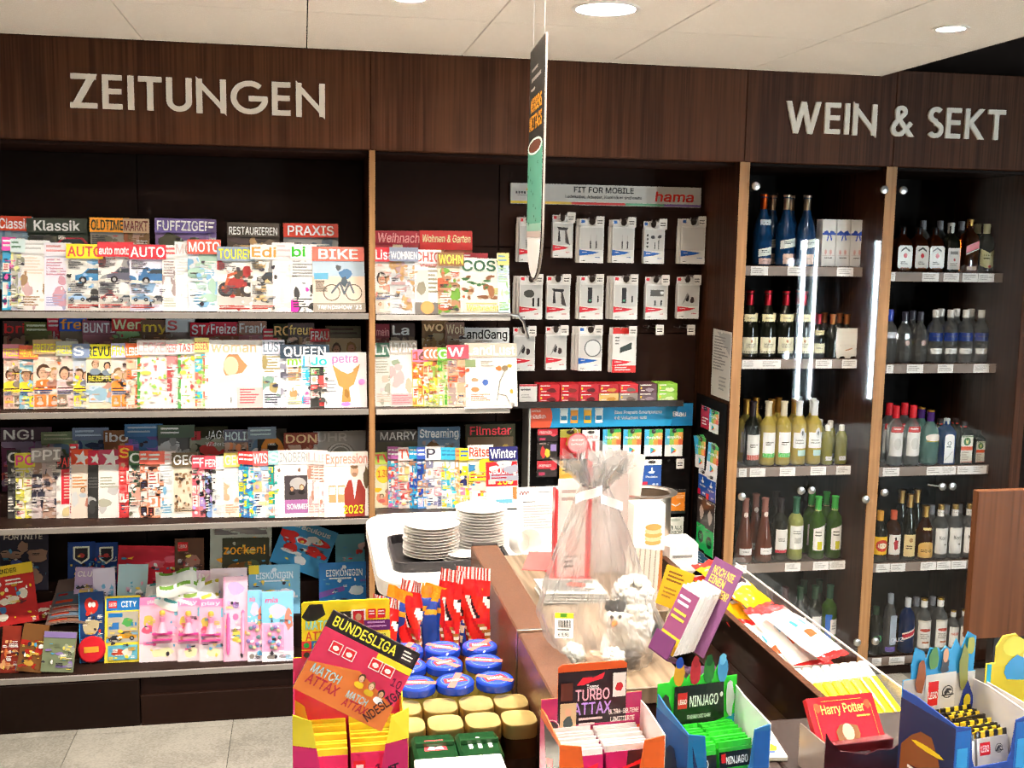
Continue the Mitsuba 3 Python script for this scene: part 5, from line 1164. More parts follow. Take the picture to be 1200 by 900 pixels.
for c in (0, 1):
    for i, z in enumerate(CZ[c]):
        t = thing('cabinet_shelf', f'{SN5[i]} shelf with white price tickets in the {CN[c]}', 'shelf', 'wine cabinet shelves')
        xa, xb = CABX[c]
        part(t, 'board', G().box(xa + .003, xb - .003, .166, .60, z - .02, z, '#2c1e18', .001), 'dark')
        kr = part(t, 'price_rail', G().box(xa, xb, .156, .165, max(z - .046, .0012), z - .001, '#8a7a70', .0015), 'satin', label='grey-brown price rail')
        part(t, 'glass_lip', G().box(xa + .002, xb - .002, .158, .161, z + .0, z + .034, '#ffffff'), 'pane')
        for ta, tb in TICKETS[c][i]:
            p = P(int(ta * 999)); p.R(0, 0, tb - ta, .041, '#f0eeea').L(.006, .006, tb - ta - .006, .034, 3, '#b4b0ac')
            part(kr, 'price_ticket', p.out(G().box(ta, tb, .1535, .1555, z - .044, z - .003, '#f0eeea'), flat_xz(ta, .1535, z - .044)), 'satin')
# glass doors
def knob(t, x, z, name='knob'):
    part(t, name, G().lathe([(.006, 0), (.007, .012), (.017, .016), (.019, .022), (.017, .028), (.008, .030), (.0005, .0302)], 18, '#d0ccc6').move(M4((x, -.006, z), rx=90)), 'metal', label='round chrome ' + name)
for c, (xa, xm, xb) in enumerate(((1.926, 2.254, 2.568), (2.629, 2.966, 3.301))):
    for s, (a, b) in enumerate(((xa, xm - .002), (xm + .002, xb))):
        t = thing('glass_door', f'{("left", "right")[s]} clear glass door of the {CN[c]}', 'glass door')
        part(t, 'pane', G().add([(a, -.004, .12), (b, -.004, .12), (b, -.004, 2.40), (a, -.004, 2.40)], [[0, 1, 2], [0, 2, 3]]), 'pane')
        hx_ = a + .016 if s == 0 else b - .016
        for z in (2.305, .92 - .03 * s, .20):
            knob(t, hx_, z, 'hinge_disc')
        knob(t, (b - .024) if s == 0 else (a + .024), .94)
        if c == 1 and s == 0:
            part(t, 'lock', G().lathe([(.004, 0), (.004, .07)], 10, '#c0bcb6').move(M4((b - .03, -.026, .94), ry=-80)), 'metal', label='chrome lock bolt')

# ---- bottles: one set of parts per kind, shared by its copies
def lbl(r, z0, w, h, paint, flat=1.0):
    p = P(int(h * 9999)); paint(p, w, h)
    return p.out(G(), bent(r + .0004, z0, w, flat), edge=.012)

def panel_label(y, z0, w, h, paint):
    p = P(int(h * 9999) + 1); paint(p, w, h)
    return p.out(G(), flat_xz(-w / 2, y, z0))

def plain(bg, *bands):
    def f(p, w, h):
        p.R(0, 0, w, h, bg)
        for y0, y1, c in bands:
            p.R(0, y0 * h, w, y1 * h, c)
        p.L(.2 * w, .45 * h, .8 * w, .62 * h, 2, '#6a645c')
    return f

KINDS = {}
WINE = [(.030, 0), (.037, .006), (.037, .185), (.033, .205), (.017, .228), (.0145, .24), (.0145, .292), (.0162, .294), (.0162, .302), (.001, .303)]
CHAMP = [(.036, 0), (.044, .008), (.044, .135), (.038, .175), (.021, .225), (.0155, .25), (.015, .296), (.0175, .300), (.0175, .31), (.001, .312)]
SPIRIT = [(.033, 0), (.038, .006), (.038, .150), (.031, .175), (.0155, .195), (.014, .21), (.014, .238), (.001, .239)]
FLUTE = [(.032, 0), (.036, .006), (.036, .14), (.030, .19), (.016, .25), (.0145, .27), (.0145, .318), (.016, .32), (.016, .326), (.001, .327)]
def kind(name, desc, prof, gl, parts, n=18, **kw):
    KINDS[name] = (desc, [('glass', G().lathe(prof, n, **kw).ply(gl), None)] + [(a, g.ply(b), l) for a, g, b, l in parts])
def foil(z0, z1, r0, r1, c, top=True):
    return G().lathe([(r0 + .0006, z0), (r1 + .0006, z0 + (z1 - z0) * .35), (r1 + .0006, z1 - .012), (r1 + .003, z1 - .008), (r1 + .003, z1 + .001), (.001, z1 + .002)], 16, c)
def cap(z0, z1, r, c):
    return G().lathe([(r * .96, z0), (r, z0 + .001), (r, z1 - .002), (r * .9, z1), (.001, z1 + .0005)], 16, c)
def slanted(p, w, h):
    p.Y([(0, .05 * h), (w, .3 * h), (w, h), (0, .72 * h)], '#e4ece8').L(.2 * w, .4 * h, .8 * w, .65 * h, 2, '#5a6a70')
kind('sekt_blue', 'deep blue sparkling wine bottle with orange foil', CHAMP, 'glass_navy', [('foil', foil(.20, .312, .028, .0155, '#e2622c'), 'metal', 'orange foil'), ('collar_label', lbl(.036, .172, .06, .03, plain('#c8d4dc')), 'cover', None), ('label', lbl(.044, .035, .075, .05, slanted), 'cover', None), ('lower_label', lbl(.044, .006, .07, .026, plain('#e8c8c0')), 'cover', None)])
kind('sekt_green', 'blue-green sparkling wine bottle with pale gold foil', CHAMP, 'glass_navy', [('foil', foil(.20, .312, .028, .0155, '#c8b49c'), 'metal', 'pale gold foil'), ('label', lbl(.044, .07, .085, .055, slanted), 'cover', None), ('lower_label', lbl(.044, .008, .055, .045, plain('#e4c8b8')), 'cover', None)])
kind('sekt_red', 'dark sparkling wine bottle with red foil and cream label', CHAMP, 'glass_dark', [('foil', foil(.20, .312, .028, .0155, '#d83a48'), 'metal', 'red foil'), ('collar_label', lbl(.0375, .165, .075, .042, plain('#f0e6b8')), 'cover', None), ('label', lbl(.044, .025, .088, .075, lambda p, w, h: p.R(0, 0, w, h, '#ece8cc').R(0, .06 * h, w, .12 * h, '#3a3a30').D(.5 * w, .75 * h, .06 * w, .09 * h, '#a86a40').L(.2 * w, .3 * h, .8 * w, .6 * h, 3, '#8a8670')), 'cover', None)])
s = .66
kind('piccolo_red', 'small dark sparkling wine bottle with red foil', [(r * .78, z * s) for r, z in CHAMP], 'glass_dark', [('foil', foil(.125, .206, .024, .013, '#d03c44'), 'metal', 'red foil'), ('collar_label', lbl(.030, .11, .05, .022, plain('#e8e0b0')), 'cover', None), ('label', lbl(.0345, .02, .06, .05, plain('#e8e8c8', (0, .1, '#4a4a40'))), 'cover', None)])
kind('piccolo_gold', 'small sparkling wine bottle with orange-gold foil in white carton', [(r * .78, z * s) for r, z in CHAMP], 'glass_dark', [('foil', foil(.125, .206, .024, .013, '#e0965a'), 'metal', 'orange-gold foil')])
def oval(p, w, h):
    p.R(0, .28 * h, w, .86 * h, '#eeeeea').D(.55 * w, .84 * h, .16 * w, .2 * h, '#d8d8d4', 16).B(.55 * w, .84 * h, .08 * w, .1 * h, '#6a6a6a').L(.15 * w, .4 * h, .85 * w, .6 * h, 2, '#a8a8a0').R(.3 * w, 0, .85 * w, .22 * h, '#bfe0d4')
kind('red_wine', 'dark red wine bottle with white label and red stripe', WINE, 'glass_dark', [('foil', foil(.235, .304, .016, .0150, '#2a2024'), 'satin', None), ('label', lbl(.037, .03, .072, .12, plain('#eceae4', (0, .2, '#c85a48'))), 'cover', None)])
kind('white_wine', 'pale white wine bottle with green-footed white label', WINE, 'glass_wine', [('foil', foil(.235, .304, .016, .0150, '#d8ccb0'), 'satin', 'cream foil'), ('label', lbl(.037, .04, .07, .12, plain('#f2f0ea', (0, .17, '#4ab848'))), 'cover', None)])
kind('oval_wine', 'pale white wine bottle with oval badge label', WINE, 'glass_wine', [('foil', foil(.235, .304, .016, .0150, '#e4e8ec'), 'satin', 'white foil'), ('label', lbl(.037, .045, .078, .13, oval), 'cover', None)])
kind('gold_wine', 'white wine bottle with golden neck', WINE, 'glass_wine', [('foil', foil(.232, .304, .016, .0150, '#d0a050'), 'brushed', 'golden foil'), ('label', lbl(.037, .05, .07, .1, plain('#ece4d0')), 'cover', None)])
kind('mini_wine', 'small olive wine bottle with white cap', [(.026, 0), (.028, .005), (.028, .125), (.022, .145), (.012, .16), (.012, .175), (.001, .176)], 'glass_olive', [('cap', cap(.160, .188, .0135, '#e8e6e0'), 'satin', 'white cap'), ('label', lbl(.028, .02, .036, .02, plain('#e4e4dc')), 'cover', None)])
kind('rose', 'tapering rosé bottle with low white label', [(.038, 0), (.041, .008), (.040, .07), (.030, .14), (.017, .215), (.0145, .25), (.0145, .296), (.016, .298), (.016, .304), (.001, .305)], 'glass_rose', [('foil', foil(.24, .304, .016, .0148, '#8a5a50'), 'satin', None), ('neck_badge', lbl(.0165, .215, .024, .026, lambda p, w, h: p.D(w / 2, h / 2, w / 2, h / 2, '#f0d8cc', 16)), 'cover', None), ('label', lbl(.0408, .036, .068, .032, plain('#ece8e4')), 'cover', None)])
kind('red_foot', 'dark wine bottle with white label and red foot', WINE, 'glass_dark', [('foil', foil(.235, .304, .016, .0150, '#20181c'), 'satin', None), ('label', lbl(.037, .04, .066, .115, plain('#e8e4de', (0, .13, '#c03040'))), 'cover', None)])
kind('clear_wine', 'clear pale wine bottle with large white label', WINE, 'glass_lime', [('foil', foil(.225, .304, .0175, .0150, '#2c5a44'), 'satin', 'green foil'), ('label', lbl(.037, .055, .078, .115, lambda p, w, h: p.R(0, 0, w, h, '#e8e8e0').R(.3 * w, .25 * h, .75 * w, .5 * h, '#b8b8b0').L(.2 * w, .6 * h, .8 * w, .8 * h, 2, '#9a9a90')), 'cover', None)])
def slope(p, w, h):
    p.Y([(0, 0), (w, 0), (w, h), (0, .84 * h)], '#eeece4').R(.35 * w, .03 * h, .75 * w, .35 * h, '#c8c030').L(.15 * w, .5 * h, .8 * w, .75 * h, 2, '#7a7a70')
kind('green_wine', 'green wine bottle with sloping white label and green cap', WINE, 'glass_green', [('foil', foil(.24, .304, .016, .0150, '#3aa040'), 'satin', 'green cap'), ('neck_band', lbl(.0158, .236, .09, .012, plain('#d8d090')), 'cover', None), ('label', lbl(.037, .045, .06, .125, slope), 'cover', None)])
kind('green_low', 'dark green wine bottle with narrow white label', WINE, 'glass_dark', [('foil', foil(.24, .304, .016, .0150, '#1c3a28'), 'satin', None), ('label', lbl(.037, .03, .052, .13, plain('#e8e6e0')), 'cover', None)])
kind('blue_low', 'green wine bottle with blue and white label', WINE, 'glass_green', [('foil', foil(.24, .304, .016, .0150, '#2a4a3a'), 'satin', None), ('label', lbl(.037, .03, .07, .135, lambda p, w, h: p.R(0, 0, .45 * w, h, '#2a6cc8').R(.35 * w, .25 * h, w, .82 * h, '#eceae6').L(.45 * w, .4 * h, .95 * w, .7 * h, 3, '#8a8a88')), 'cover', None)])
kind('dark_low', 'plain dark red wine bottle', WINE, 'glass_dark', [('foil', foil(.235, .304, .016, .0150, '#3a1c20'), 'satin', None), ('label', lbl(.037, .04, .06, .06, plain('#8a7a70')), 'cover', None)])
def bourbon(p, w, h):
    p.Y([(.1 * w, 0), (.9 * w, 0), (w, .08 * h), (w, .9 * h), (.88 * w, h), (.12 * w, h), (0, .9 * h), (0, .08 * h)], '#e8e4dc').D(.52 * w, .56 * h, .13 * w, .11 * h, '#c83038', 14).Y([(.2 * w, .72 * h), (.5 * w, .86 * h), (.8 * w, .72 * h), (.8 * w, .8 * h), (.5 * w, .94 * h), (.2 * w, .8 * h)], '#3a3434').L(.2 * w, .14 * h, .8 * w, .3 * h, 2, '#6a645e').R(.2 * w, .0, .8 * w, .04 * h, '#b06a40')
kind('bourbon', 'whisky bottle with white label and red seal', SPIRIT, 'glass_amber', [('cap', cap(.205, .245, .0165, '#1c1a1a'), 'gloss', None), ('label', panel_label(-.0386, .018, .073, .125, bourbon), 'cover', None)], sq=5.0, n=24)
kind('whisky_clear', 'whisky bottle with square white label and pale cap', SPIRIT, 'glass_dark', [('cap', cap(.20, .255, .0165, '#d8d6d0'), 'gloss', 'pale cap'), ('label', panel_label(-.0386, .014, .066, .11, lambda p, w, h: p.R(0, 0, w, h, '#e4e0da').R(.2 * w, .7 * h, .8 * w, .85 * h, '#7a7470').D(.55 * w, .45 * h, .08 * w, .06 * h, '#b03038').L(.2 * w, .15 * h, .8 * w, .3 * h, 2, '#8a8680')), 'cover', None)], sq=5.0, n=24)
kind('whisky_red', 'whisky bottle with slanted red label', [(r, z * 1.1) for r, z in SPIRIT], 'glass_amber', [('cap', cap(.24, .275, .0165, '#c8a060'), 'brushed', 'golden cap'), ('label', panel_label(-.0386, .09, .064, .075, lambda p, w, h: p.Y([(0, .1 * h), (w, .5 * h), (w, h), (0, .6 * h)], '#d82c30').Y([(0, 0), (w, .4 * h), (w, .46 * h), (0, .06 * h)], '#d8c0a0')), 'cover', None), ('foot_label', panel_label(-.0386, .012, .05, .02, plain('#c89060')), 'cover', None)], sq=6.0, n=24)
kind('cognac', 'dark spirit bottle with cream shield label', SPIRIT, 'glass_dark', [('cap', cap(.195, .245, .0165, '#d8d4a8'), 'satin', 'cream cap'), ('label', lbl(.038, .02, .085, .10, lambda p, w, h: p.Y([(0, .15 * h), (.5 * w, 0), (w, .15 * h), (w, h), (.5 * w, .8 * h), (0, h)], '#d8d4a0').L(.2 * w, .4 * h, .8 * w, .7 * h, 2, '#6a6840').D(.55 * w, .1 * h, .09 * w, .08 * h, '#b83830')), 'cover', None)])
kind('skull', 'clear vodka bottle with blue cap at the divider', SPIRIT, 'glass_clear', [('cap', cap(.20, .255, .017, '#2c48a8'), 'gloss', 'blue cap'), ('label', lbl(.038, .12, .05, .03, plain('#d8dce8')), 'cover', None)])
kind('crystal', 'faceted clear crystal spirit bottle', [(.030, 0), (.036, .008), (.039, .05), (.037, .06), (.040, .10), (.036, .115), (.037, .14), (.026, .17), (.014, .19), (.013, .225), (.001, .226)], 'glass_clear', [('cap', cap(.20, .245, .0155, '#3a3a44'), 'gloss', None), ('badge', lbl(.039, .085, .026, .026, lambda p, w, h: p.D(w / 2, h / 2, w / 2, h / 2, '#c8a8a0', 14)), 'cover', None)], n=10, smooth=False)
kind('navy_band', 'clear spirit bottle with navy shoulder band and white strip', [(r, z * .9) for r, z in SPIRIT], 'glass_clear', [('cap', cap(.19, .222, .0165, '#e0ded8'), 'gloss', 'white cap'), ('band', lbl(.038, .092, .10, .035, plain('#20387c')), 'cover', None), ('label', lbl(.038, .038, .075, .024, plain('#e8e8e4')), 'cover', None)])
kind('vodka', 'clear vodka bottle with red cap and white shield label', SPIRIT, 'glass_clear', [('cap', cap(.198, .25, .0175, '#d82834'), 'satin', 'red cap'), ('label', lbl(.038, .04, .08, .125, lambda p, w, h: p.Y([(0, 0), (w, 0), (w, .82 * h), (0, .82 * h)], '#eceae6').Y([(.05 * w, .8 * h), (.95 * w, .8 * h), (.9 * w, h), (.1 * w, h)], '#c83a38').D(.5 * w, .42 * h, .24 * w, .2 * h, '#d4d2cc', 16).L(.2 * w, .85 * h, .8 * w, .95 * h, 1, '#f0e0dc')), 'cover', None)])
kind('gin_teal', 'squat pale teal gin bottle with purple and gold cap', [(.034, 0), (.044, .01), (.044, .12), (.038, .15), (.017, .18), (.015, .19), (.015, .215), (.001, .216)], 'glass_teal', [('cap', cap(.185, .225, .0175, '#4a2c70'), 'gloss', 'purple cap'), ('cap_ring', cap(.225, .232, .019, '#d8a848'), 'brushed', 'gold ring'), ('label', lbl(.044, .10, .085, .035, lambda p, w, h: p.D(w / 2, .5 * h, w / 2, .5 * h, '#ece8e0', 18).R(.05 * w, .02 * h, .95 * w, .12 * h, '#c8b040')), 'cover', None)])
kind('gin_blue', 'square blue gin bottle with white pointed label', [(.036, 0), (.038, .004), (.038, .15), (.03, .165), (.015, .18), (.014, .20), (.001, .201)], 'glass_blue', [('cap', cap(.185, .212, .0155, '#c8d4d8'), 'gloss', 'pale cap'), ('label', panel_label(-.0385, .008, .05, .135, lambda p, w, h: p.R(0, 0, w, .9 * h, '#e8ecf0').D(.5 * w, .9 * h, .5 * w, .1 * h, '#e8ecf0', 16).ring(.5 * w, .68 * h, .14 * w, .2 * w, '#3a4450').L(.2 * w, .5 * h, .8 * w, .58 * h, 1, '#3a4450').Y(LineString([(.15 * w, .1 * h), (.85 * w, .4 * h)]).buffer(.0008), '#3a4450')), 'cover', None)], sq=8.0, n=24)
def herb(p, w, h):
    p.R(0, 0, w, h, '#dcd8c8').R(0, .46 * h, w, .6 * h, '#e05a30').D(.5 * w, .78 * h, .3 * w, .15 * h, '#3a6a30', 16).Y([(.42 * w, .7 * h), (.36 * w, .88 * h), (.5 * w, .8 * h), (.64 * w, .88 * h), (.58 * w, .7 * h)], '#d8d080').L(.1 * w, .06 * h, .9 * w, .4 * h, 4, '#b8a898').R(.0, .02 * h, w, .05 * h, '#c85a40').R(.0, .95 * h, w, .98 * h, '#3a6a30')
kind('herbal', 'square dark green herbal liqueur bottle with orange-banded label', [(.036, 0), (.038, .004), (.038, .15), (.028, .17), (.015, .18), (.014, .20), (.001, .201)], 'glass_dark', [('cap', cap(.178, .208, .0165, '#2c2020'), 'satin', None), ('cap_band', cap(.180, .188, .0170, '#c03a30'), 'satin', 'red cap band'), ('label', panel_label(-.0386, .008, .062, .135, herb), 'cover', None)], sq=8.0, n=24)
kind('herbal_small', 'small square herbal liqueur bottle with orange-banded label', [(r * .78, z * .78) for r, z in [(.036, 0), (.038, .004), (.038, .15), (.028, .17), (.015, .18), (.014, .20), (.001, .201)]], 'glass_dark', [('cap', cap(.138, .163, .0132, '#2c2020'), 'satin', None), ('label', panel_label(-.0302, .006, .048, .106, herb), 'cover', None)], sq=8.0, n=24)
kind('rum_yellow', 'dark rum bottle with yellow and red oval label', SPIRIT, 'glass_dark', [('cap', cap(.20, .248, .0165, '#d89838'), 'satin', 'golden cap'), ('label', lbl(.038, .03, .085, .10, lambda p, w, h: p.R(0, .05 * h, w, .95 * h, '#f0b828').D(.5 * w, .5 * h, .4 * w, .3 * h, '#d0402c', 18).D(.5 * w, .5 * h, .28 * w, .14 * h, '#f0e0b8', 16)), 'cover', None)])
kind('rum_red', 'amber rum bottle with white and red picture label', SPIRIT, 'glass_amber', [('cap', cap(.20, .245, .0165, '#c85838'), 'satin', 'orange cap'), ('label', lbl(.038, .03, .07, .10, lambda p, w, h: p.R(0, 0, w, h, '#e8e0d8').B(.5 * w, .5 * h, .2 * w, .35 * h, '#b03038').B(.45 * w, .8 * h, .1 * w, .1 * h, '#3a3034')), 'cover', None)])
kind('brandy_cream', 'dark brandy bottle with cream label and golden neck', FLUTE, 'glass_dark', [('foil', foil(.262, .326, .016, .0155, '#d8b070'), 'brushed', 'golden foil'), ('label', lbl(.036, .02, .068, .11, lambda p, w, h: p.R(0, 0, w, h, '#e0c890').D(.5 * w, .75 * h, .14 * w, .1 * h, '#a87848').L(.15 * w, .3 * h, .85 * w, .5 * h, 2, '#5a4030')), 'cover', None)])
kind('brandy_orange', 'amber brandy bottle with orange arched label and golden neck', [(.036, 0), (.042, .006), (.042, .12), (.035, .16), (.017, .2), (.015, .22), (.015, .262), (.001, .263)], 'glass_amber', [('foil', foil(.21, .265, .016, .0155, '#e0b468'), 'brushed', 'golden foil'), ('shoulder_label', lbl(.036, .14, .045, .022, plain('#e8c880')), 'cover', None), ('label', lbl(.042, .012, .09, .08, lambda p, w, h: p.R(0, 0, w, .7 * h, '#e0b060').D(.5 * w, .68 * h, .5 * w, .32 * h, '#e0b060', 18).L(.15 * w, .3 * h, .85 * w, .5 * h, 2, '#5a3820')), 'cover', None)])
kind('korn', 'clear schnapps bottle with white ear-of-corn label', SPIRIT, 'glass_clear', [('cap', cap(.225, .25, .0155, '#c8a868'), 'brushed', None), ('neck_label', lbl(.0155, .196, .08, .03, plain('#e8e6e0')), 'cover', None), ('label', lbl(.038, .025, .078, .12, lambda p, w, h: p.R(0, 0, w, h, '#e4e0da').T('Korn', .25 * w, .55 * h, .018, '#4a4a44', w=.55 * w).Y(LineString([(.3 * w, .15 * h), (.7 * w, .4 * h)]).buffer(.0015), '#5a5a50').B(.65 * w, .36 * h, .1 * w, .04 * h, '#5a5a50')), 'cover', None)])
kind('ouzo', 'tall slim clear bottle with silver label and violet foot', [(.026, 0), (.034, .01), (.032, .14), (.026, .2), (.014, .235), (.013, .27), (.001, .271)], 'glass_clear', [('cap', cap(.235, .28, .015, '#8a929c'), 'gloss', None), ('label', panel_label(-.0342, .045, .036, .14, lambda p, w, h: p.R(0, 0, w, h, '#aab4c4').T('OUZO', -.004 + .32 * w, .1 * h, .018, '#eef0f8', w=.1).q and p or p), 'cover', None), ('foot_band', lbl(.034, .012, .07, .022, plain('#7a68b8')), 'cover', None)], n=14)
kind('blue_red', 'blue bottle with slanted red and white label', SPIRIT, 'glass_blue', [('cap', cap(.20, .24, .0155, '#c8ccd0'), 'gloss', None), ('label', lbl(.038, .05, .075, .07, lambda p, w, h: p.Y([(0, .1 * h), (w, .5 * h), (w, .95 * h), (0, .55 * h)], '#e8dcd8').Y([(0, .2 * h), (w, .6 * h), (w, .85 * h), (0, .45 * h)], '#c03848')), 'cover', None)])
kind('schnapps', 'clear schnapps bottle with white label and gold-topped cap', SPIRIT, 'glass_clear', [('cap', cap(.205, .236, .0165, '#e4e2dc'), 'satin', 'white cap'), ('cap_top', cap(.236, .245, .0165, '#c8a040'), 'brushed', 'gold top'), ('label', lbl(.038, .02, .08, .13, lambda p, w, h: p.R(0, 0, w, h, '#e8e2d8').D(.5 * w, .65 * h, .38 * w, .06 * h, '#b84838').R(.3 * w, .18 * h, .75 * w, .24 * h, '#b86a48').R(0, .94 * h, w, h, '#d0c8b8').L(.15 * w, .3 * h, .85 * w, .52 * h, 3, '#a89c90')), 'cover', None)])
kind('schnapps_small', 'small clear schnapps bottle with white label and gold-topped cap', [(r * .8, z * .78) for r, z in SPIRIT], 'glass_clear', [('cap', cap(.16, .184, .0135, '#e4e2dc'), 'satin', 'white cap'), ('cap_top', cap(.184, .191, .0135, '#c8a040'), 'brushed', 'gold top'), ('label', lbl(.0305, .016, .064, .10, lambda p, w, h: p.R(0, 0, w, h, '#e8e2d8').D(.5 * w, .65 * h, .38 * w, .07 * h, '#b84838').R(.3 * w, .16 * h, .75 * w, .24 * h, '#b86a48')), 'cover', None)])
kind('green_ring', 'dark bottle with green ring label', SPIRIT, 'glass_dark', [('cap', cap(.20, .24, .0155, '#1c3a28'), 'gloss', None), ('label', lbl(.038, .05, .07, .07, lambda p, w, h: p.R(0, 0, w, h, '#20242a').ring(.5 * w, .5 * h, .2 * w, .3 * w, '#40b068')), 'cover', None)])
kind('rear_dark', 'dark rear bottle', WINE, 'glass_dark', [('foil', foil(.235, .304, .016, .0150, '#3a2c28'), 'satin', None), ('label', lbl(.037, .04, .065, .09, plain('#a49c90')), 'cover', None)])
kind('rear_clear', 'clear rear spirit bottle with grey cap', SPIRIT, 'glass_clear', [('cap', cap(.20, .245, .0155, '#8a8a90'), 'satin', None), ('label', lbl(.038, .03, .07, .1, plain('#c8c4bc')), 'cover', None)])

BOTTLES = [
    (0, 0, 'sekt_blue', 2.088, 0.215),
    (0, 0, 'sekt_green', 2.202, 0.215),
    (0, 0, 'sekt_green', 2.304, 0.215),
    (0, 0, 'sekt_green', 2.171, 0.305),
    (0, 0, 'sekt_green', 2.261, 0.301),
    (0, 0, 'sekt_green', 2.349, 0.314),
    (0, 1, 'sekt_red', 2.042, 0.215),
    (0, 1, 'sekt_red', 2.131, 0.215),
    (0, 1, 'sekt_red', 2.221, 0.215),
    (0, 1, 'sekt_red', 2.310, 0.215),
    (0, 1, 'piccolo_red', 2.391, 0.215),
    (0, 1, 'piccolo_gold', 2.461, 0.211),
    (0, 1, 'piccolo_gold', 2.532, 0.211),
    (0, 1, 'sekt_red', 2.083, 0.305),
    (0, 1, 'sekt_red', 2.174, 0.305),
    (0, 1, 'sekt_red', 2.328, 0.305),
    (0, 1, 'piccolo_red', 2.408, 0.299),
    (0, 1, 'piccolo_gold', 2.474, 0.323),
    (0, 1, 'piccolo_gold', 2.532, 0.282),
    (0, 2, 'red_wine', 2.082, 0.215),
    (0, 2, 'white_wine', 2.160, 0.215),
    (0, 2, 'white_wine', 2.239, 0.215),
    (0, 2, 'oval_wine', 2.317, 0.215),
    (0, 2, 'oval_wine', 2.396, 0.215),
    (0, 2, 'mini_wine', 2.463, 0.205),
    (0, 2, 'mini_wine', 2.535, 0.205),
    (0, 2, 'red_wine', 2.004, 0.305),
    (0, 2, 'mini_wine', 2.479, 0.325),
    (0, 2, 'mini_wine', 2.538, 0.327),
    (0, 2, 'mini_wine', 2.510, 0.276),
    (0, 2, 'mini_wine', 2.507, 0.375),
    (0, 2, 'gold_wine', 2.082, 0.294),
    (0, 2, 'gold_wine', 2.147, 0.337),
    (0, 2, 'gold_wine', 2.209, 0.288),
    (0, 2, 'gold_wine', 2.266, 0.341),
    (0, 2, 'gold_wine', 2.329, 0.293),
    (0, 2, 'oval_wine', 2.377, 0.355),
    (0, 2, 'oval_wine', 2.421, 0.290),
    (0, 3, 'rose', 2.066, 0.215),
    (0, 3, 'rose', 2.166, 0.215),
    (0, 3, 'red_foot', 2.248, 0.215),
    (0, 3, 'clear_wine', 2.327, 0.215),
    (0, 3, 'green_wine', 2.441, 0.215),
    (0, 3, 'green_wine', 2.528, 0.215),
    (0, 3, 'rose', 2.157, 0.305),
    (0, 3, 'green_wine', 2.449, 0.305),
    (0, 3, 'green_wine', 2.528, 0.304),
    (0, 3, 'red_foot', 2.277, 0.335),
    (0, 4, 'dark_low', 2.122, 0.215),
    (0, 4, 'dark_low', 2.211, 0.215),
    (0, 4, 'dark_low', 2.291, 0.215),
    (0, 4, 'green_low', 2.371, 0.215),
    (0, 4, 'green_low', 2.449, 0.215),
    (0, 4, 'blue_low', 2.528, 0.215),
    (0, 4, 'green_low', 2.433, 0.305),
    (0, 4, 'green_low', 2.515, 0.305),
    (1, 0, 'bourbon', 2.796, 0.215),
    (1, 0, 'bourbon', 2.880, 0.215),
    (1, 0, 'bourbon', 2.963, 0.215),
    (1, 0, 'whisky_clear', 3.048, 0.215),
    (1, 0, 'whisky_red', 3.147, 0.215),
    (1, 0, 'cognac', 3.238, 0.215),
    (1, 0, 'rear_clear', 2.954, 0.305),
    (1, 0, 'rear_clear', 3.045, 0.305),
    (1, 0, 'rear_clear', 3.160, 0.305),
    (1, 0, 'cognac', 3.248, 0.305),
    (1, 1, 'skull', 2.756, 0.215),
    (1, 1, 'crystal', 2.836, 0.215),
    (1, 1, 'crystal', 2.918, 0.215),
    (1, 1, 'navy_band', 2.998, 0.215),
    (1, 1, 'navy_band', 3.077, 0.215),
    (1, 1, 'navy_band', 3.159, 0.215),
    (1, 1, 'navy_band', 3.242, 0.215),
    (1, 1, 'navy_band', 3.082, 0.305),
    (1, 1, 'navy_band', 3.166, 0.305),
    (1, 1, 'navy_band', 3.246, 0.305),
    (1, 1, 'crystal', 2.930, 0.305),
    (1, 2, 'vodka', 2.821, 0.215),
    (1, 2, 'vodka', 2.912, 0.215),
    (1, 2, 'gin_teal', 3.008, 0.215),
    (1, 2, 'gin_blue', 3.096, 0.215),
    (1, 2, 'herbal', 3.189, 0.215),
    (1, 2, 'herbal_small', 3.269, 0.215),
    (1, 2, 'vodka', 2.836, 0.305),
    (1, 2, 'vodka', 2.919, 0.305),
    (1, 2, 'gin_teal', 3.012, 0.305),
    (1, 2, 'herbal', 3.119, 0.305),
    (1, 2, 'herbal', 3.206, 0.312),
    (1, 3, 'rum_yellow', 2.772, 0.215),
    (1, 3, 'rum_red', 2.850, 0.225),
    (1, 3, 'brandy_cream', 2.926, 0.215),
    (1, 3, 'brandy_orange', 3.015, 0.215),
    (1, 3, 'korn', 3.098, 0.215),
    (1, 3, 'korn', 3.176, 0.215),
    (1, 3, 'korn', 3.255, 0.215),
    (1, 3, 'brandy_cream', 2.933, 0.305),
    (1, 3, 'brandy_cream', 3.018, 0.305),
    (1, 3, 'rear_clear', 3.104, 0.305),
    (1, 3, 'rear_clear', 3.183, 0.302),
    (1, 3, 'rear_clear', 3.261, 0.310),
    (1, 4, 'green_ring', 2.781, 0.215),
    (1, 4, 'ouzo', 2.856, 0.215),
    (1, 4, 'blue_red', 2.952, 0.215),
    (1, 4, 'schnapps', 3.041, 0.215),
    (1, 4, 'schnapps', 3.131, 0.215),
    (1, 4, 'schnapps_small', 3.206, 0.215),
    (1, 4, 'schnapps_small', 3.269, 0.215),
    (1, 4, 'rear_clear', 3.052, 0.305),
    (1, 4, 'rear_clear', 3.144, 0.305),
]
GX = [2.374, 2.447, 2.52, 2.594]
CARR = (2.466, 2.592)
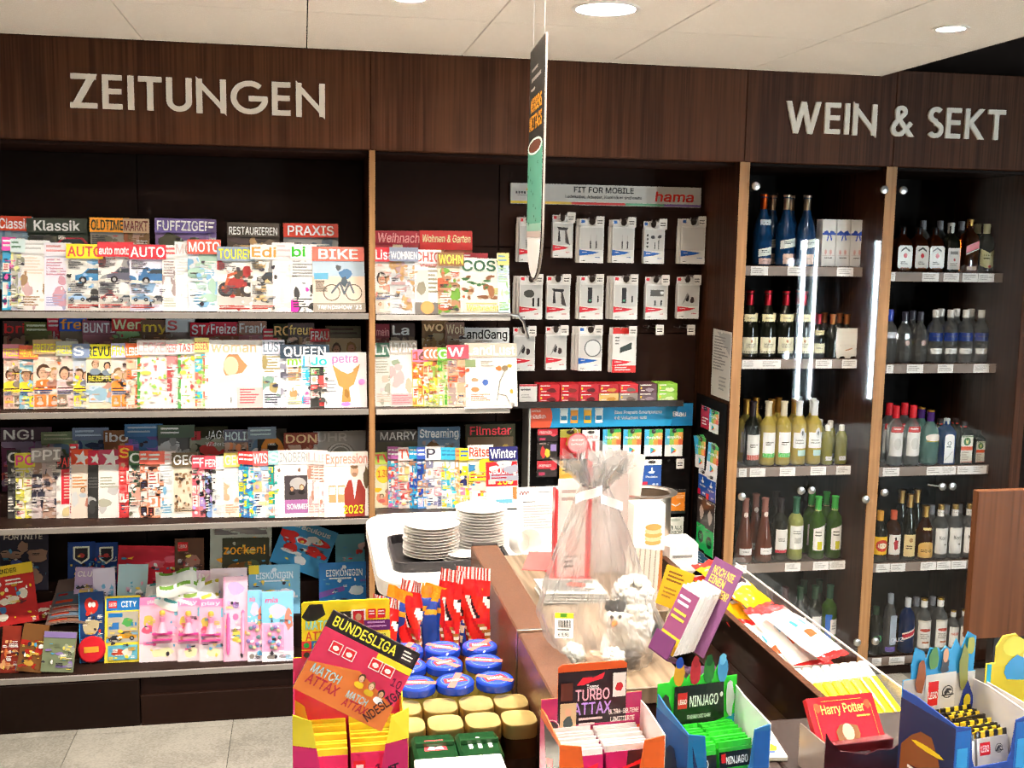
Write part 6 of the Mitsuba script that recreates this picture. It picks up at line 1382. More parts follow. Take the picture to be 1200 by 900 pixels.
SCALE = {'bourbon': .86, 'whisky_clear': .92, 'whisky_red': .92, 'cognac': .95, 'vodka': 1.16, 'navy_band': 1.15, 'gin_teal': 1.15, 'gin_blue': 1.06, 'schnapps': 1.1, 'schnapps_small': 1.05, 'blue_red': 1.15, 'ouzo': 1.08, 'korn': 1.08, 'sekt_blue': 1.04, 'sekt_green': 1.04}
seen = {}
for c, sh, k, x, y in BOTTLES:
    seen.setdefault((c, sh, k, y > .27), []).append(x)
SHN = ['top', 'second', 'third', 'fourth', 'lowest']
for c, sh, k, x, y in BOTTLES:
    desc, ps = KINDS[k]
    sc = SCALE.get(k, 1.0)
    L = sorted(seen[(c, sh, k, y > .27)])
    which = f'{nth(L.index(x), len(L))}' if len(L) > 1 else ''
    rear = 'in the rear, ' if y > .27 and 'rear' not in desc else ''
    lab = trim(desc, f'{which + ", " if which else ""}{rear}{SHN[sh]} shelf, {CN[c]}')
    t = thing('bottle', lab, 'bottle', f'bottles in the {CN[c]}')
    for a, d, l in ps:
        part(t, a, d, M=M4((x, y, CZ[c][sh] + .0004), rz=(hash_seed('b', int(x * 997)) % 13) - 6) @ np.diag([1.0, 1.0, sc, 1.0]), label=l)
# white gift cartons with blue bows and the blue carton, top shelf of the left cabinet
for i in range(3):
    x = GX[i]
    t = thing('gift_carton', f'tall white gift carton with blue bow, {("leftmost", "middle", "rightmost")[i]} of three on the top wine shelf', 'carton', 'white gift cartons')
    part(t, 'carton', G().box(x, x + .068, .19, .255, 1.9572, 2.175, '#eceae6', .001), 'satin')
    p = P(i); p.R(0, .145, .068, .155, '#2c48b0').B(.02, .155, .016, .012, '#2c48b0').B(.048, .155, .016, .012, '#2c48b0').Y([(.03, .15), (.022, .118), (.028, .118), (.036, .15)], '#2c48b0').Y([(.036, .15), (.044, .12), (.05, .122), (.042, .15)], '#2c48b0').R(0, .05, .068, .0515, '#c8b4a8').L(.015, .032, .055, .042, 1, '#8a8480').D(.02, .066, .006, .012, '#e0b0a8', 8).D(.045, .066, .006, .012, '#e0b0a8', 8)
    part(t, 'ribbon', p.out(G(), flat_xz(x, .1895, 1.9572)), 'satin', label='blue bow')
whole('gift_carton', G().box(GX[3], GX[3] + .05, .20, .27, 1.9572, 2.155, '#2450a0', .001), 'satin', 'plain blue gift carton right of the three white ones on the top wine shelf', 'carton')
t = thing('bottle_carrier', 'white cardboard carrier around four small gold-foiled bottles', 'carton')
x0, x1 = CARR
part(t, 'front', G().prism(Polygon([(x0 + .006, 1.5254), (x0 + .02, 1.5254), (x0 + .024, 1.535), (x0 + .045, 1.535), (x0 + .05, 1.5254), (x1 - .05, 1.5254), (x1 - .045, 1.535), (x1 - .024, 1.535), (x1 - .02, 1.5254), (x1 - .004, 1.5254), (x1, 1.56), (x1, 1.655), (x1 - .006, 1.668), (x0 + .008, 1.668), (x0, 1.655), (x0, 1.56)]), .176, .178, '#f0ece0'), 'satin')
p = P(3); p.R(.002, .06, x1 - x0 - .002, .0615, '#c8c0b0').Y([(.05, .035), (.085, .045), (.085, .05), (.05, .04)], '#b87a50')
part(t, 'print', p.out(G(), flat_xz(x0, .176, 1.5254)), 'satin')
part(t, 'back', G().box(x0, x1, .264, .266, 1.5254, 1.665, '#e0dccf'), 'satin')

# ---------------------------------------------------------------- comics and toy packs on the bottom newspaper shelf
whole('shelf_riser', G().box(-2.4, .266, .19, .30, .2362, .385, '#241815', .002), 'dark', 'dark lower step behind the toy packs of the bottom shelf', 'riser')
whole('shelf_riser', G().box(-2.4, .266, .302, .449, .2362, .505, '#241815', .002), 'dark', 'dark upper step under the rear comics of the bottom shelf', 'riser')
TOYS = [
    ('f', -1.2502, 0.063, 0.23659999999999998, 0.0728, 0.1918, 0.012, 14, 3, 'red-brown toy comic at the left edge', 'p', '8a3428 c86a3c d8a070', ''),
    ('f', -1.1837, 0.049, 0.23659999999999998, 0.1, 0.1949, 0.012, 14, 9, 'brown and golden toy comic with a red mark', 'p', '7a5230 b03028 d8a84c', ''),
    ('f', -1.0847, 0.035, 0.23659999999999998, 0.128, 0.1649, 0.012, 14, 5, 'olive and lilac comic with lilac title bar', 'p2', '7a8468 8a78b0 a8b098', ''),
    ('f', -0.9485, 0.133, 0.23659999999999998, 0.1017, 0.2963, 0.012, 14, -2, 'blue toy pack with a round red box', 'redbox', '28467a d83a34 c8b890', ''),
    ('f', -0.8472, 0.119, 0.23659999999999998, 0.1439, 0.2802, 0.012, 14, 0, 'yellow-edged building toy pack with blue CITY header', 'city', 'f0d848 2c78c0 c8a048', 'CITY'),
    ('f', -0.7033, 0.105, 0.23659999999999998, 0.1596, 0.2735, 0.012, 14, 0, 'pink princess blister pack, full width', 'prin', 'f0a8c8 e85a9c f8d8e0', 'playmobil'),
    ('f', -0.5437, 0.091, 0.23659999999999998, 0.0911, 0.2679, 0.012, 14, 0, 'pink princess blister pack, second of three', 'prin', 'f0a8c8 e85a9c f8d8e0', 'play'),
    ('f', -0.4526, 0.077, 0.23659999999999998, 0.0989, 0.2636, 0.012, 14, 0, 'pink princess blister pack, third of three', 'prin', 'f0a8c8 e85a9c f8d8e0', 'play'),
    ('f', -0.3518, 0.063, 0.23659999999999998, 0.103, 0.3606, 0.012, 14, 0, 'tall pink and lilac pen pack', 'pens', 'f0c8dc d87ab0 c8b0e0', ''),
    ('f', -0.2496, 0.049, 0.23659999999999998, 0.0609, 0.3027, 0.012, 14, 0, 'pink jewellery pack partly covered by its neighbour', 'brac', 'f0b8d8 88c8e8 d8c8f0', 'mia'),
    ('f', -0.1887, 0.035, 0.23659999999999998, 0.1336, 0.2985, 0.012, 14, 0, 'pink jewellery pack with a bracelet', 'brac', 'f0b8d8 88c8e8 d8c8f0', 'mia'),
    ('m', -1.1973, 0.234, 0.3856, 0.2014, 0.0752, 0.006, 14, -9, 'red comic with pale spots', 'p', 'c02c34 e8d8c8 8a2028', ''),
    ('m', -1.2858, 0.21, 0.3856, 0.1644, 0.253, 0.006, 14, -8, 'red comic with yellow top strip at the left edge', 'kids', 'c03030 e8c838 f0e8d8', 'KINDER'),
    ('m', -0.9935, 0.226, 0.3856, 0.1015, 0.2319, 0.006, 14, 3, 'purple toy pack with club badge', 'p', 'b8a0c8 8a60a0 d8b860', 'CLUB'),
    ('m', -0.8991, 0.218, 0.3856, 0.0917, 0.2284, 0.006, 14, -3, 'white and purple toy pack with blue picture', 'p', 'd8d0e4 7a6ab0 6aa8d0', ''),
    ('m', -0.8104, 0.21, 0.3856, 0.1244, 0.2427, 0.006, 14, 2, 'teal and pink toy pack', 'p', 'a8c8d0 e8a0c0 f0f0f4', ''),
    ('m', -0.543, 0.218, 0.3856, 0.1309, 0.2026, 0.006, 14, 2, 'pink pony bag with pink title', 'p', 'e8c8d8 d85a90 98a870', 'filly'),
    ('m', -0.4155, 0.21, 0.3856, 0.158, 0.2119, 0.006, 14, 0, 'pink and white card pack behind the pens', 'p', 'f0e0e8 e878b0 98a8d8', ''),
    ('m', -0.2499, 0.21, 0.3856, 0.2239, 0.2193, 0.006, 14, 0, 'light blue snow queen pack with yellow corner', 'queen', '7ab8d8 e8d040 f0f0f8', 'EISKÖNIGIN'),
    ('m', 0.0572, 0.21, 0.3856, 0.2255, 0.2189, 0.006, 14, 0, 'deep blue snow queen pack', 'queen', '2a78c0 7a58b0 d8ecf8', 'EISKÖNIGIN'),
    ('b', -1.3095, 0.325, 0.5056, 0.2028, 0.2682, 0.006, 10, 0, 'dark game comic with grey title', 'p', '334 56b a87', 'FORTNITE'),
    ('b', -1.0311, 0.349, 0.5056, 0.1142, 0.197, 0.006, 10, 0, 'dark blue comic with a shield, left one', 'shield', '248 eed c44', ''),
    ('b', -0.9168, 0.341, 0.5056, 0.0972, 0.1933, 0.006, 10, 0, 'dark blue comic with a shield, right one', 'shield', '248 eed c44', ''),
    ('b', -0.8238, 0.333, 0.5056, 0.2519, 0.1685, 0.006, 10, 3, 'red toy pack with a yellow spot', 'p', 'd34 e67 fc4', ''),
    ('b', -0.5747, 0.325, 0.5056, 0.1258, 0.2037, 0.006, 10, 0, 'dark brown comic with red square', 'sq', '643 d33 a76', 'LEGO'),
    ('b', -0.4257, 0.333, 0.5056, 0.2707, 0.2422, 0.006, 10, 1, 'grey foil bag with orange title', 'bag', 'bba 443 fa3', 'zocken!'),
    ('b', -0.1627, 0.325, 0.5056, 0.2454, 0.2224, 0.006, 10, 22, 'tilted blue comic with red shapes', 'p', '49c d33 eee', 'Miraculous'),
    ('b', 0.133, 0.325, 0.5056, 0.1564, 0.1985, 0.006, 10, 0, 'red and teal comic beside the thin divider', 'p', '6ab d33 ecc', ''),
]
mat('blister', two=False, type='thindielectric', int_ior=1.45)

def toy_art(w, h, st, c, txt, seed):
    p = P(seed); r = p.r; p.R(0, 0, w, h, c[0])
    R = lambda a, b: a + (b - a) * r.random()
    if st in ('p', 'p2', 'bag'):
        for _ in range(11):
            p.B(R(.1, .9) * w, R(.1, .75) * h, R(.1, .28) * w, R(.05, .14) * h, r.choice(c[1:] + [c[0]]))
        if st == 'p2':
            p.R(0, .85 * h, w, h, c[1])
    if st == 'redbox':
        p.R(0, .0, .04 * w, h, '#3a9ad0'); p.B(.5 * w, .8 * h, .3 * w, .14 * h, c[1]).D(.45 * w, .82 * h, .08 * w, .04 * h, '#f4f0ec').D(.6 * w, .82 * h, .08 * w, .04 * h, '#f4f0ec'); p.B(.5 * w, .5 * h, .4 * w, .14 * h, c[2])
    if st == 'city':
        p.R(.04 * w, .78 * h, w, .97 * h, c[1]).R(.1 * w, .82 * h, .34 * w, .93 * h, '#d83030').T('LEGO', .12 * w, .85 * h, .014, '#ffffff', w=.2 * w).T(txt, .46 * w, .83 * h, .024, '#f4f4f4', w=.44 * w)
        p.R(.08 * w, .3 * h, .96 * w, .76 * h, '#b8b0a0').R(.1 * w, .68 * h, .5 * w, .74 * h, c[1]).B(.65 * w, .6 * h, .2 * w, .08 * h, '#58a858').R(.12 * w, .5 * h, .4 * w, .6 * h, '#3a78c0')
        car(p, .6 * w, .36 * h, .3 * w, '#e8a030'); car(p, .28 * w, .34 * h, .18 * w, '#2c2c30')
        p.R(.1 * w, .04 * h, .94 * w, .26 * h, '#6ab4c8').B(.4 * w, .15 * h, .25 * w, .07 * h, '#c85038').B(.65 * w, .14 * h, .18 * w, .08 * h, '#e8e0d0')
    if st == 'prin':
        p.R(0, .88 * h, w, h, '#f088bc').T(txt, .2 * w if w > .12 else .08 * w, .905 * h, .015, '#f8dce8', w=.6 * w if w > .12 else .8 * w)
        p.R(.0, .3 * h, w, .86 * h, '#f4bcd4').B(.22 * w, .62 * h, .16 * w, .12 * h, '#d8c060').B(.2 * w, .5 * h, .18 * w, .08 * h, '#e86080').R(0, 0, w, .28 * h, '#f0dce0').B(.6 * w, .14 * h, .35 * w, .09 * h, '#f0e8b8').R(.9 * w, .7 * h, w, .85 * h, '#88c8e0')
    if st == 'pens':
        p.B(.5 * w, .86 * h, .4 * w, .1 * h, c[2]).D(.5 * w, .66 * h, .12 * w, .04 * h, '#a870c0').D(.5 * w, .52 * h, .12 * w, .04 * h, '#e878a8').B(.5 * w, .3 * h, .2 * w, .1 * h, '#e8d860').R(.0, .0, .08 * w, h, '#e8a8c8')
    if st == 'brac':
        p.R(0, .55 * h, w, h, c[1]).B(.5 * w, .72 * h, .34 * w, .12 * h, c[2]).T(txt, .1 * w, .84 * h, .02, '#e05a90', w=.4 * w, slant=.2).B(.85 * w, .6 * h, .16 * w, .2 * h, '#e88878').R(.05 * w, .16 * h, .7 * w, .52 * h, '#f0a0c8').R(0, 0, w, .14 * h, '#e8e4ec').B(.3 * w, .07 * h, .2 * w, .04 * h, '#88807c').B(.7 * w, .07 * h, .2 * w, .04 * h, '#a098a0')
    if st == 'kids':
        p.R(0, .82 * h, w, h, c[1]).T('KINDER', .1 * w, .87 * h, .018, '#3a3020', w=.5 * w).R(0, .6 * h, w, .82 * h, c[0]).D(.12 * w, .7 * h, .08 * w, .05 * h, '#f4f0ea').L(.3 * w, .64 * h, .85 * w, .76 * h, 2, '#f4f0e8')
        for _ in range(6):
            p.B(R(.1, .9) * w, R(.1, .5) * h, R(.1, .25) * w, R(.05, .12) * h, r.choice(['#58a060', '#e8e0d0', '#4a78b0']))
    if st == 'shield':
        p.Y([(.2 * w, .9 * h), (.8 * w, .9 * h), (.8 * w, .62 * h), (.5 * w, .5 * h), (.2 * w, .62 * h)], c[1]).Y([(.27 * w, .86 * h), (.73 * w, .86 * h), (.73 * w, .64 * h), (.5 * w, .55 * h), (.27 * w, .64 * h)], '#2c2a30').B(.5 * w, .7 * h, .14 * w, .06 * h, c[2])
    if st == 'sq':
        p.R(.1 * w, .72 * h, .45 * w, .92 * h, c[1]).T(txt, .14 * w, .79 * h, .014, '#d8c8c0', w=.27 * w).B(.6 * w, .4 * h, .35 * w, .25 * h, c[2])
    if st == 'queen':
        p.T(txt, .14 * w, .72 * h, .028, '#e8f2fa', w=.72 * w).L(.2 * w, .62 * h, .85 * w, .69 * h, 1, '#d8e8f4').B(.5 * w, .9 * h, .06 * w, .05 * h, '#d8e8f4').Y([(0, .4 * h), (.5 * w, .52 * h), (.5 * w, .42 * h), (0, .28 * h)], c[1]).B(.75 * w, .42 * h, .18 * w, .12 * h, c[2])
        if c[0] == '#7ab8d8':
            p.R(0, .82 * h, .2 * w, h, c[1])
    if st == 'bag':
        p.R(.2 * w, .1 * h, .96 * w, .8 * h, c[1]); p.B(.5 * w, .25 * h, .25 * w, .12 * h, '#8a6038').B(.7 * w, .3 * h, .15 * w, .1 * h, '#5a6a50').T(txt, .22 * w, .5 * h, .04, c[2], w=.68 * w)
    elif txt and st in ('p', 'p2'):
        p.T(txt, .1 * w, .83 * h if st == 'p' else .88 * h, .022, '#f0ece4', w=.78 * w, slant=.1)
    fleck(p, w, h, .06, .7, 26, c + ['#f4f0ec', '#38343c', '#e8d060', '#58a0c8'])
    return p.crop(w, h)

for i, (row, x, y, z, w, h, th, lean, roll, look, st, cols, txt) in enumerate(TOYS):
    c = [hx(q) for q in cols.split()]
    p = toy_art(w, h, st, c, txt, 700 + i)
    cat = 'toy pack' if 'pack' in look or 'bag' in look else 'comic'
    M = M4((x, y, z + (w * abs(math.sin(math.radians(roll))) if roll > 0 else 0)), rx=-lean, ry=roll)
    if roll < 0:
        M = M4((x, y, z), rx=-lean, ry=roll) @ M4((0, 0, 0))
        M[2, 3] += 0.0
    t = thing('toy_pack' if cat == 'toy pack' else 'comic', trim(look, {'f': 'front', 'm': 'middle', 'b': 'rear'}[row] + ' row, bottom newspaper shelf'), cat, 'comics and toy packs on the bottom shelf')
    part(t, 'card', p.out(G().box(0, w, 0, th, 0, h, c[0], .0006), flat_xz(0, 0, 0)).move(M), 'cover')
    if st == 'prin':
        cx = .60 * w if w > .12 else .5 * w
        f = G()
        f.lathe([(.026, 0), (.024, .01), (.012, .045), (.008, .052)], 14, '#f0b8d0').lathe([(.010, .05), (.013, .07), (.008, .075)], 12, '#e890b8').lathe([(.001, .074), (.011, .080), (.012, .09), (.008, .1), (.001, .102)], 12, '#ecc0a4').lathe([(.013, .085), (.014, .095), (.009, .104), (.001, .106)], 10, '#e8c050')
        part(t, 'doll', f.move(M @ M4((cx, -.018, .45 * h), s=.9)), 'satin', label='small pink princess doll')
        part(t, 'shelf_insert', G().box(cx - .04, cx + .04, -.03, -.001, .33 * h, .345 * h, '#d84a98').box(cx - .04, cx + .04, -.03, -.001, .42 * h, .45 * h, '#d84a98').box(cx - .028, cx + .028, -.02, -.004, .345 * h, .40 * h, '#f4dce4', .008).move(M), 'satin')
        b = G().add([(cx - .042, -.034, .3 * h), (cx + .042, -.034, .3 * h), (cx + .042, -.034, .86 * h), (cx - .042, -.034, .86 * h)], [[0, 1, 2], [0, 2, 3]])
        part(t, 'blister', b.move(M), 'blister', label='clear plastic window')
    if st == 'pens':
        for k in range(2):
            part(t, 'pen', G().lathe([(.004, 0), (.008, .02), (.008, .15), (.005, .16), (.004, .175)], 10, ('#e86aa8', '#f0a8d0')[k]).move(M @ M4((w * (.2 + .6 * k), -.009, .03))), 'gloss')
    if st == 'brac':
        g = G()
        for k in range(9):
            a = k / 9 * 6.28
            g.mesh(trimesh.creation.icosphere(1, .009).apply_translation([.4 * w + .022 * math.cos(a), -.008, .34 * h + .045 * math.sin(a)]), ('#6a8a90', '#c8b890', '#8a7ab8')[k % 3], True)
        part(t, 'bracelet', g.move(M), 'gloss', label='bead bracelet')
    if st == 'redbox':
        part(t, 'box', G().lathe([(.001, 0), (.052, 0), (.056, .006), (.056, .02), (.05, .026), (.001, .027)], 24, '#d8303a').box(-.03, .03, -.012, .012, .026, .028, '#e8a040').move(M @ M4((.52 * w, -.001, .19 * h), rx=90)), 'gloss', label='round red plastic box')
    if st == 'bag':
        g = np.array([[(.02 + (w - .04) * u, -.004 - .006 * math.sin(u * 9 + v * 4), h * (.86 + .14 * v)) for u in np.linspace(0, 1, 12)] for v in np.linspace(0, 1, 4)])
        part(t, 'crimped_top', G().sheet(g, .001, '#8a807a').move(M), 'gloss')
# dark folded comics lying in a stack, and glossy white bags heaped behind the pink packs
for k in range(4):
    L = np.array([[(-.10 + .20 * u, -.075 + .15 * v, .02 * math.sin(u * 3.1) * (1 - .4 * v) + .016 * v) for u in np.linspace(0, 1, 10)] for v in np.linspace(0, 1, 5)])
    g = G().sheet(L, .004, '#766560', '#c8c0b8')
    p = P(80 + k); p.R(-.09, -.07, .09, .0, ('#886655', '#667788', '#886666', '#556677')[k]).R(-.085, -.06, -.01, -.045, '#c04a34').B(.04, -.03, .04, .02, '#5a6a50').R(-.08, -.02, -.04, -.01, '#a83030')
    p.out(g, lambda u, v, e: np.stack([u, v, .02 * np.sin((u + .1) / .2 * 3.1) * (1 - .4 * (v + .075) / .15) + .016 * (v + .075) / .15 + .0015 + e], 1), edge=.025)
    t = thing('comic', f'dark folded comic lying in a stack of four above the left comics, {("lowest", "second from bottom", "third from bottom", "topmost")[k]}', 'comic', 'stack of dark folded comics')
    part(t, 'sheet', g.move(M4((-.99 + .006 * k, .245 + .012 * k, .425 + .022 * k), rx=28, rz=-4)), 'cover')
for k, (x, z, c, a) in enumerate(((-.60, .41, '#e8ecec', '#58a0a8'), (-.52, .43, '#f0f0ec', '#8aa850'), (-.46, .415, '#eef0e8', '#c8c048'), (-.55, .475, '#e4e8e0', '#78a848'))):
    rr = random.Random(k); g = G()
    N = 13
    def pt(u, v, s):
        b = (max(0, 1 - (2 * u - 1) ** 2) * max(0, 1 - (2 * v - 1) ** 2)) ** .5
        return ((u - .5) * .17, s * .02 * b + .004 * math.sin(9 * u + 7 * v + k), (v - .5) * .11 + .01 * math.sin(6 * u + k))
    for s in (-1, 1):
        q = np.array([[pt(u, v, s) for u in np.linspace(0, 1, N)] for v in np.linspace(0, 1, 8)])
        i = (np.arange(7)[:, None] * N + np.arange(N - 1)).ravel()
        f = np.vstack([np.stack([i, i + 1, i + N + 1], 1), np.stack([i, i + N + 1, i + N], 1)])
        for j, col in ((0, c), (1, a)):
            sel = ((f[:, 0] // N) % 4 == 2) & ((f[:, 0] % N) % 5 != 0)
            g.add(q.reshape(-1, 3), (f[sel] if j else f[~sel])[:, ::1 if s < 0 else -1], col, 60)
    t = thing('toy_bag', f'glossy white and {("teal", "green", "yellow", "lime")[k]} toy bag in the heap behind the pink packs', 'toy bag', 'heap of glossy toy bags')
    part(t, 'bag', g.move(M4((x, .188 - .012 * (k == 3), z + .085), rx=-35, rz=-6 + 5 * k)), 'gloss')

# ---------------------------------------------------------------- cash desk, white table
t = thing('counter', 'brown cash desk with a raised speckled edge and wood-grain top', 'counter')
part(t, 'body', G().box(.4902, .70, -2.72, -1.885, 0, 1.205, '#3a2620', .004).box(.701, .853, -3.05, -2.01, 0, .95, '#1e1512', .004), 'satin')
part(t, 'worktop', G().box(.4902, .700, -2.74, -1.87, 1.207, 1.240, bev=.002).box(.7005, .855, -2.34, -1.87, 1.207, 1.240, bev=.002), 'table_wood', label='wood-grain top')
t = thing('counter_ledge', 'raised speckled brown edge board along the left of the cash desk', 'counter edge')
part(t, 'edge_board', G().box(.418, .489, -2.498, -1.875, 0, 1.270, bev=.003), 'counter_edge')
part(t, 'edge_board', G().box(.418, .489, -3.08, -2.506, 0, 1.268, bev=.003), 'counter_edge')
part(t, 'joint_strip', G().box(.416, .4895, -2.506, -2.498, .9, 1.2735, '#b8b4ae', .001), 'metal', label='metal joint strip')
part(t, 'end_cap', G().box(.420, .488, -1.878, -1.868, 1.268, 1.274, '#2a2422', .002), 'satin', label='dark end cap')
t = thing('display_stand', 'dark low display stand under the jars, tins and snack bags', 'display stand')
part(t, 'deck', G().box(.12, .416, -2.86, -2.06, 1.03, 1.08, '#33211b', .003), 'satin')
part(t, 'body', G().box(.13, .415, -2.86, -2.08, 0, 1.029, '#2a1c18', .003), 'satin')
t = thing('display_step', 'dark step under the football card box', 'display stand')
part(t, 'step', G().box(-.05, .1345, -3.62, -3.10, 0, 1.305, '#2a1c18', .003), 'satin')
t = thing('display_step', 'dark step under the white box with faint grey title', 'display stand')
part(t, 'step', G().box(.136, .272, -3.62, -3.04, 0, 1.20, '#2a1c18', .003), 'satin')
t = thing('display_step', 'dark step under the racing and ninja card boxes', 'display stand')
part(t, 'step', G().box(.274, .66, -3.62, -3.20, 0, 1.32, '#2a1c18', .003), 'satin')
t = thing('display_step', 'dark step under the wizard and dinosaur card boxes', 'display stand')
part(t, 'step', G().box(.662, 1.20, -3.62, -3.07, 0, 1.32, '#2a1c18', .003), 'satin')

t = thing('white_table', 'white rounded standing table behind the cash desk', 'table')
tp = Polygon([(.19, -1.04), (.19, -1.80), (.98, -1.80), (.98, -1.04)]).buffer(-.11).buffer(.11, 10)
m = trimesh.creation.extrude_polygon(tp, .042, engine='earcut'); m.apply_translation([0, 0, 1.104])
m2 = trimesh.creation.extrude_polygon(tp.buffer(-.004), .004, engine='earcut'); m2.apply_translation([0, 0, 1.146])
part(t, 'tabletop', G().mesh(m, '#e6e0d6').mesh(m2, '#f2efe9'), 'satin')
part(t, 'leg', G().box(.30, .37, -1.56, -1.49, 0, 1.104, '#8c8784', .003), 'satin', label='grey leg')
part(t, 'leg', G().box(.80, .87, -1.56, -1.49, 0, 1.104, '#8c8784', .003), 'satin')
part(t, 'apron', G().box(.372, .798, -1.535, -1.51, .70, 1.10, '#201c1c', .002), 'satin', label='dark board')

t = thing('serving_tray', 'black serving tray with raised rim under the white plates', 'tray')
a = Polygon([(.235, -1.70), (.56, -1.70), (.56, -1.40), (.235, -1.40)]).buffer(-.04).buffer(.04, 8)
m = trimesh.creation.extrude_polygon(a.buffer(-.012), .004, engine='earcut'); m.apply_translation([0, 0, 1.1502])
rim = trimesh.creation.extrude_polygon(a.difference(a.buffer(-.01)), .026, engine='earcut'); rim.apply_translation([0, 0, 1.1504])
part(t, 'base', G().mesh(m, '#1e1c1e'), 'satin'); part(t, 'rim', G().mesh(rim, '#242226'), 'satin')
PLATE = G().lathe([(.045, 0), (.05, .001), (.078, .011), (.081, .012), (.081, .0135), (.077, .0125), (.05, .004), (.001, .003)], 30, '#f0eeea').ply('gloss')
def plates(cx, cy, n, z, pitch, word, s=1.0):
    for i in range(n):
        k = whole('plate', PLATE, 'gloss', f'white plate in the {word} stack on the tray, {("lowest" if i == 0 else "topmost" if i == n - 1 else ORD[i] + " from bottom")}', 'plate', 'white plates on the tray',
                  M=M4((cx + .0015 * math.sin(i * 2.1), cy + .0015 * math.cos(i * 1.7), z + pitch * i), s=s))
plates(.352, -1.56, 11, 1.1546, .0085, 'shorter left')
plates(.500, -1.53, 15, 1.1546, .0085, 'taller right', .92)
for i in range(3):
    whole('saucer', PLATE, 'gloss', f'white saucer lying between the two plate stacks, {("lowest", "middle", "topmost")[i]}', 'saucer', 'saucers between the stacks', M=M4((.418 + .008 * i, -1.615 - .004 * i, 1.1546 + .0075 * i), s=.52))
t = thing('sign_holder', 'clear acrylic stand holding a white printed sheet on the white table', 'sign holder')
p = P(5); p.R(0, 0, .21, .24, '#eeebe6')
for i in range(3):
    p.Y(LineString([(.022 + .016 * i + .007 * math.cos(q / 8 * math.pi), .205 + .012 * math.sin(q / 8 * math.pi)) for q in range(9)]).buffer(.002), '#8a3038')
p.L(.10, .205, .19, .215, 1, '#a09c98').L(.03, .16, .1, .17, 1, '#6a6664').L(.03, .03, .18, .15, 9, '#b0acaa')
part(t, 'sheet', p.out(G().box(0, .21, 0, .001, 0, .24, '#eeebe6'), flat_xz(0, 0, 0)).move(M4((.622, -1.46, 1.172), rx=-6, rz=3, s=.62)), 'satin')
part(t, 'front_pane', G().add([(-.004, -.004, -.05), (.214, -.004, -.05), (.214, -.004, .245), (-.004, -.004, .245)], [[0, 1, 2], [0, 2, 3]]).move(M4((.622, -1.46, 1.172), rx=-6, rz=3, s=.62)), 'pane')
part(t, 'foot', G().box(.620, .75, -1.50, -1.40, 1.1502, 1.1535, '#e4e2de'), 'gloss')
t = thing('cup', 'white cup lying on its side beside the sign holder', 'cup')
g = G().lathe([(.022, 0), (.036, .01), (.040, .05), (.041, .07), (.0385, .07), (.036, .05), (.030, .012), (.001, .01)], 24, '#ece8e2')
M = M4((.60, -1.58, 1.1912), rx=76, rz=20)
part(t, 'body', g.move(M), 'gloss'); part(t, 'handle', G().tube([(.038, 0, .02), (.058, 0, .025), (.062, 0, .042), (.054, 0, .055), (.039, 0, .058)], .0045, '#ece8e2').move(M), 'gloss')
t = thing('black_clip', 'small black clip holder standing on the white table', 'holder')
part(t, 'body', G().box(.845, .875, -1.36, -1.33, 1.1502, 1.175, '#201e20', .004), 'satin'); part(t, 'top', G().box(.838, .882, -1.365, -1.325, 1.1755, 1.183, '#2c2a2c', .002), 'satin')

# things on the worktop
q = G()
c4 = [(0.5277, -2.002, 1.240), (0.6429, -2.039, 1.240), (0.697, -1.866, 1.240), (0.5763, -1.850, 1.240)]
c4 = np.array(c4); c5 = c4 + [0, 0, .0012]
q.add(np.vstack([c4, c5]), [[4, 5, 6], [4, 6, 7], [0, 2, 1], [0, 3, 2], [0, 1, 5], [0, 5, 4], [1, 2, 6], [1, 6, 5], [2, 3, 7], [2, 7, 6], [3, 0, 4], [3, 4, 7]], '#ea5f5c')
whole('red_sheet', q, 'satin', 'red paper sheet lying on the wood-grain counter top', 'paper')
for i in range(4):
    rr = np.array([[(.525 + .15 * u + .004 * math.sin(i), -2.27 + .11 * w_ + .006 * i * .4, 1.2405 + .006 * i + (.003 + .0035 * math.cos(u * 3.0)) ) for u in np.linspace(0, 1, 10)] for w_ in np.linspace(0, 1, 4)])
    g = G().sheet(rr, .003, ('#c8c6c0', '#d4d2cc')[i % 2], '#b4b2ac')
    if i == 3:
        p = P(6); p.L(.01, .01, .15, .10, 7, '#8a8a88').B(.09, .06, .03, .02, '#c05a50')
        p.out(g, lambda u, w_, e: np.stack([.525 + u, -2.27 + w_ + .008, 1.2615 + .0035 * np.cos(u / .16 * 3.0) + .0008 + e], 1), edge=.03)
    whole('newspaper', g, 'matte', f'folded grey newspaper in the pile on the counter, {("lowest", "second from bottom", "third from bottom", "topmost")[i]}', 'newspaper', 'newspaper pile on the counter')
t = thing('leaflet_stand', 'red-edged acrylic leaflet stand behind the cellophane bag', 'leaflet stand')
mat('red_acrylic', type='principled', base_color=rgb('#d8444a'), roughness=.15, specular=.6)
part(t, 'side', G().box(.585, .593, -2.10, -2.07, 1.2403, 1.465, '#d8444a', .002), 'red_acrylic', label='red side')
part(t, 'side', G().box(.668, .676, -2.10, -2.07, 1.2403, 1.53, '#d8444a', .002), 'red_acrylic')
part(t, 'foot', G().box(.581, .68, -2.12, -2.02, 1.2401, 1.2440, '#d8444a', .001), 'red_acrylic')
part(t, 'front', G().add([(.593, -2.096, 1.25), (.668, -2.096, 1.25), (.668, -2.096, 1.47), (.593, -2.096, 1.47)], [[0, 1, 2], [0, 2, 3]]), 'pane', label='clear front')
p = P(8); p.R(0, 0, .078, .26, '#ece4de').L(.01, .2, .07, .24, 2, '#b8a8a4').B(.04, .09, .02, .05, '#d8b4ac').L(.02, .02, .06, .06, 3, '#8a7a78')
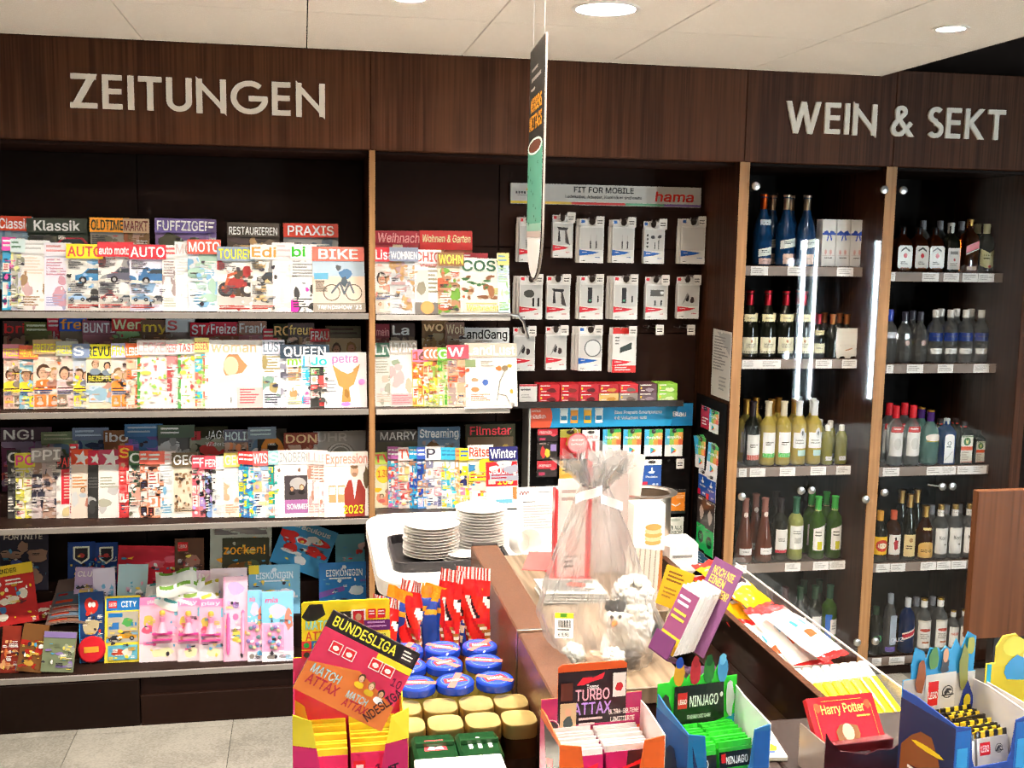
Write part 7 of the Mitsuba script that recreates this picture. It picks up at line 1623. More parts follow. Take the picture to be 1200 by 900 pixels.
part(t, 'leaflet', p.out(G().box(0, .078, 0, .003, 0, .27, '#e8e0da'), flat_xz(0, 0, 0)).move(M4((.5945, -2.088, 1.245), s=.9)), 'satin')
for i in range(2):
    whole('leaflet', G().sheet(np.array([[(.095 * u, .02 * math.sin(u * 2.5 + i) + .02 * w_, .30 * w_) for u in np.linspace(0, 1, 8)] for w_ in np.linspace(0, 1, 5)]), .0015, ('#c8c4c0', '#e0dcd6')[i]).move(M4((.69 + .012 * i, -2.06 + .03 * i, 1.243 ), rz=-30 + 15 * i, ry=(-4, 5)[i])), 'satin', ('grey leaflet standing left behind the cellophane bag', 'pale leaflet standing behind the cellophane bag')[i], 'leaflet')
t = thing('steel_pot', 'steel pot with a wide rim behind the cellophane bag', 'pot')
pc = (0.8491, -2.000, 1.431)
part(t, 'body', G().lathe([(.055, 0), (.058, .004), (.058, pc[2] - 1.246), (.055, pc[2] - 1.246), (.052, .01), (.001, .008)], 30, '#b8a898').move(M4((pc[0], -2.0, 1.2402))), 'brushed')
part(t, 'rim', G().lathe([(.059, -.006), (.072, -.003), (.073, 0), (.058, .001), (.054, -.004)], 30, '#d8d0c8', cap=False).move(M4((pc[0], -2.0, pc[2]))), 'metal')
t = thing('macaroon_box', 'white card box picturing orange macaroons, before the steel pot', 'box')
b0 = (0.7502, -2.200, 1.349)
p = P(7); p.R(0, 0, .076, .11, '#f0ece4')
for i in range(5):
    p.D(.048, .02 + .009 * i, .022 - .001 * abs(i - 2), .008, ('#e09a58', '#f0c090')[i % 2], 16)
part(t, 'carton', p.out(G().box(0, .076, 0, .05, 0, .11, '#ece8e0', .001), flat_xz(0, 0, 0)).move(M4((b0[0], -2.2, b0[2] - .012))), 'satin')
part(t, 'base', G().box(b0[0] + .002, b0[0] + .074, -2.198, -2.152, 1.2402, b0[2] - .0125, '#b87848', .001), 'satin', label='orange-brown lower part')
t = thing('card_terminal', 'small white device with rounded edges right of the macaroon box', 'device')
b1 = (0.8638, -2.080, 1.276)
part(t, 'body', G().box(b1[0], b1[0] + .09, -2.10, -2.02, 1.2402, b1[2] + .05, '#ece8e2', .012), 'satin')
part(t, 'slot', G().box(b1[0] + .02, b1[0] + .07, -2.1015, -2.0995, b1[2] + .01, b1[2] + .016, '#8a8680'), 'satin')
# glossy dark screen panel beside the sweets, with a golden wooden top edge
t = thing('screen_panel', 'glossy dark brown panel with wooden top edge beside the sweets', 'panel')
part(t, 'board', G().box(.858, .870, -3.03, -1.99, 1.0, 1.286), 'black_gloss')
part(t, 'top_edge', G().box(.857, .871, -3.03, -1.99, 1.2862, 1.2885, bev=.0005), 'walnut', label='thin wooden edge')
part(t, 'ledge', G().box(.800, .8575, -3.03, -2.36, 1.19, 1.197, '#1c1412', .001), 'gloss')
b2 = (0.8, -2.132, 1.125)
p = P(2); p.R(0, 0, .075, .135, '#d8ccc0')
for i in range(6):
    p.R(.005 + .012 * i, .0, .008 + .012 * i, .135, '#a89c90')
t = thing('info_board', 'pale wood-grain info card leaning on the dark panel', 'card')
part(t, 'board', p.out(G().box(0, .075, 0, .003, 0, .135, '#d4c8bc'), flat_xz(0, 0, 0)).move(M4((.700, -2.30, 1.2402), rx=-8, rz=-35)), 'satin')
p = P(3); p.R(0, 0, .06, .085, '#f2b828').L(.008, .05, .052, .075, 3, '#8a5a20').L(.008, .015, .04, .04, 3, '#b8842c')
t = thing('yellow_card', 'yellow printed card hanging between cellophane bag and dark panel', 'card')
part(t, 'card', p.out(G().box(0, .06, 0, .0015, 0, .085, '#f2b828'), flat_xz(0, 0, 0)).move(M4((0.707, -2.500, 1.316), rx=-4, rz=-32, ry=14)), 'satin')
part(t, 'peg', G().box(.03, .036, .002, .01, -.10, .08, '#c8b8a0').move(M4((0.707, -2.500, 1.316), rx=-4, rz=-32, ry=14)), 'satin')

# purple flyers in their holder
def frame(o, up, right):
    o, z, x = np.array(o), np.array(up) - o, np.array(right) - o
    z /= np.linalg.norm(z); x -= z * (x @ z); x /= np.linalg.norm(x)
    m = np.eye(4); m[:3, 0], m[:3, 1], m[:3, 2], m[:3, 3] = x, np.cross(z, x), z, o
    return m
p = P(12); H, W = .155, .075
t = thing('flyer_holder', 'purple flyer holder with yellow writing beside the dark panel', 'flyer holder')
Mf = frame((0.6133, -2.893, 1.388), (0.678, -2.886, 1.527), (0.6208, -2.970, 1.354))
p.R(0, 0, W, H, '#7a4a74').T('NOCH NIE', .01, .130, .013, '#e8c84c', w=.055).T('EINEN', .01, .114, .013, '#e8c84c', w=.04).T('TOGARTEN?', .01, .098, .013, '#e8c84c', w=.06).L(.012, .075, .055, .092, 2, '#d8c0d4')
part(t, 'back_card', p.out(G().box(0, W, 0, .0015, 0, H, '#7a4a74'), flat_xz(0, 0, 0)).move(Mf), 'satin')
part(t, 'front_pocket', G().box(0, W - .02, -.050, -.048, -.026, .008, '#6a3864').box(0, W - .02, -.050, .0, -.028, -.0265, '#4a2848').move(Mf), 'satin')
part(t, 'foot', G().box(.63, .69, -2.98, -2.88, .9502, 1.335, '#4a2848', .003), 'satin', label='dark purple foot')
for i in range(15):
    p = P(20 + i)
    if i == 14:
        p.R(.002, 0, W - .022, .106, '#8a4a70').R(.002, 0, W - .022, .03, '#e8b838').L(.008, .075, .045, .095, 2, '#f0d8e0').L(.008, .05, .045, .07, 2, '#e8c84c')
    else:
        p.R(.002, 0, W - .022, .106, '#e8e4e2')
    whole('flyer', p.out(G().box(.002, W - .022, 0, .0012, 0, .108 + .004 * math.sin(i * 1.9), '#eceae8'), flat_xz(0, 0, 0)).move(Mf @ M4((.001 * math.sin(i * 2.3), -.0042 - .0026 * i, .0008 - .0014 * i))), 'satin',
          f'white flyer in the purple holder, {"front one with purple face" if i == 14 else ORD[i] + " from the back" if i else "rearmost"}', 'flyer', 'flyers in the purple holder')

# ---------------------------------------------------------------- goods on the stepped stand
def meica(p, r):
    p.D(r, r, r * .93, r * .93, '#2648b8', 26).ring(r, r, r * .78, r * .84, '#5a7ad8')
    p.Y(Polygon([(r * .3, r * .72), (r * 1.7, r * .72), (r * 1.62, r * 1.36), (r * .38, r * 1.36)]), '#d83440').T('Meica', r, r * .9, r * .28, '#f4ecec', w=r * .95, mid=True)
JAR = [('glass', G().lathe([(.030, 0), (.034, .004), (.034, .088), (.031, .098), (.031, .104)], 22, '#ffffff').ply('glass_wine')),
       ('sausages', None), ('lid', G().lathe([(.0365, 0), (.0375, .002), (.0375, .014), (.035, .017), (.033, .0165), (.001, .0160)], 30, '#2444b0').ply('gloss'))]
g = G()
for k in range(6):
    a = k * 1.047
    g.join(G().lathe([(.003, .006), (.0085, .014), (.0085, .078), (.003, .086)], 8, ('#b8683c', '#a85a34')[k % 2]), M4((.019 * math.cos(a), .019 * math.sin(a), 0)))
SAUS = g.ply('satin')
p = P(); meica(p, .033); LIDP = p.out(G(), flat_xy(-.033, -.033, .0166)).ply('satin')
p = P(); p.R(0, 0, .014, .075, '#f07068'); SEAL = p.out(G(), flat_xy(-.007, -.037, .0172)).ply('satin')
JX = [[.203, .281, .360], [.200, .274, .355], [.208, .283, .362]]
for r in range(3):
    for c in range(3):
        x, y = JX[r][c], (-2.388, -2.472, -2.566)[r]
        t = thing('sausage_jar', f'sausage jar with blue lid, {("left", "middle", "right")[c]} in the {("rear", "middle", "front")[r]} row', 'jar', 'sausage jars with blue lids')
        M = M4((x, y, 1.0804), rz=(r * 37 + c * 61) % 50 - 25)
        part(t, 'glass', JAR[0][1], M=M); part(t, 'sausages', SAUS, M=M)
        Ml = M @ M4((0, 0, .1042))
        kl = part(t, 'lid', JAR[2][1], M=Ml, label='blue lid'); part(kl, 'print', LIDP, M=Ml); part(kl, 'seal', SEAL, M=Ml @ M4((0, 0, 0), rz=(r * 130 + c * 70) % 360), label='pale red paper seal')
TX = [[.178, .246, .314, .381], [.177, .246, .315, .382]]
TB = G().lathe([(.030, 0), (.0318, .003), (.0318, .075), (.0318, .0755)], 28, '#6a4a30', sq=3.4).ply('brushed')
TBD = G().lathe([(.0322, .002), (.0322, .038)], 28, '#33211a', sq=3.4, cap=False).ply('gloss')
TL = G().lathe([(.0325, 0), (.0328, .002), (.0328, .024), (.0315, .027), (.030, .0265), (.001, .0262)], 28, '#d8bc78', sq=3.4).ply('brushed')
for r in range(2):
    for c in range(4):
        t = thing('sausage_tin', f'brown tin with golden lid, {("leftmost", "second from left", "third from left", "rightmost")[c]} in the {("rear", "front")[r]} row', 'tin', 'tins with golden lids')
        M = M4((TX[r][c], (-2.634, -2.708)[r], 1.0804))
        part(t, 'body', TB, M=M); part(t, 'band', TBD, M=M, label='dark brown band'); part(t, 'lid', TL, M=M @ M4((0, 0, .0755)), label='golden lid')
for i in range(2):
    x = .178 + .0775 * i
    t = thing('coffee_pack', ('dark green foil pack with red crest, left of the pair before the tins', 'dark green foil pack with white lettering, right of the pair before the tins')[i], 'pack', 'green foil packs')
    g = G().box(x, x + .075, -2.85, -2.755, 1.0803, 1.185, '#1c3c24', .006)
    part(t, 'pack', g, 'gloss')
    p = P(i)
    if i == 0:
        p.Y([(.018, .03), (.058, .03), (.054, .07), (.022, .07)], '#d8404a').Y([(.024, .034), (.03, .05), (.038, .04), (.048, .052), (.052, .034)], '#f0dcd8')
    else:
        [p.R(x_, .028, x_ + .007, y_, '#d0e0d0') for x_, y_ in ((.018, .058), (.034, .07), (.052, .062))]
    part(t, 'print', p.out(G(), flat_xy(x, -2.85, 1.185)), 'satin')
    part(t, 'fold', G().box(x + .004, x + .071, -2.806, -2.800, 1.1852, 1.1935, '#24482c', .001), 'gloss')
t = thing('book_box', 'white box with faint grey title in front of the green packs', 'box')
part(t, 'carton', G().box(.145, .268, -3.24, -3.145, 1.2003, 1.335, '#e8e4dc', .002), 'satin')
p = P(9); p.R(0, 0, .123, .13, '#ebe7df').T('Harry Potter', .03, .112, .011, '#b4a890', w=.068).B(.06, .06, .026, .035, '#4a3028').L(.02, .09, .1, .105, 2, '#d0c8b8')
part(t, 'print', p.out(G(), flat_xz(.145, -3.24, 1.203)), 'satin')

def pillow(w, h, T, colour, nu=22, nv=36, lean=0.0, seed=0):
    """A crimped snack bag standing on its lower edge; colour(u, v) names the foil."""
    g, r = G(), np.random.default_rng(seed)
    wob = r.normal(0, 1, (4, 3))
    def pt(u, v, s):
        e = max(0.0, math.sin(math.pi * u)) ** .55 * max(0.0, math.sin(math.pi * min(1, max(0, (v - .06) / .80)))) ** .6
        k = sum(wob[i, 0] * math.sin(5 * (i + 1) * u + 4 * wob[i, 1] * v * (i + 1) + wob[i, 2] * 3) for i in range(4)) * .0016
        return ((u - .5) * w * (1 - .10 * e), s * T * e + k + lean * v * v * h, v * h)
    q = {s: np.array([[pt(u, v, s) for u in np.linspace(0, 1, nu)] for v in np.linspace(0, 1, nv)]) for s in (-1, 1)}
    for s in (-1, 1):
        by = {}
        for i in range(nv - 1):
            for j in range(nu - 1):
                a = i * nu + j
                by.setdefault(colour((j + .5) / (nu - 1), (i + .5) / (nv - 1)), []).extend([[a, a + 1, a + nu + 1], [a, a + nu + 1, a + nu]])
        for c, f in by.items():
            g.add(q[s].reshape(-1, 3), np.array(f)[:, ::1 if s < 0 else -1], c, 50)
    return g
def red_bag(u, v):
    if v > .88:
        return '#d8d0cc' if int(u * 22) % 2 else '#c04038'
    d = (u + v * 1.6) % .5
    if .55 < v < .75:
        return '#f0e8e0' if d < .12 else '#2c2026' if d < .2 else '#d83028'
    if v < .5 and d < .14:
        return '#e8d8c8' if int(v * 30) % 2 else '#a86838'
    return '#d82c2c' if d < .42 else '#b82028'
def blue_bag(u, v):
    return '#f0962c' if v > .86 else '#e8dcc0' if .3 < v < .72 and .3 < u < .7 and int(v * 26 + u * 6) % 3 else '#f0a838' if .72 < v < .78 else '#2c4aa0' if v > .16 else '#e8902c'
BAGS = [('red', .166, -2.24, .085, .180, -4, -50), ('blue', .190, -2.205, .085, .190, 4, -58), ('red', .226, -2.25, .09, .215, -14, -62), ('blue', .250, -2.205, .085, .195, 4, -56),
        ('blue', .282, -2.205, .085, .19, -2, -52), ('red', .316, -2.25, .09, .235, -16, -64), ('blue', .346, -2.205, .085, .195, 5, -55), ('red', .374, -2.235, .09, .235, -10, -40)]
for i, (kind, x, y, w, h, ry, rz) in enumerate(BAGS):
    lab = {'red': 'red snack bag with pale striped crest', 'blue': 'blue snack bag with orange top'}[kind]
    L = sorted(b[1] for b in BAGS if b[0] == kind)
    t = thing('snack_bag', f'{lab}, {nth(L.index(x), len(L))} of its kind behind the jars', 'snack bag', 'snack bags behind the jars')
    part(t, 'bag', pillow(w, h, .016, red_bag if kind == 'red' else blue_bag, seed=i, lean=.10).move(M4((x, y - .0, 1.0806), rz=rz, ry=ry * .5)), 'gloss')
p = P(1); p.R(0, 0, .07, .12, '#a82c3c').D(.035, .09, .014, .012, '#e0a0a8').T('L', .031, .083, .014, '#a82c3c').L(.01, .02, .06, .06, 3, '#d87880')
t = thing('card_box', 'dark red card box with a round emblem behind the snack bags', 'box')
part(t, 'carton', p.out(G().box(0, .07, 0, .03, 0, .12, '#a02a38', .001), flat_xz(0, 0, 0)).move(M4((.155, -2.14, 1.0804))), 'satin')

# ---- card boxes with booster packs
def card_display(x, y, z, w, d, rz, hf, hb, lip, topper, back_col, out_col, in_col, front_print, back_print, side_print, label):
    """Open box: front cut down to lip between two shoulders hf high, back wall hb high with a shaped topper (x, z polygon)."""
    t = thing('card_display_box', label, 'display box')
    M = M4((x, y, z), rz=rz)
    th = .0016
    part(t, 'base', G().box(0, w, 0, d, 0, th, in_col).move(M), 'satin')
    for s, nm in ((0, 'side'), (w - th, 'side')):
        g = G()
        poly = Polygon([(0, 0), (d, 0), (d, hb * .93), (d * .72, hf * 1.06), (0, hf)])
        m = trimesh.creation.extrude_polygon(poly, th, engine='earcut'); v = m.vertices
        g.add(np.stack([s + v[:, 2], v[:, 0], v[:, 1]], 1), m.faces[:, ::1], in_col if s else out_col)
        if s == 0 and side_print:
            p = P(3); side_print(p, d, hf); p.crop(d, hf * .98).out(g, lambda u, v_, e: np.stack([0 * u - e, d - u, v_], 1))
        part(t, nm, g.move(M), 'cover')
    fr = Polygon([(0, 0), (w, 0), (w, hf), (w * .80, hf * .97), (w * .76, lip + .012), (w * .72, lip), (w * .28, lip), (w * .24, lip + .012), (w * .20, hf * .97), (0, hf)])
    g = G().prism(fr, 0, th, out_col)
    p = P(4); front_print(p, w, lip, hf); p.out(g, flat_xz(0, 0, 0))
    part(t, 'front', g.move(M), 'cover')
    bk = unary_union([Polygon([(0, 0), (w, 0), (w, hb), (0, hb)]), topper]) if topper is not None else Polygon([(0, 0), (w, 0), (w, hb), (0, hb)])
    g = G().prism(bk, d - th, d, back_col)
    p = P(5); back_print(p, w, hb); p.out(g, flat_xz(0, d - th, 0))
    part(t, 'back', g.move(M), 'cover', label='tall printed back wall')
    return M
def packs(M, n, w, d, h, lean, top_col, pr, label, group, y0=.012, cols=2, rise=.0):
    pw = (w - .012) / cols - .004
    dy = (d - .022) / n
    for c in range(cols):
        for i in range(n):
            q = M @ M4((.007 + c * (pw + .004), y0 + dy * i, .0022), rx=-lean)
            hh = h + rise * i + .002 * math.sin(i * 2.7 + c)
            g = G().box(0, pw, 0, dy * .8, 0, hh - .008, top_col[0], .001)
            cr = G()
            tc = top_col[1 + (i % (len(top_col) - 1))]
            p = P(i)
            if i == 0:
                pr(p, pw, hh - .008, c); p.crop(pw, hh - .008).out(g, flat_xz(0, 0, 0))
            t = thing('card_pack', f'{label}, {("left", "right")[c]} column, {"front one" if i == 0 else ORD[i] + " from front"}', 'card pack', group)
            part(t, 'wrapper', g.move(q), 'film')
            b = 7
            for k in range(b):
                cr.box(pw * k / b, pw * (k + 1) / b, dy * .15, dy * .6, hh - .0078, hh, tc if len(top_col) < 4 or (k + i) % 2 else top_col[-1])
            part(t, 'crimp', cr.move(q), 'film', label='crimped top edge')

# orange and pink racing card box
def turbo_front(p, w, lip, hf):
    p.R(.001, .001, w * .2, hf * .95, '#e8642c').R(w * .8, .001, w - .001, hf * .95, '#e8642c').R(w * .2, .001, w * .8, lip * .9, '#b02868')
def turbo_back(p, w, h):
    p.R(0, h * .3, w, h * .74, '#e0602c').R(0, h * .74, w, h, '#b83468').R(w * .16, h * .78, w * .84, h * 1.20, '#2c2026')
    p.Y([(.36 * w, h * 1.1), (.62 * w, h * 1.18), (.6 * w, h * 1.13), (.48 * w, h * 1.11), (.46 * w, h * 1.1)], '#e03040').Y([(.34 * w, h * 1.09), (.42 * w, h * 1.09), (.5 * w, h * 1.15), (.4 * w, h * 1.15)], '#e03040')
    p.T('Topps', .5 * w, h * 1.055, .006, '#f0e8e8', w=.016, mid=True).T('TURBO', .5 * w, h * .97, .014, '#f0b0c0', w=.045, mid=True).T('ATTAX', .5 * w, h * .86, .015, '#b890e0', w=.05, mid=True)
    p.R(.7 * w, h * .98, .83 * w, h * 1.17, '#e8d8d0').B(.765 * w, h * 1.06, .05 * w, .05 * h, '#c03038').R(.18 * w, h * .7, .34 * w, h * .96, '#c8b088').B(.26 * w, h * .8, .05 * w, .07 * h, '#3a4a4a').D(.26 * w, h * .89, .03 * w, .03 * h, '#d8a888')
    p.R(.18 * w, h * .98, .3 * w, h * 1.12, '#5a3028').D(.09 * w, h * .78, .07 * w, .05 * h, '#2c2026', 16).ring(.09 * w, h * .78, .075 * w, .082 * w, '#f0e4e0').T('ULTRA-SELTENE', .66 * w, h * .85, .006, '#f4e8e4', w=.04).T('LIMITIERTE', .68 * w, h * .79, .006, '#f4e8e4', w=.032).T('KARTE', .7 * w, h * .73, .006, '#f4e8e4', w=.022).L(.36 * w, h * .76, .62 * w, h * .84, 2, '#e0c8c8')
def turbo_side(p, d, h):
    p.R(0, 0, d, h, '#2c1c28').Y([(0, 0), (d * .6, 0), (d * .2, h), (0, h)], '#c03470').Y([(.3 * d, .7 * h), (.7 * d, .8 * h), (.7 * d, .72 * h), (.45 * d, .66 * h)], '#e83848').T('TURBO', .3 * d, .5 * h, .016, '#f0d8e0', w=.05, rot=-15).T('ATTAX', .3 * d, .38 * h, .016, '#f0d8e0', w=.05, rot=-15)
tw = .132
def turbo_pack(p, w, h, c):
    p.R(0, 0, w, h, '#2a1c26').Y([(0 if c else w, 0), (0 if c else w, h), ((.5 if c else .5) * w, h), ((.25 if c else .8) * w, 0)], '#c02868')
    p.Y([(.2 * w, .80 * h), (.9 * w, .92 * h), (.86 * w, .86 * h), (.5 * w, .82 * h), (.46 * w, .79 * h)], '#e83040').T('Topps', .5 * w, .70 * h, .007, '#f4e8ec', w=.3 * w, mid=True).T('TURBO', .5 * w, .55 * h, .013, '#e8b8c8', w=.86 * w, mid=True).T('ATTAX', .5 * w, .40 * h, .013, '#e8b8c8', w=.86 * w, mid=True)
M = card_display(.290, -3.40, 1.3204, tw, .085, 3, .146, .166, .092, Polygon([(tw * .16, .1), (tw * .84, .1), (tw * .84, .205), (tw * .80, .209), (tw * .2, .209), (tw * .16, .205)]), '#d8582c', '#e0622c', '#ece4de', turbo_front, turbo_back, turbo_side, 'orange and pink racing card box with a red wing emblem')
packs(M, 13, tw, .085, .122, 8, ('#a02860', '#e8e4e2', '#dcd8d6'), turbo_pack, 'black and pink racing card pack', 'racing card packs in the orange box', rise=.0004)

# green ninja card box
nw = .112
def ninja_front(p, w, lip, hf):
    p.R(.001, .001, w * .2, hf * .95, '#1c6a9c').R(w * .8, .001, w - .001, hf * .95, '#2058a0').Y([(.02 * w, 0), (.1 * w, .5 * hf), (.05 * w, .9 * hf), (.16 * w, .6 * hf), (.19 * w, 0)], '#1c2c50').B(.9 * w, .3 * hf, .05 * w, .2 * hf, '#48a0d0')
def ninja_back(p, w, h):
    p.R(0, .3 * h, w, h, '#38c838').Y([(0, .3 * h), (w, .3 * h), (w, .72 * h), (.8 * w, .66 * h), (.5 * w, .74 * h), (.25 * w, .64 * h), (0, .7 * h)], '#2a9cb8')
    for i, (cx, c) in enumerate(((.26, '#d89830'), (.46, '#b83038'), (.63, '#2c7030'), (.80, '#4a90c0'))):
        p.B(cx * w, h * 1.06, .075 * w, .11 * h, c, rough=.15).B(cx * w, h * 1.14, .05 * w, .05 * h, ('#2848a0', '#a02830', '#1c5028', '#70b8e0')[i], rough=.2)
    p.B(.1 * w, .8 * h, .08 * w, .14 * h, '#3a3c34').B(.91 * w, .84 * h, .07 * w, .16 * h, '#c8ccc8')
    p.Y([(.19 * w, .68 * h), (.5 * w, .64 * h), (.84 * w, .7 * h), (.82 * w, .97 * h), (.2 * w, .97 * h)], '#1c1c1a').R(.24 * w, .8 * h, .36 * w, .92 * h, '#d82c30').T('LEGO', .25 * w, .835 * h, .006, '#ffffff', w=.1 * w).T('NINJAGO', .39 * w, .81 * h, .014, '#f0f0ec', w=.36 * w).T('TRADING CARD GAME', .36 * w, .72 * h, .005, '#d8d8d4', w=.3 * w).D(.79 * w, .88 * h, .02 * w, .02 * h, '#e8e8e4')
def ninja_pack(p, w, h, c):
    p.R(0, 0, w, h, '#38b838').R(.0, .78 * h, w, .96 * h, '#1c1c1a').T('NINJAGO', .2 * w if c else .1 * w, .82 * h, .009, '#f0f0ec', w=.66 * w).B(.6 * w, .45 * h, .4 * w, .24 * h, '#3a78b0').B(.25 * w, .5 * h, .2 * w, .16 * h, ('#b83038', '#d8a030')[c]).B(.5 * w, .2 * h, .45 * w, .16 * h, '#58c048')
    if c:
        p.R(.05 * w, .84 * h, .18 * w, .94 * h, '#d82c30')
tp = unary_union([Point(nw * a, .176).buffer(nw * .105, 8) for a in (.25, .46, .64)] + [Polygon([(nw * .14, .15), (nw * .86, .15), (nw * .86, .186), (nw * .80, .20), (nw * .75, .194), (nw * .7, .18), (nw * .14, .17)])])
M = card_display(.446, -3.405, 1.3204, nw, .088, 7, .150, .178, .09, tp, '#38c838', '#2c6aa0', '#e4ece0', ninja_front, ninja_back, lambda p, d, h: p.R(0, 0, d, h, '#1c4a84').B(.5 * d, .5 * h, .3 * d, .35 * h, '#1c2848').B(.4 * d, .2 * h, .25 * d, .15 * h, '#2a8cc0'), 'green and blue ninja card box with a wavy topper')
packs(M, 14, nw, .088, .117, 8, ('#30a830', '#38cc38', '#44d83c', '#30c030', '#3ad03a'), ninja_pack, 'bright green ninja card pack', 'ninja card packs in the green box', rise=.0004)

# football card box, yellow and pink, with a turned sales pack stuck in front
bw = .137
def bund_front(p, w, lip, hf):
    p.R(.001, .001, w * .2, hf * .95, '#c83068').R(w * .8, .001, w - .001, hf * .95, '#c83068').T('BUNDESLIGA', .91 * w, .02, .012, '#3a1c2c', w=.10, rot=90).Y([(.02 * w, .5 * hf), (.18 * w, .5 * hf), (.18 * w, .74 * hf), (.1 * w, .66 * hf), (.02 * w, .74 * hf)], '#2c2838').T('10', .06 * w, .54 * hf, .012, '#e8d840', w=.012)
def bund_back(p, w, h):
    p.R(0, .3 * h, w, .82 * h, '#d8385c').R(0, .82 * h, w, h, '#c83462').Y([(0, .3 * h), (.25 * w, .3 * h), (.1 * w, .7 * h), (0, .75 * h)], '#e0b838').T('MIT ALL', .08 * w, .9 * h, .007, '#e8c040', w=.032).T('BUNDESLIGA', .70 * w, .91 * h, .007, '#e8c040', w=.035)
    x0, x1, y0, y1 = .08 * w, .89 * w, h, h + .072
    p.R(x0, y0, x1, y1, '#f2d832'); p.Y([(x0, y1 - .018), (x0 + .01, y1 - .002), (x0 + .026, y1 - .002), (x0 + .03, y1 - .016), (x0 + .018, y1 - .024), (x0 + .006, y1 - .024)], '#2c2826')
    cols = ['#d83840', '#2c78b8', '#c84048', '#f0f0ec', '#28a048', '#f0e040', '#3a2c28', '#d84038', '#2c88c8', '#d02c38', '#e8f0f0', '#3068b0', '#f0f0f0', '#2c2c2c', '#e85058', '#3870c0', '#f4f0e8', '#58b848']
    for r in range(2):
        for c in range(9):
            a = x0 + (x1 - x0) * c / 9; b = y0 + .011 * (1 - r)
            p.R(a, b, a + (x1 - x0) / 9, b + .011, cols[r * 9 + c]).D(a + .006, b + .0055, .0038, .0038, cols[(r * 9 + c + 4) % 18], 8)
    p.T('MATCH', x0 + .005, y0 + .040, .011, '#8ad0c8', w=.036).T('ATTAX', x0 + .005, y0 + .026, .011, '#d84838', w=.04)
    p.R(x0 + .048, y0 + .034, x0 + .056 + .006, y0 + .062, '#3a3430').D(x0 + .052, y0 + .05, .006, .009, '#e8e0d8').R(x0 + .062, y0 + .03, x0 + .08, y0 + .064, '#e8e0dc').R(x0 + .064, y0 + .04, x0 + .078, y0 + .062, '#c03038').D(x0 + .071, y0 + .054, .004, .005, '#c89878')
    for k in range(2):
        p.R(x0 + .083 + .012 * k, y0 + .052, x0 + .093 + .012 * k, y0 + .064, '#d83038').L(x0 + .084 + .012 * k, y0 + .055, x0 + .092 + .012 * k, y0 + .062, 2, '#f4e8e8')
    p.R(x0 + .078, y0 + .036, x1, y0 + .050, '#6a2c6a').L(x0 + .082, y0 + .038, x1 - .004, y0 + .048, 2, '#c890c8').R(x0 + .045, y0 + .024, x1, y0 + .034, '#f4e458').T('BUNDESLIGA-STARS', x0 + .055, y0 + .0265, .005, '#4a3a20', w=.05)
M = card_display(-.017, -3.33, 1.3054, bw, .11, 0, .150, .215, .10, Polygon([(bw * .08, .18), (bw * .89, .18), (bw * .89, .285), (bw * .87, .288), (bw * .1, .288), (bw * .08, .285)]), '#f2d832', '#cc3468', '#f0d838', bund_front, bund_back, None, 'yellow and pink football card box holding a tilted sales pack')
def league(p, w, h, c):
    p.R(0, 0, w, h, '#d8386a').R(.05 * w, .72 * h, .3 * w, .92 * h, '#d83038').R(.1 * w, .76 * h, .26 * w, .88 * h, '#f4e0e0').T('10', .5 * w, .78 * h, .011, '#5a1c38', w=.3 * w).T('BUNDESLIGA', .94 * w, .05 * h, .010, '#3a1428', w=.8 * h, rot=90)
packs(M, 8, bw, .10, .125, 10, ('#d0386a', '#f0dc38', '#e4cc30'), league, 'pink and yellow football card pack', 'football card packs in the yellow box', rise=.001)
for s in (0, 1):
    f = [(0, 0, 0), (.028, -.012, .0), (.022, -.012, .034), (0, 0, .038)] if s == 0 else [(bw, 0, 0), (bw - .028, -.012, 0), (bw - .022, -.012, .034), (bw, 0, .038)]
    v = np.array(f); g = G().add(np.vstack([v, v + [0, .0012, 0]]), [[0, 1, 2], [0, 2, 3], [4, 6, 5], [4, 7, 6], [0, 4, 5], [0, 5, 1], [1, 5, 6], [1, 6, 2], [2, 6, 7], [2, 7, 3]] if s == 0 else [[0, 2, 1], [0, 3, 2], [4, 5, 6], [4, 6, 7], [0, 5, 4], [0, 1, 5], [1, 6, 5], [1, 2, 6], [2, 7, 6], [2, 3, 7]], '#f2de3c')
    part('card_display_box_002', 'flap', g.move(M @ M4((0, -.0005, .150))), 'cover', label='yellow folded corner flap')
p = P(14); W, H = .115, .098
p.R(0, 0, W, H, '#d83a5c').R(0, .078, W, H, '#241f22').T('BUNDESLIGA', .006, .0825, .0115, '#f0e048', w=.082).R(.095, .081, .112, .095, '#3a3034').L(.096, .082, .111, .094, 3, '#e8e0d8')
p.Y([(0, 0), (W, 0), (W, .03), (.06, .05), (.0, .035)], '#dc7a40').R(.07, .070, W, .078, '#f0d838')
for x in (.016, .033, .066, .082):
    y = .055 if x < .05 else .058
    p.R(x, y, x + .014, y + .013, '#f0e4e0').R(x + .001, y + .001, x + .013, y + .012, '#d83038').D(x + .007, y + .006, .004, .003, '#f0e4e0', 8)
p.T('MATCH', .008, .026, .010, '#a8c8c4', w=.036, slant=.1).T('ATTAX', .008, .013, .011, '#b03040', w=.04, slant=.1).T('MATCH', .058, .018, .008, '#a8c8c4', w=.026, slant=.1).T('ATTAX', .058, .008, .009, '#b03040', w=.03, slant=.1)
for i in range(3):
    face(p, .066 + .014 * i, .044 - .003 * i, .0052, i, ('#e8c030', '#d8b030', '#f0f0f0')[i])
p.T('10', .098, .052, .009, '#6a1c38', w=.012).T('NDESLIGA', .094, .004, .010, '#3a1c28', w=.05, rot=62)
t = thing('sales_pack', 'tilted pink football card sales pack with a black top band', 'card pack')
Mp = M4((-0.01614, -3.352, 1.536), ry=29, rx=-14)
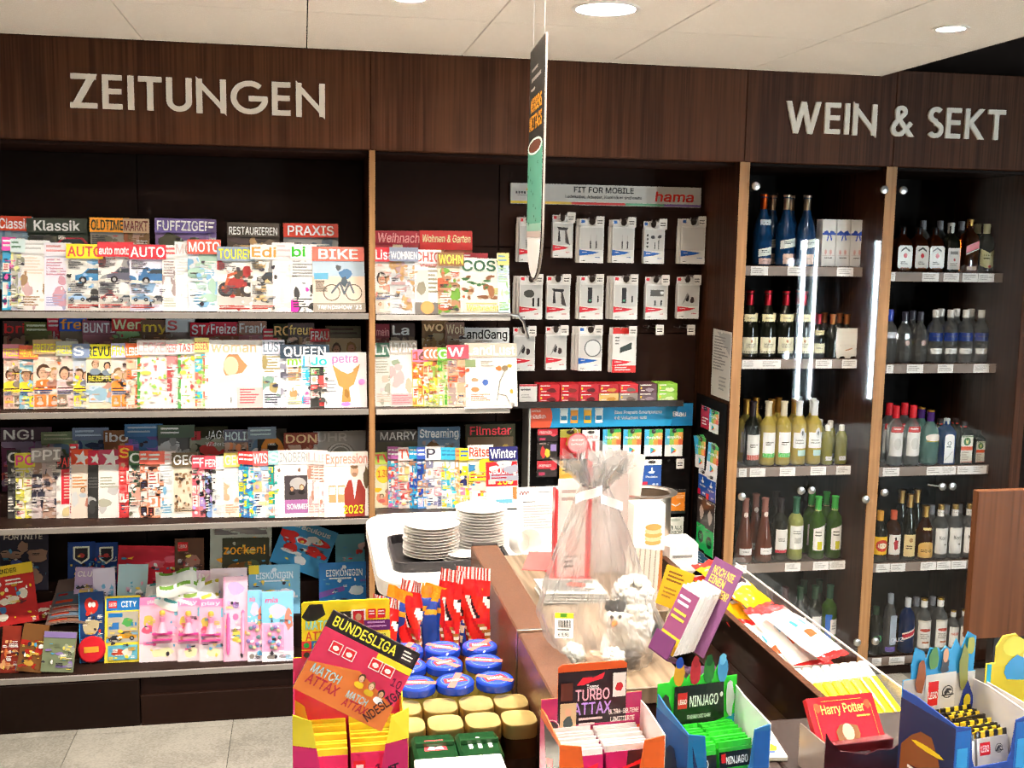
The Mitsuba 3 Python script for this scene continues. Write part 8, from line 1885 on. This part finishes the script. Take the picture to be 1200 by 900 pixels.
part(t, 'carton', G().box(0, W, 0, .012, 0, H, '#2c2428', .001).move(Mp), 'cover'); part(t, 'print', p.crop(W, H).out(G(), flat_xz(0, 0, 0)).move(Mp), 'film')

# dinosaur card box
jw = .118
def jur_front(p, w, lip, hf):
    p.R(.001, .001, w * .2, hf * .95, '#2868b8').R(w * .8, .001, w - .001, hf * .95, '#2868b8').R(.03 * w, .1 * hf, .17 * w, .8 * hf, '#3a98d8').R(.83 * w, .1 * hf, .97 * w, .8 * hf, '#3a98d8').R(.2 * w, .001, .8 * w, lip * .3, '#c8c4c0').R(.05 * w, 0, .15 * w, .08 * hf, '#3a6a38')
def skull(p, x, y, s, c='#3a3a3c'):
    p.ring(x, y, s * .86, s, c).Y([(x - .7 * s, y - .1 * s), (x - .2 * s, y + .6 * s), (x + .5 * s, y + .5 * s), (x + .8 * s, y + .1 * s), (x + .1 * s, y + .2 * s), (x + .5 * s, y - .3 * s), (x - .1 * s, y - .1 * s), (x - .4 * s, y - .6 * s)], c).R(x - 1.1 * s, y - .55 * s, x + 1.1 * s, y - .35 * s, c)
def jur_back(p, w, h):
    p.R(0, .4 * h, w, h, '#c4c0bc').R(0, .60 * h, w, .70 * h, '#5a6468').T('TRADING CARD GAME', .28 * w, .63 * h, .007, '#d8dcdc', w=.5 * w).Y([(0, .7 * h), (.1 * w, .9 * h), (.2 * w, .75 * h), (.2 * w, .7 * h)], '#2c3c88').Y([(.78 * w, .7 * h), (.88 * w, .95 * h), (.98 * w, .8 * h), (w, .7 * h)], '#2c3c88')
    p.R(.3 * w, .7 * h, .72 * w, 1.02 * h, '#d8d4d0').R(.34 * w, .76 * h, .48 * w, .96 * h, '#d82c30').T('LEGO', .35 * w, .82 * h, .009, '#ffffff', w=.12 * w); skull(p, .61 * w, .86 * h, .075 * w)
    p.D(.89 * w, .76 * h, .05 * w, .06 * h, '#e8d030').B(.22 * w, 1.02 * h, .08 * w, .2 * h, '#9a5838').B(.38 * w, 1.15 * h, .07 * w, .12 * h, '#5a8a50').B(.54 * w, 1.08 * h, .07 * w, .08 * h, '#3a3c48').D(.54 * w, 1.17 * h, .04 * w, .06 * h, '#d8a080').B(.8 * w, 1.05 * h, .09 * w, .22 * h, '#8a8a48').B(.88 * w, 1.22 * h, .06 * w, .09 * h, '#a8a850')
def jur_pack(p, w, h, c):
    p.R(0, 0, w, h, '#c8c4c0').R(.08 * w, .8 * h, .42 * w, .95 * h, '#d82c30').T('LEGO', .12 * w, .84 * h, .008, '#ffffff', w=.26 * w); skull(p, .7 * w, .86 * h, .12 * w)
    p.B(.5 * w, .4 * h, .46 * w, .3 * h, ('#6a4438', '#8a4a3a')[c]).B(.5 * w, .32 * h, .3 * w, .16 * h, '#5a2024').L(.25 * w, .4 * h, .75 * w, .46 * h, 1, '#e8e0d0').B(.5 * w, .12 * h, .4 * w, .1 * h, '#3a88b8')
tp = Polygon([(a * jw, b + .016) for a, b in ((.12, .13), (.10, .17), (.14, .195), (.26, .188), (.3, .175), (.34, .192), (.46, .19), (.5, .185), (.56, .192), (.64, .185), (.7, .20), (.78, .185), (.86, .208), (.98, .2), (.97, .15), (.9, .13))])
M = card_display(.782, -3.43, 1.3204, jw, .10, 9, .148, .168, .09, tp, '#3a98d0', '#2c4a98', '#d8d4d0', jur_front, jur_back, lambda p, d, h: p.R(0, 0, d, h, '#2c3050').B(.45 * d, .45 * h, .42 * d, .42 * h, '#8a5030').B(.4 * d, .3 * h, .24 * d, .18 * h, '#4a1c20').L(.2 * d, .36 * h, .6 * d, .42 * h, 1, '#e8e0d0').D(.55 * d, .66 * h, .03, .004, '#e8c030', 8), 'blue and grey dinosaur card box with a jagged blue topper')
packs(M, 15, jw, .10, .116, 8, ('#b8b4b0', '#e8c838', '#e0bc30', '#e8c838', '#241f1c'), jur_pack, 'hazard-striped dinosaur card pack', 'dinosaur card packs in the blue box', rise=.0004)

# blue and yellow box at the right edge
sw = .12
t = thing('card_display_box', 'teal and yellow card box cut by the right edge of the picture', 'display box')
M = M4((.912, -3.42, 1.3204), rz=5)
part(t, 'front', G().box(0, sw, 0, .002, 0, .14, '#3aa8a8').move(M), 'cover')
p = P(3); p.R(0, 0, sw, .138, '#3a88b0').R(0, .11, sw, .138, '#48b0a4').R(.002, .078, .05, .112, '#2c4a88').T('SM', .006, .085, .02, '#f4f4f0', w=.03).B(.05, .04, .04, .03, '#e0a838').B(.03, .02, .025, .02, '#3a6a40').L(.03, .06, .1, .075, 2, '#d8e8f0')
part(t, 'print', p.out(G(), flat_xz(0, 0, 0)).move(M), 'cover')
part(t, 'side', G().box(0, .0016, .002, .11, 0, .15, '#c8c4bc').box(sw - .0016, sw, .002, .11, 0, .15, '#c8c4bc').box(0, sw, .002, .11, 0, .0016, '#c8c4bc').move(M), 'cover')
tp = unary_union([Polygon([(-.002, 0), (sw, 0), (sw, .17), (.03, .17), (.028, .175), (-.002, .175)]), Polygon([(.012, .16), (.012, .198), (.022, .212), (.042, .214), (.056, .2), (.07, .205), (.09, .19), (.1, .16)])])
p = P(4); p.R(-.001, .12, sw, .17, '#e8c83c').R(-.001, .12, .006, .174, '#3aa8c8').B(.04, .196, .02, .015, '#f0e058', rough=.12).B(.075, .18, .022, .016, '#e8e8e8', rough=.12).B(.05, .165, .03, .02, '#4a98d0').B(.085, .15, .03, .02, '#3a80c0')
part(t, 'back', p.out(G().prism(tp, .108, .11, '#e8cc44'), flat_xz(0, .108, 0)).move(M), 'cover', label='yellow shaped topper')

# red box of wizard cards
t = thing('card_display_box', 'red wizard card box with golden title and torn dark front', 'display box')
M = M4((.692, -3.295, 1.3204), rz=4)
part(t, 'carton', G().box(0, .115, .03, .08, 0, .05, '#5a1c20', .001).move(M), 'cover')
p = P(6); W, H = .105, .085; p.R(0, 0, W, H, '#c8202c').B(.013, .07, .007, .008, '#d85838').B(.092, .07, .007, .008, '#d85838').T('Harry Potter', .018, .061, .0125, '#e8c068', w=.068).L(.07, .050, .093, .056, 1, '#e0a050')
for a in ((.008, .004, .0088, .07), (.096, .004, .0968, .07), (.02, .078, .085, .0788)):
    p.R(*a, '#e0a050')
p.B(.05, .03, .02, .022, '#8a5a34').D(.05, .034, .009, .012, '#e0b498').B(.05, .006, .026, .012, '#3a2a30')
q = M @ M4((.004, .028, .03), rx=-38)
part(t, 'lid', p.crop(W, H).out(G().box(0, W, 0, .012, 0, H, '#b81c28', .001), flat_xz(0, 0, 0)).move(q), 'film', label='red cover')
fr = Polygon([(-.003, 0), (.122, 0), (.122, .052), (.11, .05), (.10, .044), (.08, .046), (.06, .040), (.035, .047), (.02, .05), (.004, .066), (-.003, .078)])
part(t, 'front', G().prism(fr, .012, .0135, '#3a1820').move(M), 'cover', label='dark torn front'); part(t, 'side', G().box(-.003, -.0015, .0135, .08, 0, .062, '#8a7a74').move(M), 'cover')
p = P(7); W, H = .062, .11; p.R(0, 0, W, H, '#ece8dc').R(0, .095, W, .106, '#48b0c0').B(.026, .07, .022, .018, '#f0c838', rough=.1).D(.02, .074, .007, .008, '#e8e4dc').D(.034, .074, .007, .008, '#e8e4dc').B(.03, .03, .026, .02, '#e8b030').L(.01, .006, .05, .016, 1, '#4a6ab0')
t = thing('sticker_album', 'white and yellow album lying between green card box and red box', 'album')
part(t, 'cover', p.out(G().box(0, W, 0, H, 0, .006, '#e8e4d8', .0008), flat_xy(0, 0, .006)).move(M4((.612, -3.195, 1.3206), rz=-8)), 'film')

# ---- sweets right of the dark panel
t = thing('sweets_tray', 'grey cardboard sweets trays with a clear side beside the dark panel', 'tray')
part(t, 'floor', G().box(.873, 1.10, -3.04, -2.06, 1.160, 1.170, '#4a2c24', .001), 'satin')
part(t, 'body', G().box(.874, 1.098, -3.03, -2.06, 0, 1.159, '#3a241c', .002), 'satin')
for y, h in ((-3.03, .05), (-2.70, .075), (-2.46, .075), (-2.075, .06)):
    part(t, 'divider', G().box(.8735, 1.058, y, y + .003, 1.1702, 1.17 + h, '#b8b0a8'), 'satin', label='grey cardboard divider')
part(t, 'side_wall', G().box(.8735, .876, -3.026, -2.078, 1.1702, 1.235, '#b4aca4'), 'satin')
part(t, 'clear_side', G().add([(1.062, -3.03, 1.171), (1.062, -2.07, 1.171), (1.062, -2.07, 1.255), (1.062, -3.03, 1.255)], [[0, 1, 2], [0, 2, 3]]), 'pane', label='clear side pane')
part(t, 'clear_edge', G().box(1.0605, 1.0635, -3.03, -2.07, 1.255, 1.258, '#d8d0c8'), 'gloss')
def yellow_bag(u, v):
    return '#c83430' if v > .92 or v < .05 else '#2c2026' if .40 < v < .62 and .2 < u < .8 and int(u * 10 + v * 8) % 3 else '#e8e0d0' if .35 < v < .67 and .12 < u < .88 else '#f0b020'
def white_bag(u, v):
    return '#d83030' if v > .9 or v < .08 else '#4a98c8' if .5 < v < .62 and .25 < u < .75 and int(u * 12) % 2 else '#e05a38' if .3 < v < .42 and .3 < u < .6 else '#eeeae4'
SW = [(yellow_bag, 'yellow nut sweets bag', .930, -2.37, 1.225, .09, .17, 14, -66), (yellow_bag, 'yellow nut sweets bag', .985, -2.36, 1.262, .09, .18, 30, -70), (white_bag, 'white and red chocolate sweets bag', .925, -2.64, 1.210, .09, .19, 8, -70), (white_bag, 'white and red chocolate sweets bag', .980, -2.63, 1.232, .09, .19, 14, -70), (white_bag, 'white and red chocolate sweets bag', 1.005, -2.66, 1.262, .08, .18, 24, -74)]
for i, (fn, lab, x, y, z, w, h, rz, rx) in enumerate(SW):
    o = ('lower', 'upper')[i] if i < 2 else ('left', 'middle', 'upper right')[i - 2]
    t = thing('sweets_bag', f'{lab}, {o} one in the grey tray', 'sweets bag', 'bags of sweets in the tray')
    part(t, 'bag', pillow(w, h, .017, fn, seed=30 + i).move(M4((x, y - .05, z), rz=rz, rx=rx)), 'gloss')
for i in range(9):
    x = .892 + .019 * i
    t = thing('chocolate_stick', f'yellow and white chocolate stick, {nth(i, 9)} of nine in the tray', 'chocolate stick', 'chocolate sticks in the tray')
    q = M4((x, -2.885, 1.209 + .0012 * i), rx=12, rz=-3)
    part(t, 'wrapper', G().box(-.008, .008, 0, .12, -.006, .006, '#f2c424', .003).box(-.008, .008, .12, .17, -.006, .006, '#f0ece0', .003).move(q), 'gloss'); part(t, 'crimp', G().box(-.009, .009, -.012, -.0005, -.0008, .0008, '#e8b418').move(q), 'gloss')
for i in range(6):
    t = thing('wafer_bar', f'orange-brown wafer bar with white stripe, {nth(i, 6)} of six before the yellow sticks', 'wafer bar', 'wafer bars in the tray')
    q = M4((.895 + .027 * i, -3.024, 1.1712), rx=4)
    part(t, 'wrapper', G().box(-.011, .011, 0, .075, 0, .008, '#b85a30', .002).move(q), 'gloss'); part(t, 'stripe', G().box(-.003, .003, .002, .073, .0081, .0085, '#ece4d8').move(q), 'gloss')

# ---------------------------------------------------------------- cellophane gift bag, hanging sign, walnut screen
t = thing('gift_bag', 'tied clear cellophane gift bag standing on the counter', 'gift bag')
bx, by = .580, -2.61
N, R_ = 110, 44
def bag_r(v):
    z = [0, .06, .10, .25, .55, .80, .86, .90, 1.0]; r = [.084, .086, .120, .116, .078, .036, .024, .036, .070]
    return np.interp(v, z, r)
rows_ = []
for i in range(R_):
    v = i / (R_ - 1); row_ = []
    for j in range(N):
        a = 2 * math.pi * j / N
        k = .04 + .55 * max(0, v - .5) ** 1.1
        rr = bag_r(v) * (1 + k * (.5 * math.sin(5 * a + 3.1 * v * 2) + .3 * math.sin(9 * a - 7 * v) + .25 * math.sin(14 * a + 5 * v)) + .03 * math.sin(3 * a + 11 * v) + .03 * math.sin(17 * a + 13 * v + 2 * math.sin(6 * v)) + .022 * math.sin(31 * a - 23 * v + 3 * math.sin(4 * a)))
        sx, sy = (1.0, .72) if v < .8 else (1.0, .9)
        row_.append((bx + rr * sx * math.cos(a) - .03 * min(1, max(0, (v - .07) / .2)), by + rr * sy * math.sin(a) + .03 * v, 1.2408 + .40 * v - (.02 * math.cos(2 * a) + .03 * math.sin(3 * a + 1)) * max(0, v - .88) * 4))
    rows_.append(row_)
q = np.array(rows_).reshape(-1, 3); f = []
for i in range(R_ - 1):
    for j in range(N):
        a0, a1, b0, b1 = i * N + j, i * N + (j + 1) % N, (i + 1) * N + j, (i + 1) * N + (j + 1) % N
        f += [[a0, a1, b1], [a0, b1, b0]]
part(t, 'film', G().add(q, f, '#ffffff', 25), 'bag_film', label='crinkled clear film')
for k in range(7):
    rr_ = np.random.default_rng(40 + k); a0 = k * .9
    gg = np.array([[(bx - .03 + (.012 + .05 * w_) * math.cos(a0 + 1.5 * (u - .5)) + .010 * math.sin(9 * u + 5 * w_ + k) * w_, by + .026 + (.010 + .04 * w_) * math.sin(a0 + 1.5 * (u - .5)) + .008 * math.sin(13 * u + k), 1.578 + (.04 + .03 * rr_.random()) * w_ + .008 * math.sin(17 * u + 3 * w_)) for u in np.linspace(0, 1, 22)] for w_ in np.linspace(0, 1, 8)])
    part(t, 'ruffle', G().sheet(gg, .0003, '#ffffff', None, 25), 'bag_film', label='crinkled film ruffle')
part(t, 'tie', G().tube([(bx - .030 + .025 * math.cos(a), by + .026 + .023 * math.sin(a), 1.2408 + .40 * .862 + .003 * math.sin(2 * a)) for a in np.linspace(0, 6.28, 24)], .0022, '#c8c8c8', 6), 'metal')
p = P(2); p.R(0, 0, .034, .046, '#eceae6').R(0, .036, .034, .046, '#c8c830').R(.010, .038, .022, .045, '#58902c')
for i in range(11):
    p.R(.006 + .0022 * i, .020, .006 + .0022 * i + (.0008, .0014)[i % 2], .033, '#2c2a2a')
p.L(.005, .012, .027, .017, 1, '#3a3636').T('€ 9,95', .006, .004, .006, '#2c2828', w=.02)
part(t, 'price_label', p.out(G().box(0, .034, 0, .0006, 0, .046, '#f0eeea'), flat_xz(0, 0, 0)).move(M4((0.4459, -2.708, 1.331), rx=-12, rz=-12)), 'satin', label='white price label with barcode')
for k in range(2):
    part(t, 'ribbon_end', G().sheet(np.array([[(.05 * u, .006 * math.sin(6 * u), .018 * w_ - .02 * u * (1 if k else -1)) for u in np.linspace(0, 1, 8)] for w_ in (0, 1)]), .0006, '#e8e6e4').move(M4((bx - .03 - .05 * (1 - k), by - .015, 1.56), rz=-10 + 30 * k)), 'satin')

def fluff(g, c, r, n, s, col, seed, squash=1.0):
    rr = np.random.default_rng(seed)
    for _ in range(n):
        d = rr.normal(0, 1, 3); d /= np.linalg.norm(d)
        o = np.array(c) + d * np.array(r) * (.86 + .14 * rr.random())
        m = trimesh.creation.icosphere(1, s * (.75 + .5 * rr.random())); m.vertices *= 1 + rr.normal(0, .05, (len(m.vertices), 1))
        g.mesh(m.apply_translation(o), col, True)
    return g
t = thing('plush_toy', 'white fluffy plush snowman with carrot nose inside the cellophane bag', 'plush toy')
cx, cy = .622, -2.600
part(t, 'body', fluff(fluff(G().mesh(trimesh.creation.icosphere(3, 1).apply_transform(np.diag([.040, .034, .062, 1])).apply_translation([cx, cy, 1.315]), '#f0ebe2', True), (cx, cy, 1.318), (.042, .036, .064), 420, .0075, '#f2ede4', 1), (cx + .004, cy, 1.375), (.036, .03, .03), 170, .0072, '#f4f0e8', 5), 'plush', label='fluffy white coat')
hx_, hy_, hz_ = cx - .040, cy - .034, 1.335
part(t, 'head', G().mesh(trimesh.creation.icosphere(3, 1).apply_transform(np.diag([.022, .019, .023, 1])).apply_translation([hx_, hy_, hz_]), '#efe8de', True), 'plush', label='round white face')
part(t, 'nose', G().lathe([(.0055, 0), (.004, .009), (.0008, .02)], 12, '#e87830').move(M4((hx_ - .006, hy_ - .018, hz_ - .002), rx=90, rz=-30)), 'satin', label='orange carrot nose')
for s in (-1, 1):
    part(t, 'eye', G().mesh(trimesh.creation.icosphere(2, .0034).apply_translation([hx_ - .004 + .008 * s, hy_ - .0175, hz_ + .010]), '#1c1a1a', True), 'gloss', label='black eye')
part(t, 'cap', fluff(G(), (hx_ + .003, hy_ + .006, hz_ + .022), (.016, .014, .008), 26, .007, '#3a3634', 3), 'plush', label='dark cap')
part(t, 'arm', G().tube([(hx_ - .012, hy_ + .008, 1.300), (hx_ - .02, hy_ - .004, 1.285), (hx_ - .024, hy_ - .006, 1.27)], [.008, .009, .007], '#ece4d8'), 'plush')
for k, (dx, dy, r, c, lab) in enumerate(((-.075, -.012, .022, '#d8e0dc', 'pale teal tissue ball at the left inside the cellophane bag'), (-.038, -.03, .017, '#d8b8a0', 'beige fluffy ball low inside the cellophane bag'), (-.005, -.045, .022, '#f0ece6', 'white fluffy ball before the plush snowman'), (.035, -.035, .016, '#6a6664', 'grey fur ball at the right inside the cellophane bag'))):
    o = (bx + dx, by + dy, 1.2418 + r)
    g = G().mesh(trimesh.creation.icosphere(2, r * .93).apply_translation(o), c, True)
    whole('fluffy_ball', fluff(g, o, (r * .9,) * 3, 80, r * .2, c, 10 + k), 'plush', lab, 'fluffy ball')
# hanging sign
t = thing('hanging_sign', 'narrow dark sign with rounded foot hanging edge-on from the ceiling', 'hanging sign')
zb = 1.995
sg = Polygon([(0, zb + .02), (.22, zb + .0), (.22, 2.43), (0, 2.43)]).buffer(0)
sg = unary_union([Polygon([(0, zb + .09), (.222, zb + .09), (.222, 2.43), (0, 2.43)]), Point(.111, zb + .09).buffer(.111, 20)])
p = P(3)
p.Y(sg, '#2a2826')
p.R(.03, 2.385, .12, 2.39, '#8a8480').R(.03, 2.365, .17, 2.372, '#8a8480').L(.03, 2.34, .12, 2.352, 1, '#a09a94')
p.T('MORGENS', .03, 2.305, .026, '#e09028', w=.16).T('MITTAGS', .018, 2.270, .027, '#e09028', w=.18)
p.Y(unary_union([Polygon([(.004, 2.235), (.218, 2.235), (.218, zb + .09), (.004, zb + .09)]), Point(.111, zb + .09).buffer(.107, 20)]), '#dedcd8').R(.004, 2.085, .218, 2.235, '#5a9c84').R(.004, 2.07, .218, 2.085, '#86b09c').R(.004, 2.058, .218, 2.07, '#b8a8a0')
p.D(.111, 2.235, .107, .016, '#cfe0d4', 20).D(.111, 2.235, .09, .012, '#6a4034', 20)
for i in range(12):
    p.B(.04 + .14 * ((i * .37) % 1), 2.085 + .13 * ((i * .61) % 1), .005, .004, '#2f5c4c')
g = G()
m = trimesh.creation.extrude_polygon(sg, .004, engine='earcut'); v = m.vertices
Ms = M4((.457, -2.336, 0), rz=-94.4)
g.add(np.stack([v[:, 0], .004 - v[:, 2], v[:, 1]], 1), m.faces, '#8a8680')
part(t, 'board', p.out(g, flat_xz(0, 0, 0)).move(Ms), 'satin')
part(t, 'edge', G().tube([(u, .002, z) for u, z in list(sg.exterior.coords)], .0022, '#9a948e', 6).move(Ms), 'satin')
for u in (.03, .19):
    part(t, 'thread', G().tube([(u, .002, 2.425), (u, .002, 2.6), (u, .002, 2.799)], .0005, '#e8e8e8', 5).move(Ms), 'gloss')
# walnut screen before the right wine cabinet
t = thing('walnut_screen', 'upright reddish walnut board before the right wine cabinet', 'screen')
wz0, wz1 = (1.817, -1.950, 0.9755)[2], (1.784, -1.950, 1.396)[2]
wx = (1.800, -1.950, 1.192)[0]
part(t, 'board', G().box(wx, wx + .48, -1.96, -1.935, wz0, wz1, bev=.002), 'walnut_red')
for x in (wx + .10, wx + .38):
    part(t, 'post', G().box(x, x + .03, -1.932, -1.902, 0, wz1 - .05, '#1c1614', .002), 'satin', label='dark post')
part(t, 'base', G().box(wx + .06, wx + .46, -2.05, -1.80, 0, .02, '#1c1614', .003), 'satin')
